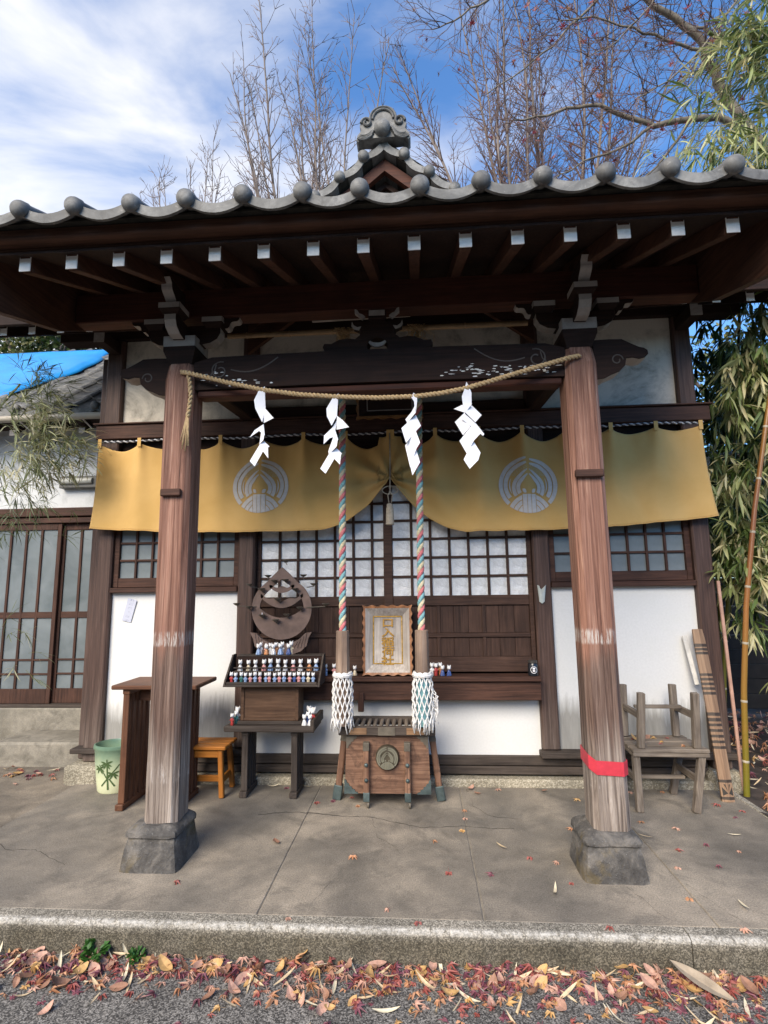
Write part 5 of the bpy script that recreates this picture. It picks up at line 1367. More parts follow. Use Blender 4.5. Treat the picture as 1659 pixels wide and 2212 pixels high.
# ------------------------------------------------------------------ tall table with slatted legs
tb = thing('slatted_table', 'reddish brown wooden table with slatted side legs behind the left porch post', 'table', (-1.90, 3.93, 0))
MB().box(-2.205, -1.585, 3.745, 4.13, .808, .838, .006).build('table_top', wood('table', 'X'), tb)
slat_leg(tb, -2.130, -2.085, 3.775, 4.09, .807, 'table', 5)
slat_leg(tb, -1.740, -1.695, 3.775, 4.09, .807, 'table', 5)
MB().box(-2.084, -1.741, 3.92, 3.945, .70, .772, .004).build('stretcher', wood('table', 'X'), tb)

# ------------------------------------------------------------------ bamboo-painted bin
def mat_bin():
    m, nt, p = newmat('green_glazed_bin')
    tcn = nt.nodes.new('ShaderNodeTexCoord'); sx = nt.nodes.new('ShaderNodeSeparateXYZ'); nt.links.new(tcn.outputs['Object'], sx.inputs[0])
    n = noise(nt, tcn.outputs['Object'], 14, 5, .6, .5); h = math_(nt, 'ADD', sx.outputs[2], math_(nt, 'MULTIPLY', math_(nt, 'SUBTRACT', n, .5), .10))
    setc(nt, p, ramp(nt, h, [(.06, (.60, .62, .40)), (.16, (.42, .47, .30)), (.27, (.21, .30, .20)), (.335, (.11, .19, .13))]))
    p.inputs['Roughness'].default_value = .35; bump(nt, p, n, .15, .004); return m
BN = (-2.372, 4.145, 0)
bn = thing('painted_bin', 'round green and cream bin painted with bamboo beside the slatted table', 'bin', BN)
bm_ = MB(); bm_.lathe([(.112, .001), (.120, .012), (.132, .10), (.146, .22), (.153, .305), (.160, .312), (.163, .325), (.160, .340), (.150, .343), (.144, .33), (.140, .28), (.12, .05), (.001, .045)], BN, 40, sy=.8)
bo = bm_.build('body', mat_bin(), bn, smooth=50)
M_BPAINT = plain('bamboo_green_paint', (.055, .095, .03), .4, var=.4, scale=40)
def on_bin(u, z):
    """u: metres sideways on the front of the bin; z: height"""
    r_ = .1212 + z * .113; a = u / r_; return (BN[0] + r_ * 1.012 * math.sin(a), BN[1] - r_ * .8 * 1.02 * math.cos(a), z)
bt = MB()
def stroke(u0, z0, u1, z1, w0, w1, n=8):
    L_ = math.hypot(u1 - u0, z1 - z0); nx_, nz_ = -(z1 - z0) / L_, (u1 - u0) / L_; V = []
    for i in range(n + 1):
        t = i / n; w = w0 + (w1 - w0) * t if w1 >= 0 else w0 * math.sin(math.pi * (.06 + .94 * t)) ; V += [on_bin(u0 + (u1 - u0) * t + nx_ * w / 2, z0 + (z1 - z0) * t + nz_ * w / 2), on_bin(u0 + (u1 - u0) * t - nx_ * w / 2, z0 + (z1 - z0) * t - nz_ * w / 2)]
    bt.add(V, [(2 * i, 2 * i + 2, 2 * i + 3, 2 * i + 1) for i in range(n)])
stroke(.012, .035, .004, .255, .013, .008); stroke(-.04, .06, .095, .215, .010, .007); stroke(-.06, .215, .005, .115, .006, .009); stroke(.02, .115, .06, .06, .009, .012)
for u, z in ((.002, .225), (-.055, .19), (.05, .15)):
    for a, l_ in ((200, .055), (165, .05), (240, .05), (330, .045), (300, .05), (20, .05)):
        stroke(u, z, u + l_ * math.cos(R(a)), z + l_ * math.sin(R(a)), .013, -1)
bt.build('bamboo_painting', M_BPAINT, bo)

# ------------------------------------------------------------------ orange stool
os_ = thing('orange_stool', 'small varnished orange wooden stool beside the slatted table', 'stool', (-1.63, 4.13, 0))
for k in range(3): MB().box(-1.80, -1.455, 3.995 + .088 * k, 4.078 + .088 * k, .333, .358, .006).build('seat_board', wood('orange', 'X'), os_)
lm = []
for x0, x1 in ((-1.765, -1.79), (-1.505, -1.478)):
    for y0, y1 in ((4.035, 4.015), (4.215, 4.235)):
        MB().bar((x0, y0, .332), (x1, y1, .001), .036, .036, .005, up=(0, 1, 0)).build('leg', wood('orange', 'Z'), os_)
for x in (-1.772, -1.498): MB().bar((x, 4.045, .11), (x, 4.205, .11), .022, .05, .004).build('stretcher', wood('orange', 'Y'), os_)
MB().bar((-1.755, 4.12, .10), (-1.515, 4.12, .10), .022, .045, .004).build('stretcher', wood('orange', 'X'), os_)
for y in (4.03, 4.22): MB().bar((-1.755, y, .30), (-1.515, y, .30), .02, .05, .004).build('apron', wood('orange', 'X'), os_)

# ------------------------------------------------------------------ two weathered stools, one upside down on the other
def grey_stool(name, label, inverted):
    t = thing(name, label, 'stool', (1.65, 4.03, 0), 'weathered grey stools at the right wall')
    G = lambda a: wood('grey', a)
    z0, z1 = (.350, .374) if not inverted else (.376, .400)
    for k in range(4):
        y = 3.862 + .098 * k; w_ = .070 if inverted else .094
        MB().box(1.405 + .004 * (k % 2), 1.905 - .005 * (k % 2), y, y + w_, z0, z1, .004, jit=.0015).build('seat_slat', G('X'), t)
    zt, zb = (.349, .001) if not inverted else (.401, .765)
    fx = ((1.430, 1.425), (1.860, 1.787)) if not inverted else ((1.470, 1.490), (1.835, 1.845))
    for (xa, xb) in fx:
        for ya, yb in ((3.895, 3.875), (4.185, 4.205)):
            MB().bar((xa, ya, zt), (xb, yb, zb), .046, .042, .004, up=(0, 1, 0)).build('leg', G('Z'), t)
    zs = .19 if not inverted else .60
    for (xa, xb) in fx:
        xm = (xa + xb) / 2; MB().bar((xm, 3.905, zs + .01), (xm, 4.175, zs + .01), .022, .046, .003).build('stretcher', G('Y'), t)
    MB().bar(((fx[0][0] + fx[0][1]) / 2 + .02, 4.04, zs - (.02 if not inverted else -.04)), ((fx[1][0] + fx[1][1]) / 2 - .02, 4.04, zs - (.02 if not inverted else -.04)), .034, .022, .003).build('stretcher', G('X'), t)
    return t
grey_stool('grey_stool', 'weathered grey wooden stool standing on its legs, carrying an upturned one', False)
grey_stool('grey_stool', 'weathered grey wooden stool lying upside down on top of another, legs up', True)

# ------------------------------------------------------------------ striped wooden oar, white lath, pinkish board
def mat_oar():
    m, nt, p = newmat('striped_oar_wood')
    v, raw = coords(nt, (30, 30, 1.2)); g = noise(nt, v, 2.2, 6, .6, .4)
    c = ramp(nt, g, [(.3, (.16, .088, .048)), (.7, (.31, .195, .115))])
    sx = nt.nodes.new('ShaderNodeSeparateXYZ'); nt.links.new(raw, sx.inputs[0])
    wob = math_(nt, 'ADD', sx.outputs[2], math_(nt, 'MULTIPLY', math_(nt, 'SUBTRACT', noise(nt, raw, 30, 3, .5), .5), .006))
    stops = [(0, (0,) * 3)]
    for z0 in (.012, .118, .335, .372, .409, .446, .483, .520, .557, .700, .733, .766, .799, .832, .985, .1015 * 10, 1.045):
        stops += [(z0 / 1.2, (1,) * 3), ((z0 + .020) / 1.2, (0,) * 3)]
    f = None
    for grp in (stops[1:17], stops[17:]):
        r_ = ramp(nt, math_(nt, 'DIVIDE', wob, 1.2), [(0, (0,) * 3)] + grp, 'CONSTANT')
        f = r_ if f is None else mix(nt, 1.0, f, r_, 'LIGHTEN')
    c = mix(nt, math_(nt, 'MULTIPLY', f, .88), c, (.018, .013, .010))
    setc(nt, p, c); p.inputs['Roughness'].default_value = .6; bump(nt, p, g, .3, .004); return m
oa = thing('striped_oar', 'brown wooden oar with painted black stripes leaning on the corner pillar', 'oar', (2.098, 4.065, 0))
oa.rotation_euler = (-math.atan(.235 / 1.16), .012, 0)
q = MB(); V = []; n = 14
for i in range(n + 1):
    t = i / n; z = 1.178 * t; hw = .042 * (1 if t < .9 else 1 - .15 * ((t - .9) / .1) ** 2); cy_ = -.012 * math.sin(math.pi * t)
    V += [(-hw, cy_, z), (0, cy_ - .016, z), (hw, cy_, z), (hw, cy_ + .016, z), (-hw, cy_ + .016, z)]
F = [(i * 5 + k, i * 5 + (k + 1) % 5, (i + 1) * 5 + (k + 1) % 5, (i + 1) * 5 + k) for i in range(n) for k in range(5)] + [(4, 3, 2, 1, 0), tuple(n * 5 + k for k in range(5))]
q.add(V, F); me = q.mesh('blade', mat_oar()); ob = bpy.data.objects.new('blade', me); COL.objects.link(ob); ob.parent = oa
# triangle mark near the foot, two faint characters near the head
tr = MB()
for s0 in (-1, 1):
    tr.add([(s0 * .003, -.0195, .055), (s0 * .034, -.0075, .040), (s0 * .034, -.0075, .095)], [(0, 1, 2) if s0 > 0 else (2, 1, 0)]); tr.add([(s0 * .012, -.0165, .112), (s0 * .003, -.0195, .07), (s0 * .022, -.0125, .112)], [(0, 1, 2)])
ob2 = bpy.data.objects.new('triangle_mark', tr.mesh('triangle_mark', M_INK)); COL.objects.link(ob2); ob2.parent = oa
wl_ = MB().bar((2.065, 4.285, .745), (2.030, 4.345, 1.105), .034, .012, .003, up=(0, 1, 0)).build('white_lath', plain('chalky_lath', (.60, .58, .54), .85, var=.2), loc=(2.065, 4.29, .745))
tag(wl_, 'short chalky white lath leaning between the white wall and the striped oar', 'lath')
pb = MB().bar((2.318, 4.275, .001), (2.312, 4.322, 1.52), .022, .018, .003, up=(0, 1, 0)).build('pink_board', plain('pinkish_raw_wood', (.42, .25, .19), .75, var=.3, scale=8), loc=(2.318, 4.275, 0))
tag(pb, 'narrow pinkish raw wooden batten standing against the right corner pillar', 'batten')

# ------------------------------------------------------------------ red tape round the right post, note on the wall, hook
M_TAPE = plain('red_tape', (.50, .035, .055), .5, var=.15, scale=30, bmp=.1)
q = MB(); s, ch, xc = .1005, .030, POSTX[1]; base = [(-s, s - ch), (-s, -s + ch), (-s + ch, -s), (s - ch, -s), (s, -s + ch), (s, s - ch), (s - ch, s), (-s + ch, s)]; V = []
for k, (a, b_) in enumerate(base):
    dz = (.030, .020, -.002, -.010, -.008, 0, .012, .03)[k]
    V += [(xc + a, PYC + b_, .502 + dz), (xc + a, PYC + b_, .574 + dz)]
q.add(V, [(2 * k, 2 * ((k + 1) % 8), 2 * ((k + 1) % 8) + 1, 2 * k + 1) for k in range(8)])
tp = q.build('tape_band', M_TAPE, loc=(xc, PYC, .5)); sm = tp.modifiers.new('solid', 'SOLIDIFY'); sm.thickness = .002; sm.offset = 1
tag(tp, 'band of red tape wrapped round the foot of the right porch post', 'tape')
def mat_note():
    m, nt, p = newmat('printed_note_paper')
    tcn = nt.nodes.new('ShaderNodeTexCoord'); v = tcn.outputs['Object']; n = noise(nt, v, 90, 4, .7, 1.0)
    sx = nt.nodes.new('ShaderNodeSeparateXYZ'); nt.links.new(v, sx.inputs[0])
    wv = nt.nodes.new('ShaderNodeTexWave'); wv.inputs['Scale'].default_value = 9; wv.bands_direction = 'Z'; nt.links.new(v, wv.inputs['Vector'])
    f = math_(nt, 'MULTIPLY', ramp(nt, n, [(.5, (0,) * 3), (.58, (1,) * 3)]), ramp(nt, wv.outputs['Fac'], [(.35, (0,) * 3), (.55, (.6,) * 3)]))
    f = math_(nt, 'MULTIPLY', f, math_(nt, 'LESS_THAN', math_(nt, 'ABSOLUTE', sx.outputs[0]), .018))
    setc(nt, p, mix(nt, f, (.47, .49, .58), (.15, .16, .24))); p.inputs['Roughness'].default_value = .7; return m
q = MB(); q.grid(4, 8, lambda u, v: (-.04 + .08 * u, -.002 - .012 * max(0, v - .75) - .010 * max(0, u - .7) * v, -.095 + .19 * v), flip=False)
nt_ = q.build('paper_note', mat_note(), loc=(0, 0, 0)); nt_.location = (-2.450, 4.372, 1.340); nt_.rotation_euler = (0, R(14), 0); sm = nt_.modifiers.new('solid', 'SOLIDIFY'); sm.thickness = .001
tag(nt_, 'small crooked white paper note stuck on the left white wall panel', 'note')
M_CLEAR = plain('clear_plastic', (.42, .46, .45), .2, var=.2)
q = MB(); q.add([(.925, 4.318, 1.505), (.935, 4.312, 1.375), (.955, 4.312, 1.36), (.975, 4.312, 1.375), (.995, 4.318, 1.505), (.985, 4.300, 1.50), (.955, 4.296, 1.44), (.935, 4.300, 1.50), (.955, 4.318, 1.47)], [(0, 1, 7), (1, 2, 6, 7), (2, 3, 6), (3, 4, 5, 6), (0, 8, 2, 1), (8, 4, 3, 2)])
hk = q.build('plastic_holder', M_CLEAR, loc=(.96, 4.315, 1.36)); sm = hk.modifiers.new('solid', 'SOLIDIFY'); sm.thickness = .003
tag(hk, 'clear plastic pocket fixed to the pillar right of the lattice doors', 'holder')
# ------------------------------------------------------------------ neighbouring annex on the left
AY = 5.22
an = thing('annex_building', 'low annex with grey plaster, tall lattice doors and tiled roof under a blue sheet', 'building', (-4.4, AY, 0))
MB().box(-7.5, -2.9, AY - .005, 5.6, -.2, .362, .01).build('foundation', M_STEP, an)
MB().box(-7.5, -2.9, AY + .06, AY + .16, 2.38, 3.25, 0).build('wall_panel', M_PLASTER_GREY, an)
MB().box(-7.5, -2.9, AY + .02, AY + .14, 2.285, 2.375, .005).build('lintel', wood('facade', 'X'), an)
MB().box(-7.5, -2.9, AY + .03, AY + .12, 2.215, 2.270, .004).build('door_track', wood('facade', 'X'), an)
MB().box(-7.5, -2.9, AY + .01, AY + .14, .363, .392, .004).build('threshold', wood('greydark', 'X'), an)
MB().box(-7.5, -2.9, AY + .16, AY + .20, .36, 3.2, 0).build('dark_backing', M_DARKIN, an)
for x in (-5.95, -4.62, -3.32 + .0):
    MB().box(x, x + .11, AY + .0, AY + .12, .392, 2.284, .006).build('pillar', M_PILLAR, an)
for xa, xb in ((-5.84, -5.23), (-5.23, -4.625), (-4.505, -3.735), (-3.755, -3.325)):
    yo = AY + (.05 if xb < -3.6 else .085)
    d = MB(); d.box(xa + .002, xa + .045, yo, yo + .03, .394, 2.212, .003); d.box(xb - .045, xb - .002, yo, yo + .03, .394, 2.212, .003)
    d.box(xa + .046, xb - .046, yo + .001, yo + .029, .394, .535, .003); d.box(xa + .046, xb - .046, yo + .001, yo + .029, 2.145, 2.212, .003)
    do = d.build('lattice_door', wood('facade', 'Z'), an)
    x0, x1 = xa + .047, xb - .047; n = max(2, round((x1 - x0) / .175)); s_ = (x1 - x0) / n
    for i in range(1, n): MB().box(x0 + s_ * i - .013, x0 + s_ * i + .013, yo + .002, yo + .024, .536, 2.144, .002).build('lattice_bar', wood('facade', 'Z'), do)
    zz = (.536, .680, .820, 1.235, 1.300, 2.144)
    for z0, z1 in ((.671, .689), (.811, .829), (1.236, 1.299)): MB().box(x0, x1, yo + .004, yo + .021, z0, z1, .002).build('glazing_bar', wood('facade', 'X'), do)
    for i in range(n):
        for z0, z1 in ((.536, .671), (.689, .811), (.829, 1.236), (1.299, 2.144)):
            MB().box(x0 + s_ * i, x0 + s_ * (i + 1), yo + .016, yo + .018, z0, z1, 0).build('pane', M_FROST, do)
# wall light
wlp = MB().box(-3.755, -3.33, AY - .02, AY + .058, 2.575, 2.700, .006).build('wall_light', plain('light_frame', (.10, .095, .085), .5), an)
q = MB(); q.lathe([(.001, 0), (.030, .002), (.034, .01), (.034, .34), (.030, .348), (.001, .35)], (-3.735, AY - .022, 2.645), 16, 'X'); q.build('diffuser', plain('frosted_diffuser', (.42, .42, .38), .4), wlp, smooth=40)
# roof of the annex: individually laid wavy tiles
ASL = .78; AE = 4.86
def za(y): return 3.285 + ASL * (y - AE)
rb = MB(); rb.add([(-7.6, AE + .03, za(AE) - .03), (-2.85, AE + .03, za(AE) - .03), (-2.85, 6.9, za(6.9) - .05), (-7.6, 6.9, za(6.9) - .05), (-2.85, 6.9, 3.2), (-7.6, 6.9, 3.2), (-2.85, AE + .3, 3.2), (-7.6, AE + .3, 3.2)], [(0, 1, 2, 3), (3, 2, 4, 5), (0, 7, 6, 1), (1, 6, 4, 2), (0, 3, 5, 7)])
ro = rb.build('roof', wood('dark', 'Y'), an)
TW, TD = .265, .235
tl = MB(); n = 10; V = []
for (yy, zz_) in ((0, -.012), (0, .010), (TD + .06, .010 - .018), (TD + .06, -.012 - .018)):
    for i in range(n + 1):
        u = i / n; w = -.030 * math.sin(math.pi * min(1, u / .72)) + (.020 * math.sin(math.pi * (u - .72) / .28) if u > .72 else 0)
        V.append(((u - .5) * (TW + .01), yy, zz_ + w + ASL * yy))
w = n + 1; F = [(r_ * w + i, r_ * w + i + 1, ((r_ + 1) % 4) * w + i + 1, ((r_ + 1) % 4) * w + i) for r_ in range(4) for i in range(n)]
F += [(0, w, 2 * w, 3 * w), (n, 3 * w + n, 2 * w + n, w + n)]
tl.add(V, F); tlm = tl.mesh('roof_tile', M_TILE, smooth=40)
random.seed(31)
for r_ in range(9):
    y = AE + .04 + TD * r_
    for k in range(11):
        x = -3.02 - TW * k
        if x < -5.6: continue
        inst('roof_tile', tlm, (x, y, za(y) + .030 + random.uniform(-.003, .003)), ro)
lpa = MB(); V = []
for (yy, z0, k_) in ((0, -.055, 1), (-.004, .0, 1), (.05, .01, 1), (.05, -.02, 1)):
    for i in range(n + 1): u = i / n; V.append(((u - .5) * TW, yy, z0 - .034 * math.sin(math.pi * u) + .02))
lpa.add(V, [(r_ * w + i, r_ * w + i + 1, ((r_ + 1) % 4) * w + i + 1, ((r_ + 1) % 4) * w + i) for r_ in range(4) for i in range(n)]); lpam = lpa.mesh('eave_tile', M_TILE, smooth=40)
rl = MB(); rl.lathe([(.001, -.02), (.02, -.018), (.036, -.010), (.042, 0), (.042, .03)], (0, 0, 0), 16, 'Y'); rlm2 = rl.mesh('round_tile', M_TILE, smooth=40)
for k in range(10):
    x = -3.19 - .2755 * k; inst('round_tile', rlm2, (x, AE - .02, za(AE) + .050), ro); inst('eave_tile', lpam, (x + .138, AE, za(AE) + .035), ro)
M_GUTTER = plain('beige_gutter', (.34, .30, .24), .45, var=.12, scale=6)
gt = MB(); gt.tube([(-7.5, AE - .045, 3.178), (-2.9, AE - .045, 3.218)], .034, 12); go_ = gt.build('gutter', M_GUTTER, an, smooth=40)
for x in (-3.30, -3.95, -4.6): MB().bar((x, AE - .045, 3.165 + .0087 * (x + 7.5)), (x + .02, AE + .10, 3.10 + .0087 * (x + 7.5)), .012, .012, .002).build('gutter_hanger', M_WHITEPAINT, go_)
x = -3.13
while x > -7.4:
    q = MB().bar((x, AE + .10, 3.125), (x, 5.28, 3.125 + .4 * ASL), .06, .075, .003).build('rafter', wood('dark', 'Y'), an)
    MB().box(x - .031, x + .031, AE + .086, AE + .092, 3.080, 3.150, .001).build('painted_end', M_PALEPAINT, q)
    x -= .245
# blue sheet over the upper roof
M_TARP = plain('blue_tarpaulin', (.010, .235, .60), .38, var=.18, scale=3.2, bmp=.15)
tp_ = MB()
def tarp(u, v):
    # free edge runs up the slope towards the ridge
    y = 5.22 + 1.60 * v; xr = -4.50 + .34 * min(1, max(0, (y - 5.25) / .75)) - .12 * max(0, (y - 6.2) / .6) + .02 * math.sin(y * 11); x = -7.6 + u * (xr + 7.6)
    ed = max(0, (u - .97) / .03); z = za(y) + .085 + .015 * mnoise.noise(Vector((x * 3, y * 3, 0))) + .01 * math.sin(x * 14) * (1 - v) ** 3
    z -= .05 * ed
    if v < .06: z -= .05 * (1 - v / .06)
    return (x, y, z)
tp_.grid(70, 30, tarp); to_ = tp_.build('blue_sheet', M_TARP, loc=(-4.6, 6.0, 4.0), smooth=0)
sm = to_.modifiers.new('solid', 'SOLIDIFY'); sm.thickness = .004; sm.offset = 1
tag(to_, 'bright blue tarpaulin spread over the upper annex roof tiles', 'tarpaulin')

# ------------------------------------------------------------------ dark shed and red poles behind the bamboo
sd = thing('dark_shed', 'dark boarded shed with a low roof hidden behind the bamboo', 'shed', (4.2, 6.8, 0))
M_SHED = plain('black_boards', (.018, .015, .013), .9, var=.4, scale=6)
for k in range(14): MB().box(2.75, 7.5, 6.75 + .006 * (k % 2), 6.80, .04 + .17 * k, .205 + .17 * k, .004).build('board', M_SHED, sd)
q = MB(); q.prism([(6.35, 2.36), (6.35, 2.42), (8.2, 3.5), (8.2, 3.42)], 2.55, 7.7, 'X'); q.build('roof', plain('dark_metal_roof', (.045, .055, .06), .5, var=.2), sd)
M_RED = plain('red_lacquer', (.30, .022, .020), .45, var=.2, scale=7)
for x, y, lx, lb in ((3.16, 4.85, .06, 'thick red lacquered pole beside the brown bamboo stem'), (3.36, 5.3, -.03, 'red lacquered pole standing in front of the dark shed')):
    q = MB(); q.tube([(x, y, -.05), (x + lx * .4, y, 1.2), (x + lx, y, 2.0)], [.045, .042, .038], 14); o = q.build('red_pole', M_RED, loc=(x, y, 0), smooth=50)
    tag(o, lb, 'pole', 'red poles behind the bamboo')
# ------------------------------------------------------------------ plant materials
def mat_leaf(name, stops, rough=.5, trans=.25):
    m, nt, p = newmat(name)
    at = nt.nodes.new('ShaderNodeAttribute'); at.attribute_name = 'tint'
    c = ramp(nt, at.outputs['Fac'], stops); setc(nt, p, c); p.inputs['Roughness'].default_value = rough
    tr = nt.nodes.new('ShaderNodeBsdfTranslucent'); nt.links.new(c, tr.inputs['Color'])
    ms_ = nt.nodes.new('ShaderNodeMixShader'); ms_.inputs[0].default_value = trans
    out = [n for n in nt.nodes if n.type == 'OUTPUT_MATERIAL'][0]
    nt.links.new(p.outputs[0], ms_.inputs[1]); nt.links.new(tr.outputs[0], ms_.inputs[2]); nt.links.new(ms_.outputs[0], out.inputs[0])
    return m
M_BLEAF = mat_leaf('bamboo_leaf', [(0, (.020, .045, .010)), (.35, (.060, .105, .022)), (.62, (.15, .20, .055)), (.82, (.38, .40, .17)), (1, (.56, .50, .28))])
M_BLEAF_PALE = mat_leaf('pale_bamboo_leaf', [(0, (.045, .060, .022)), (.4, (.12, .145, .06)), (.75, (.30, .32, .17)), (1, (.46, .43, .28))])
M_HEDGE = mat_leaf('broad_leaf', [(0, (.012, .028, .008)), (.5, (.035, .065, .015)), (.85, (.11, .13, .035)), (1, (.22, .20, .06))])
M_BARK = plain('grey_brown_bark', (.17, .135, .115), .85, var=.3, scale=9)
M_BARK_MAPLE = plain('maple_bark', (.165, .140, .110), .85, var=.45, scale=14, bmp=.4)
M_TWIG = plain('reddish_twig', (.115, .070, .060), .8, var=.2)
M_TWIG_GREY = plain('grey_twig', (.17, .125, .11), .8, var=.2)

def blade(m, p, d, up, L_, w, tint, droop=.25):
    """lance-shaped leaf of two folded quads"""
    d = d.normalized(); s = d.cross(up)
    if s.length < 1e-3: s = d.orthogonal()
    s.normalize(); n_ = s.cross(d)
    a = p; b = p + d * L_ * .35 - n_ * droop * L_ * .06; c = p + d * L_ * .7 - n_ * droop * L_ * .25; e = p + d * L_ * .96 - n_ * droop * L_ * .55
    m.add([a, b + s * w * .5 + n_ * w * .1, b - n_ * w * .05, b - s * w * .5 + n_ * w * .1, c + s * w * .36 + n_ * w * .08, c - n_ * w * .05, c - s * w * .36 + n_ * w * .08, e],
          [(0, 1, 2), (0, 2, 3), (1, 4, 5, 2), (2, 5, 6, 3), (4, 7, 5), (5, 7, 6)], tint)

def rnd(s=1.0): return Vector((random.gauss(0, s), random.gauss(0, s), random.gauss(0, s)))

def bamboo_sprays(m, tw, centres, n, spread, L_, w, tints, dirb=Vector((0, 0, -1)), jitter=.5):
    """sprays of 4-7 blades on short twigs, scattered round the centres"""
    for _ in range(n):
        c = random.choice(centres); p = Vector(c[:3]) + Vector((random.gauss(0, spread[0]), random.gauss(0, spread[1]), random.gauss(0, spread[2]))) * (c[3] if len(c) > 3 else 1)
        td = (dirb + rnd(jitter)).normalized(); tl = random.uniform(.05, .14)
        tw.tube([p, p + td * tl * .5 + rnd(.006), p + td * tl], .0013, 3)
        base_t = random.choice(tints)
        for k in range(random.randint(4, 7)):
            q = p + td * tl * random.uniform(.4, 1.0); d = (td * .9 + rnd(.55) + dirb * .3)
            blade(m, q, d, Vector((random.gauss(0, .4), random.gauss(0, .4), 1)), L_ * random.uniform(.6, 1.2), w * random.uniform(.7, 1.2), min(1, max(0, base_t + random.gauss(0, .12))), random.uniform(.1, .6))

# ------------------------------------------------------------------ bamboo on the right
def mat_culm(name, stops):
    m, nt, p = newmat(name); tcn = nt.nodes.new('ShaderNodeTexCoord'); sx = nt.nodes.new('ShaderNodeSeparateXYZ'); nt.links.new(tcn.outputs['Object'], sx.inputs[0])
    n = noise(nt, tcn.outputs['Object'], 5, 5, .6, .3); h = math_(nt, 'ADD', math_(nt, 'DIVIDE', sx.outputs[2], 5.0), math_(nt, 'MULTIPLY', math_(nt, 'SUBTRACT', n, .5), .22))
    setc(nt, p, ramp(nt, h, stops)); p.inputs['Roughness'].default_value = .35; return m
M_CULM_BROWN = mat_culm('brown_bamboo_culm', [(0, (.15, .135, .015)), (.10, (.22, .135, .02)), (.25, (.30, .125, .030)), (.40, (.22, .085, .035)), (.52, (.26, .12, .03)), (1, (.20, .16, .03))])
M_CULM_GREEN = mat_culm('green_bamboo_culm', [(0, (.20, .15, .02)), (.2, (.14, .14, .02)), (.5, (.075, .095, .022)), (1, (.09, .11, .03))])
def culm(name, label, pts, r_, node, mt, group, leaves=None):
    t = thing(name, label, 'bamboo', (pts[0][0], pts[0][1], 0), group)
    P = [Vector(p) for p in pts]; m = MB(); N = 40; path = []
    for i in range(N + 1):
        u = i / N * (len(P) - 1); k = min(int(u), len(P) - 2); path.append(P[k].lerp(P[k + 1], u - k))
    m.tube(path, [r_ * (1 - .35 * i / N) for i in range(N + 1)], 12); co = m.build('culm', mt, t, smooth=50)
    tot = sum((b_ - a).length for a, b_ in zip(path, path[1:])); s = node * .6; acc = 0
    ringm = MB()
    for a, b_ in zip(path, path[1:]):
        l_ = (b_ - a).length
        while s < acc + l_:
            p = a.lerp(b_, (s - acc) / l_); d = (b_ - a).normalized(); rr = r_ * (1 - .35 * s / tot)
            q = MB(); q.tube([p - d * .009, p - d * .004, p, p + d * .004, p + d * .008], [rr * 1.0, rr * 1.12, rr * 1.06, rr * 1.13, rr * 1.0], 12); q.build('node_ring', M_NODE, co, smooth=60); s += node
        acc += l_
    return t
M_NODE = plain('bamboo_node', (.38, .33, .25), .7, var=.3)
GRP = 'bamboo right of the hall'
random.seed(41)
c1 = culm('bamboo', 'tall bare orange-brown bamboo stem beside the right corner of the platform', [(2.305, 4.22, -.03), (2.36, 4.22, .7), (2.44, 4.21, 1.35), (2.57, 4.2, 2.06), (2.75, 4.19, 2.85), (3.0, 4.15, 3.9), (3.25, 4.1, 5.0)], .0215, .42, M_CULM_BROWN, GRP)
c2 = culm('bamboo', 'thinner yellow-green bamboo stem close behind the pinkish batten', [(2.52, 4.9, -.03), (2.60, 4.9, .8), (2.68, 4.9, 1.3), (2.80, 4.9, 2.2), (2.95, 4.88, 3.2), (3.0, 4.75, 4.2)], .020, .40, M_CULM_GREEN, GRP)
c3 = culm('bamboo', 'leafy green bamboo stem whose crown overhangs the porch roof', [(3.15, 4.5, -.03), (3.2, 4.45, 1.6), (3.15, 4.25, 3.2), (2.95, 3.95, 4.6), (2.6, 3.65, 5.4), (2.2, 3.5, 5.5)], .022, .36, M_CULM_GREEN, GRP)
c4 = culm('bamboo', 'green bamboo stem standing in front of the dark shed', [(2.95, 5.7, -.03), (3.05, 5.7, 1.5), (3.15, 5.6, 3.0), (3.2, 5.4, 4.4)], .018, .40, M_CULM_GREEN, GRP)
def foliage(par, centres, n, spread, L_, w, tints, mt, dirb=Vector((0, 0, -1)), jit=.5):
    m = MB(); tw = MB(); bamboo_sprays(m, tw, centres, n, spread, L_, w, tints, dirb, jit)
    o = m.build('crown', mt, par, tint=True, smooth=0); o['kind'] = 'stuff'
    o2 = tw.build('twigs', M_CULM_GREEN, par); o2['kind'] = 'stuff'
T_MIX = [.4, .6, .72, .84, 1.0]; T_DARK = [.05, .15, .25, .4, .5]; T_PALE = [.55, .7, .85, 1.0]
random.seed(42)
# front leaf masses beside the wall
foliage(c2, [(2.70, 4.35, 3.05), (2.85, 4.3, 3.55), (3.05, 4.3, 3.3), (2.95, 4.4, 2.75), (3.0, 4.3, 3.85), (2.75, 4.4, 3.30), (3.15, 4.25, 2.95)], 360, (.11, .12, .15), .20, .027, T_MIX, M_BLEAF, jit=.45)
foliage(c2, [(2.62, 4.5, 2.40), (2.75, 4.5, 2.42), (2.62, 4.45, 1.90), (2.72, 4.5, 1.75), (2.85, 4.45, 1.85), (2.90, 4.4, 1.95), (2.58, 4.45, 1.62), (2.78, 4.5, 1.58)], 330, (.10, .10, .10), .19, .026, T_MIX, M_BLEAF, jit=.6)
foliage(c1, [(2.58, 4.45, 1.28), (2.62, 4.45, 1.20), (2.95, 4.5, .86), (3.0, 4.5, .80)], 34, (.06, .07, .05), .17, .020, T_MIX, M_BLEAF, jit=.8)
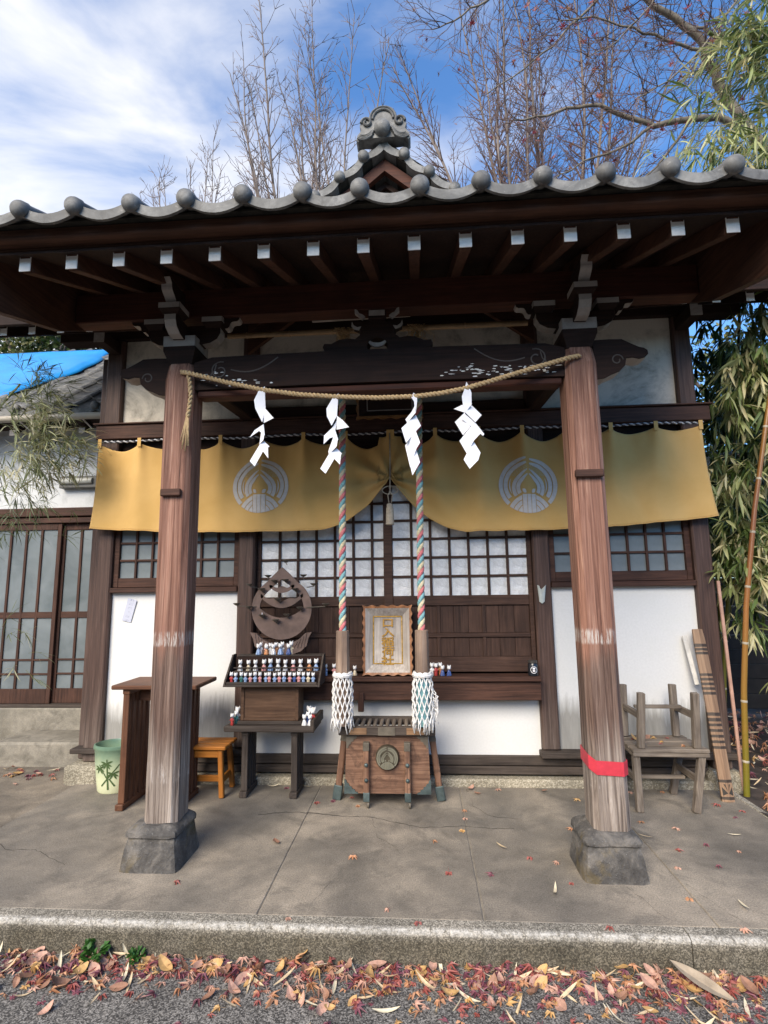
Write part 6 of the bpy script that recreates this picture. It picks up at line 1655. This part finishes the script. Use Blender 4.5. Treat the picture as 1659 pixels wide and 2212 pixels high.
# dark masses behind
foliage(c4, [(2.9, 5.3, 2.6), (3.2, 5.3, 3.2), (3.3, 5.2, 2.3), (3.1, 5.3, 3.8), (3.5, 5.3, 2.9), (3.5, 5.4, 3.6), (2.75, 5.2, 2.2), (3.2, 5.3, 1.9), (3.5, 5.2, 1.7)], 620, (.17, .18, .22), .20, .028, T_DARK, M_BLEAF, jit=.6)
# crown hanging over the roof edge at top right
foliage(c3, [(2.25, 3.4, 5.05), (2.40, 3.4, 5.35), (2.55, 3.45, 5.0), (2.55, 3.4, 5.65), (2.10, 3.38, 4.65), (2.35, 3.42, 4.55), (2.6, 3.45, 4.6), (2.65, 3.4, 5.25)], 250, (.10, .10, .14), .19, .016, [.6, .75, .9], M_BLEAF, dirb=Vector((-.75, -.1, -.75)), jit=.35)
foliage(c3, [(2.0, 3.36, 4.42), (2.2, 3.38, 4.38), (2.45, 3.4, 4.42)], 80, (.08, .06, .07), .17, .014, [.6, .75, .9], M_BLEAF, dirb=Vector((-.5, -.1, -.9)), jit=.35)

# ------------------------------------------------------------------ bamboo on the left
b5 = culm('bamboo', 'slender bamboo outside the annex doors arching its pale leaves over the path', [(-3.75, 3.95, -.02), (-3.72, 3.95, 1.2), (-3.65, 3.95, 2.2), (-3.5, 3.95, 2.9), (-3.25, 3.95, 3.2)], .012, .3, M_CULM_GREEN, 'bamboo left of the hall')
random.seed(44)
foliage(b5, [(-3.12, 3.95, 2.95), (-3.02, 3.95, 2.72), (-2.95, 3.95, 2.60), (-3.15, 3.95, 2.62), (-3.2, 3.95, 2.45), (-2.88, 3.95, 2.62), (-3.2, 3.95, 3.05)], 210, (.10, .09, .09), .17, .012, T_PALE + [.3], M_BLEAF_PALE, dirb=Vector((.75, 0, -.25)), jit=.55)
foliage(b5, [(-3.12, 3.95, 2.22), (-3.05, 3.95, 2.18), (-3.2, 3.95, 2.05)], 30, (.08, .08, .07), .16, .008, [.1, .3], M_BLEAF_PALE, dirb=Vector((.7, 0, -.4)), jit=.6)
foliage(b5, [(-3.12, 3.95, 3.22), (-3.05, 3.95, 3.14)], 40, (.09, .08, .06), .15, .008, [.0, .15, .4], M_BLEAF_PALE, dirb=Vector((.7, 0, .1)), jit=.7)
foliage(b5, [(-3.10, 3.95, 1.20), (-3.12, 3.95, .95)], 7, (.05, .06, .05), .15, .007, [.4, .7, .9], M_BLEAF_PALE, dirb=Vector((.7, 0, -.2)), jit=.6)

# ------------------------------------------------------------------ broadleaf tree behind the annex
def leafy_tree(name, label, base, h, crown_c, crown_r, n, leaf, mt, seed):
    random.seed(seed); t = thing(name, label, 'tree', base)
    b = Vector(base); c = Vector(crown_c)
    tr = MB(); tr.tube([b, b.lerp(c, .4) + Vector((.1, 0, 0)), c], [.20, .15, .06], 9)
    for k in range(9):
        a = random.uniform(0, 6.28); e = c + Vector((math.cos(a) * crown_r[0] * .8, math.sin(a) * crown_r[1] * .8, random.uniform(-.4, .7) * crown_r[2])); s = b.lerp(c, random.uniform(.45, .85)); tr.tube([s, s.lerp(e, .5) + Vector((0, 0, .15)), e], [.07, .04, .015], 6)
    tr.build('trunk', M_BARK, t, smooth=60)
    m = MB(); cl = []
    for _ in range(int(n / 28)):
        v = Vector((random.gauss(0, 1), random.gauss(0, 1), random.gauss(0, 1))).normalized() * random.uniform(.45, 1.0); cl.append((c + Vector((v.x * crown_r[0], v.y * crown_r[1], v.z * crown_r[2])), random.uniform(.05, .95)))
    for cc, tt in cl:
        for _ in range(28):
            p = cc + rnd(.17); d = rnd(1.0) + Vector((0, 0, -.2)); blade(m, p, d, rnd(1.0), leaf * random.uniform(.6, 1.2), leaf * .5 * random.uniform(.7, 1.2), min(1, max(0, tt + random.gauss(0, .15))), .2)
    o = m.build('crown', mt, t, tint=True, smooth=0); o['kind'] = 'stuff'
    return t
leafy_tree('evergreen_tree', 'dense evergreen broadleaf tree rising behind the blue sheeted annex roof', (-6.9, 8.6, -.3), 7, (-6.4, 8.3, 5.6), (2.4, .9, .95), 9000, .11, M_HEDGE, 51)

leafy_tree('evergreen_tree', 'dark evergreen tree filling the gap behind the bamboo and the dark shed', (5.6, 8.4, -.3), 7, (5.4, 8.0, 3.9), (1.7, .8, 1.7), 9000, .11, M_HEDGE, 52)

# ------------------------------------------------------------------ bare trees
def bare_tree(name, label, base, stems, seed, mt, zmin, bend=.16, ratio=.62, depth=4, twig_r=.004, gap=.10, spread=.55, up=.35, group='bare winter trees behind the hall'):
    random.seed(seed); t = thing(name, label, 'tree', base, group)
    tr = MB(); tw = MB(); B = Vector(base)
    def grow(p, d, L_, r_, lev):
        n = max(3, int(L_ / (.22 if lev < 2 else .12))); path = [p.copy()]; rr = [r_]; dd = d.copy(); pos = p.copy(); kids = []
        for i in range(n):
            dd = (dd + rnd(bend / n ** .5) + Vector((0, 0, up / n * (1 if lev else .5)))).normalized(); pos = pos + dd * (L_ / n); path.append(pos.copy()); t_ = (i + 1) / n; rr.append(max(twig_r * .6, r_ * (1 - .85 * t_)))
            if lev < depth and t_ > (.16 if lev else .30) and pos.z > zmin:
                for _k in range(2 if random.random() < (.8 if lev == 0 else .45) else 1):
                    ax = dd.orthogonal().normalized(); ax = Matrix.Rotation(random.uniform(0, 6.28), 3, dd) @ ax
                    kids.append((pos.copy(), (dd + ax * spread * random.uniform(.7, 1.25)).normalized(), L_ * (ratio if lev == 0 else .42) * (1 - .55 * t_) * random.uniform(.55, 1.1), max(twig_r, rr[-1] * .55)))
        (tr if lev == 0 else tw).tube(path, rr, 6 if lev == 0 else (4 if lev < 2 else 3), cap=False)
        for k in kids:
            if k[2] > gap: grow(k[0], k[1], k[2], k[3], lev + 1)
    for (dx, dy, dz, L_, r_, z0) in stems: grow(B + Vector((dx * .25, dy * .25, z0)), Vector((dx, dy, dz)).normalized(), L_, r_, 0)
    tr.tube([B, B + Vector((.05, 0, 2.5)), B + Vector((0, 0, 5.0))], [.22, .17, .12], 9)
    tr.build('trunk', M_BARK, t, smooth=60); o = tw.build('crown', mt, t); o['kind'] = 'stuff'
    return t
def fan(n, lo, hi, top, width, r_, seed):
    """ascending stems spread over an oval outline"""
    random.seed(seed); out = []
    for i in range(n):
        dx = lo + (hi - lo) * (i + random.uniform(.2, .8)) / n; L_ = top * math.sqrt(max(.2, 1 - (abs(dx) / width) ** 2)) * random.uniform(.86, 1.03)
        out.append((dx, random.uniform(-.06, .06), 1, L_, r_ * random.uniform(.7, 1.1), 4.0 + random.uniform(0, .6)))
    return out
BT = dict(bend=.16, ratio=.155, depth=3, spread=.80, up=.16, gap=.10, twig_r=.0065)
bare_tree('bare_tree', 'pale upright bare tree directly behind the gable with fan of ascending branches', (-1.78, 9.5, -.3), fan(14, -.25, .23, 9.2, .40, .048, 161), 61, M_TWIG_GREY, 7.6, **BT)
bare_tree('bare_tree', 'small pale bare tree peeping over the eave left of the gable tree', (-4.25, 9.5, -.3), fan(12, -.32, .32, 6.6, .60, .042, 162), 62, M_TWIG_GREY, 7.6, **BT)
bare_tree('bare_tree', 'tall bare tree with fine dark twigs between the gable and the maple', (2.35, 9.5, -.3), fan(16, -.30, .42, 10.6, .60, .060, 163), 63, M_TWIG, 7.6, **dict(BT, ratio=.17))

# ------------------------------------------------------------------ maple with a few red leaves
def star_leaf(r_=.03, lobes=7, fold=.15):
    m = MB(); V = [(0, 0, 0)]; F = []
    ang = [R(-128 + 256 * i / (lobes - 1)) for i in range(lobes)]; ln = [.55, .82, .98, 1.0, .98, .82, .55]
    for i, (a, l_) in enumerate(zip(ang, ln)):
        if i: am = (a + ang[i - 1]) / 2; V.append((r_ * .34 * math.sin(am), r_ * .34 * math.cos(am), .02 * r_))
        V.append((r_ * l_ * math.sin(a), r_ * l_ * math.cos(a), -fold * r_ * (1 if i % 2 else .5)))
    k = len(V) - 1
    for i in range(1, k): F.append((0, i + 1, i))
    V += [(-.02 * r_, -.2 * r_, 0), (.02 * r_, -.2 * r_, 0), (0, -.85 * r_, .1 * r_)]; F.append((0, 1, len(V) - 3)) if False else None
    F.append((len(V) - 3, len(V) - 2, len(V) - 1)); F.append((0, len(V) - 2, len(V) - 3))
    m.add(V, F); return m
M_LRED = [plain('red_maple_leaf', (.27, .075, .062), .55, var=.3, scale=40), plain('crimson_maple_leaf', (.20, .022, .04), .55, var=.3, scale=40), plain('orange_maple_leaf', (.40, .20, .105), .55, var=.3, scale=40), plain('brown_maple_leaf', (.16, .06, .04), .6, var=.3, scale=40)]
mp_t = thing('maple_tree', 'maple reaching grey limbs over the roof, a few red star leaves left', 'tree', (3.75, 4.9, -.05))
def T(pts, y0, y1): n = len(pts); return [Vector((x, y0 + (y1 - y0) * i / (n - 1), z)) for i, (x, z) in enumerate(pts)]
LIMBS = [
 (T([(3.05, 5.05), (2.87, 5.27), (2.59, 5.40), (2.35, 5.36), (2.03, 5.29), (1.79, 5.36), (1.59, 5.44), (1.39, 5.44), (1.13, 5.33), (.85, 5.28)], 4.2, 3.9), .034, .007),
 (T([(2.95, 5.15), (2.63, 5.75), (2.53, 5.91), (2.47, 6.03), (2.24, 6.21), (1.97, 6.35), (1.80, 6.55), (1.6, 6.8)], 4.2, 3.8), .044, .014),
 (T([(3.25, 6.30), (3.00, 6.25), (2.71, 6.21), (2.43, 6.22), (2.22, 6.24)], 4.3, 4.0), .020, .008),
 (T([(2.49, 5.91), (2.12, 5.96), (1.84, 6.01), (1.5, 6.05), (1.2, 5.95)], 4.02, 3.7), .014, .004),
 (T([(1.80, 6.60), (1.68, 6.45), (1.43, 6.20), (1.21, 5.95), (.96, 5.76), (.64, 5.54)], 3.9, 3.9), .014, .004),
 (T([(1.2, 6.85), (.80, 6.54), (.60, 6.40), (.39, 6.27), (.21, 6.20)], 3.9, 3.9), .013, .004),
 (T([(2.03, 5.29), (1.75, 5.10), (1.45, 5.02), (1.15, 4.85)], 4.05, 4.1), .014, .004),
 (T([(2.35, 5.36), (2.05, 4.95), (1.75, 4.72), (1.5, 4.55)], 4.1, 4.2), .013, .004),
 (T([(2.70, 6.21), (2.45, 5.85), (2.2, 5.5), (1.95, 5.25), (1.7, 5.1)], 3.7, 3.6), .010, .004),
 (T([(2.2, 6.6), (1.95, 6.1), (1.65, 5.75), (1.4, 5.6)], 3.8, 3.7), .009, .003)]
random.seed(71); trk = MB(); trk.tube([(3.75, 4.9, -.1), (3.6, 4.75, 1.5), (3.4, 4.5, 3.2), (3.05, 4.2, 5.08)], [.13, .11, .09, .055], 10); trk.tube([(3.4, 4.5, 3.2), (3.5, 4.4, 5.0), (3.25, 4.3, 6.3)], [.06, .04, .022], 8)
trk.build('trunk', M_BARK_MAPLE, mp_t, smooth=60)
tw = MB(); LEAFP = []
def twig(p, d, L_, r_, lev):
    n = 4; path = [p.copy()]; pos = p.copy(); dd = d.copy()
    for i in range(n):
        dd = (dd + rnd(.22) + Vector((-.05, 0, .02))).normalized(); pos = pos + dd * L_ / n; path.append(pos.copy())
        if lev < 2 and random.random() < .9:
            ax = Matrix.Rotation(random.uniform(0, 6.28), 3, dd) @ dd.orthogonal().normalized(); twig(pos.copy(), (dd + ax * .75).normalized(), L_ * random.uniform(.4, .65), r_ * .6, lev + 1)
    tw.tube(path, [r_ * (1 - .6 * i / n) for i in range(n + 1)], 4 if lev == 0 else 3, cap=False); LEAFP.append(path[-1])
for pts, ra, rb in LIMBS:
    n = len(pts); fine = []
    for a, b_ in zip(pts, pts[1:]):
        for k in range(3): fine.append(a.lerp(b_, k / 3) + rnd(.006))
    fine.append(pts[-1]); N = len(fine)
    MB().tube(fine, [ra + (rb - ra) * i / (N - 1) for i in range(N)], 8).build('limb', M_BARK_MAPLE, mp_t, smooth=60)
    for i in range(2, N):
        for _ in range(3):
            if random.random() < .75:
                d0 = (fine[i] - fine[i - 1]).normalized(); ax = Matrix.Rotation(random.uniform(0, 6.28), 3, d0) @ d0.orthogonal().normalized()
                twig(fine[i].copy(), (d0 * .7 + ax).normalized(), random.uniform(.22, .50), random.uniform(.003, .005), 0)
tw.build('twigs', M_TWIG, mp_t)['kind'] = 'stuff'
SL_ = [star_leaf(.046, 7, .3).mesh('leaf', mt) for mt in M_LRED]
random.seed(72)
for p in random.sample(LEAFP, min(210, len(LEAFP))):
    inst('leaf', random.choice(SL_[:2] + SL_), p + rnd(.008), mp_t, rot=(random.uniform(.6, 2.5), random.uniform(-.8, .8), random.uniform(0, 6.28)), scale=random.uniform(.6, 1.05))

# ------------------------------------------------------------------ weeds at the kerb
for (wx, wy, s_, lb) in ((-1.50, 2.545, 1.25, 'larger green weed sprouting where the kerb meets the road'), (-1.30, 2.545, .85, 'smaller green weed sprouting at the foot of the kerb')):
    random.seed(int(wx * -100)); w_ = thing('weed', lb, 'weed', (wx, wy, -.14)); m = MB()
    for k in range(26):
        a = random.uniform(0, 6.28); d = Vector((math.cos(a), math.sin(a) * .7 - .2, random.uniform(.4, 1.4))).normalized(); L0 = random.uniform(.02, .055) * s_; e = Vector((wx, wy, -.14)) + d * L0
        m.tube([(wx, wy, -.139), e], .0012, 3, tint=.3)
        for j in range(3): blade(m, e, d + rnd(.6), Vector((0, 0, 1)), .026 * s_, .017 * s_, random.uniform(.25, .55), .3)
    m.build('leaves', mat_leaf('weed_green', [(0, (.02, .06, .01)), (.5, (.05, .15, .025)), (1, (.13, .26, .06))]) if wx < -1.4 else bpy.data.materials['weed_green'], w_, tint=True)

# ------------------------------------------------------------------ fallen leaves
def oval_leaf(L_, w, curl=.2, n=6):
    m = MB(); V = []; F = []
    for i in range(n + 1):
        t = i / n; h = w * .5 * math.sin(math.pi * min(1, .04 + t * .96)) ** .8; z = curl * L_ * (t - .5) ** 2; V += [(-h, (t - .5) * L_, z + h * .25), (0, (t - .5) * L_, z), (h, (t - .5) * L_, z + h * .25)]
    for i in range(n): F += [(3 * i, 3 * i + 1, 3 * i + 4, 3 * i + 3), (3 * i + 1, 3 * i + 2, 3 * i + 5, 3 * i + 4)]
    m.add(V, F); return m
M_TAN = plain('dry_bamboo_leaf', (.52, .40, .25), .65, var=.3, scale=30); M_CREAML = plain('bleached_bamboo_leaf', (.62, .54, .38), .65, var=.2, scale=30)
M_BROWNL = plain('brown_leaf', (.26, .135, .085), .65, var=.3, scale=25); M_YELLOWL = plain('yellow_leaf', (.46, .28, .11), .6, var=.25, scale=30); M_PINKL = plain('faded_pink_leaf', (.43, .25, .185), .65, var=.3, scale=30); M_PURP = plain('dark_red_leaf', (.17, .055, .075), .6, var=.35, scale=30)
KINDS = []   # (mesh, weight, label)
for mt, nm in ((M_LRED[0], 'red'), (M_PURP, 'dark red'), (M_LRED[2], 'orange'), (M_PINKL, 'faded pink'), (M_YELLOWL, 'yellow')):
    for f in (.45, .85, 1.4): KINDS.append((star_leaf(.047, 7, f), mt, 'star-shaped %s maple leaf' % nm, 3.2 if nm != 'yellow' else .8))
for mt, nm in ((M_TAN, 'tan'), (M_CREAML, 'bleached cream')):
    for cu_ in (.25, .7): KINDS.append((oval_leaf(.125, .016, cu_), mt, 'long narrow %s bamboo leaf' % nm, 1.7))
for mt, nm in ((M_BROWNL, 'brown'), (M_PINKL, 'faded pink'), (M_YELLOWL, 'yellow')):
    for cu_ in (.4, 1.0): KINDS.append((oval_leaf(.088, .046, cu_), mt, 'oval %s leaf' % nm, 1.5 if nm != 'yellow' else .6))
KM = [(k[0].mesh('fallen_leaf', k[1]), k[2]) for k in KINDS]; KW = [k[3] for k in KINDS]
def drop(x, y, z, idx, tilt, s, where, group):
    o = bpy.data.objects.new('fallen_leaf', KM[idx][0]); COL.objects.link(o); o.location = (x, y, z); o.rotation_euler = (random.gauss(0, tilt), random.gauss(0, tilt), random.uniform(0, 6.28)); o.scale = (s, s, s)
    tag(o, '%s %s' % (KM[idx][1], where), 'leaf', group)
random.seed(81)
PLAT = [(1.12, 3.08), (1.30, 3.5), (1.42, 3.35), (1.62, 3.42), (1.52, 3.62), (1.75, 3.35), (1.83, 3.55), (1.35, 3.72), (1.55, 3.18), (1.90, 3.10), (1.72, 3.0), (1.25, 2.86), (1.48, 2.82), (1.62, 2.75), (1.34, 3.15), (.05, 3.40), (.45, 3.35), (.55, 3.22), (.70, 3.18), (.72, 2.98), (.32, 3.05), (.62, 2.90), (-.40, 3.20), (-.45, 3.9), (-.52, 4.05), (-.65, 3.98), (.28, 3.85), (.40, 4.15), (.22, 3.55), (-.9, 3.35), (-.78, 3.95), (-1.05, 4.22), (-.92, 4.24), (.33, 4.23), (-.2, 2.72), (-1.75, 3.7), (-1.62, 3.35), (1.2, 4.22), (1.5, 4.2), (1.7, 4.22), (1.05, 4.05), (1.98, 3.8), (2.05, 3.4), (.12, 3.05), (-.05, 2.62), (.8, 2.63), (1.38, 2.64), (-.62, 2.63), (2.1, 3.9), (1.98, 4.0), (-1.3, 2.9), (1.15, 3.32), (.85, 4.2), (.55, 4.24), (-.15, 4.24), (-1.15, 4.23), (.9, 3.6), (.25, 3.72)]
for x, y in PLAT:
    i = random.choices(range(len(KM)), KW)[0]; drop(x + random.uniform(-.02, .02), y, .006 + random.uniform(0, .006), i, .12, random.uniform(.55, 1.0), 'lying on the concrete platform', 'leaves scattered on the platform')
for k in range(36):
    x = random.uniform(-3.9, -2.85); y = random.uniform(3.9, 4.6) if k < 22 else random.uniform(3.0, 4.5)
    drop(x if k > 22 else random.uniform(-3.6, -3.1), y if k > 22 else random.uniform(4.35, 4.63), .01, random.choices(range(len(KM)), KW)[0], .2, random.uniform(.6, 1.0), 'on the mortar path by the annex step', 'leaves by the annex step')
# windrow along the kerb: the 190 that lie on top are single, the rest one mass
def drift(x): return .55 + .45 * mnoise.noise(Vector((x * 1.3, 7, 0))) + .25 * mnoise.noise(Vector((x * 4.1, 3, 0)))
cnt = 0; rest = MB(); rest_by = {}
for k in range(3300):
    x = random.uniform(-1.9, 1.6) if k >= 2900 else random.uniform(-4.0, 4.0); dp = abs(random.gauss(0, .13)) * (.6 + drift(x)); y = 2.565 - dp
    if random.random() > .25 + .95 * drift(x) - dp * 1.2: continue
    top = k >= 2900
    z = -.136 + (.030 if top else .012) * random.random() * max(.15, 1 - dp / .3); i = random.choices(range(len(KM)), KW)[0]; s = random.uniform(.5, 1.05)
    if top and cnt < 215:
        drop(x, y, z + .004, i, .38, s, 'in the leaf drift along the kerb', 'fallen leaves along the kerb'); cnt += 1
    else:
        M_ = Matrix.Translation((x, y, z)) @ Euler((random.gauss(0, .4), random.gauss(0, .4), random.uniform(0, 6.28))).to_matrix().to_4x4() @ Matrix.Scale(s, 4)
        rest_by.setdefault(KINDS[i][1].name, MB()).merge(KINDS[i][0], M_)
mats = list(rest_by); allm = MB(); midx = []
for q, nm in enumerate(mats):
    allm.merge(rest_by[nm]); midx += [q] * len(rest_by[nm].f)
o = allm.build('leaf_litter', bpy.data.materials[mats[0]])
for nm in mats[1:]: o.data.materials.append(bpy.data.materials[nm])
o.data.polygons.foreach_set('material_index', midx); tag(o, 'drift of red, orange and tan fallen leaves lying along the kerb', 'leaf litter', kind='stuff')
# one very large dry leaf on the drift
bl = oval_leaf(.23, .075, .18, 12).mesh('large_leaf', plain('pale_dry_leaf', (.34, .27, .19), .7, var=.25, scale=20)); o = bpy.data.objects.new('large_leaf', bl); COL.objects.link(o); o.location = (1.10, 2.485, -.105); o.rotation_euler = (.25, -.1, R(52)); tag(o, 'very large pale brown dry leaf lying on the drift against the kerb', 'leaf')
# litter under the bamboo
random.seed(83); lb_ = {}; 
for k in range(900):
    x = random.uniform(2.28, 4.2); y = random.uniform(3.2, 6.6); i = random.choices(range(len(KM)), [w if 'bamboo' not in KM[j][1] else w * 1.5 for j, w in enumerate(KW)])[0]
    if y < 4.6 and random.random() < .5: continue
    M_ = Matrix.Translation((x, y, .02 + random.uniform(0, .02))) @ Euler((random.gauss(0, .4), random.gauss(0, .4), random.uniform(0, 6.28))).to_matrix().to_4x4() @ Matrix.Scale(random.uniform(.6, 1.1), 4)
    lb_.setdefault(KINDS[i][1].name, MB()).merge(KINDS[i][0], M_)
mats = list(lb_); allm = MB(); midx = []
for q, nm in enumerate(mats): allm.merge(lb_[nm]); midx += [q] * len(lb_[nm].f)
o = allm.build('bamboo_litter', bpy.data.materials[mats[0]])
for nm in mats[1:]: o.data.materials.append(bpy.data.materials[nm])
o.data.polygons.foreach_set('material_index', midx); tag(o, 'brown leaf litter under the bamboo beside the platform', 'leaf litter', kind='stuff')
# leaves caught on the lower grey stool
random.seed(84)
for k in range(9): drop(random.uniform(1.5, 1.85), random.uniform(3.93, 4.15), .404, random.choices(range(len(KM)), KW)[0], .3, random.uniform(.6, .95), 'caught on the seat slats of the stacked grey stools', 'leaves on the grey stools')
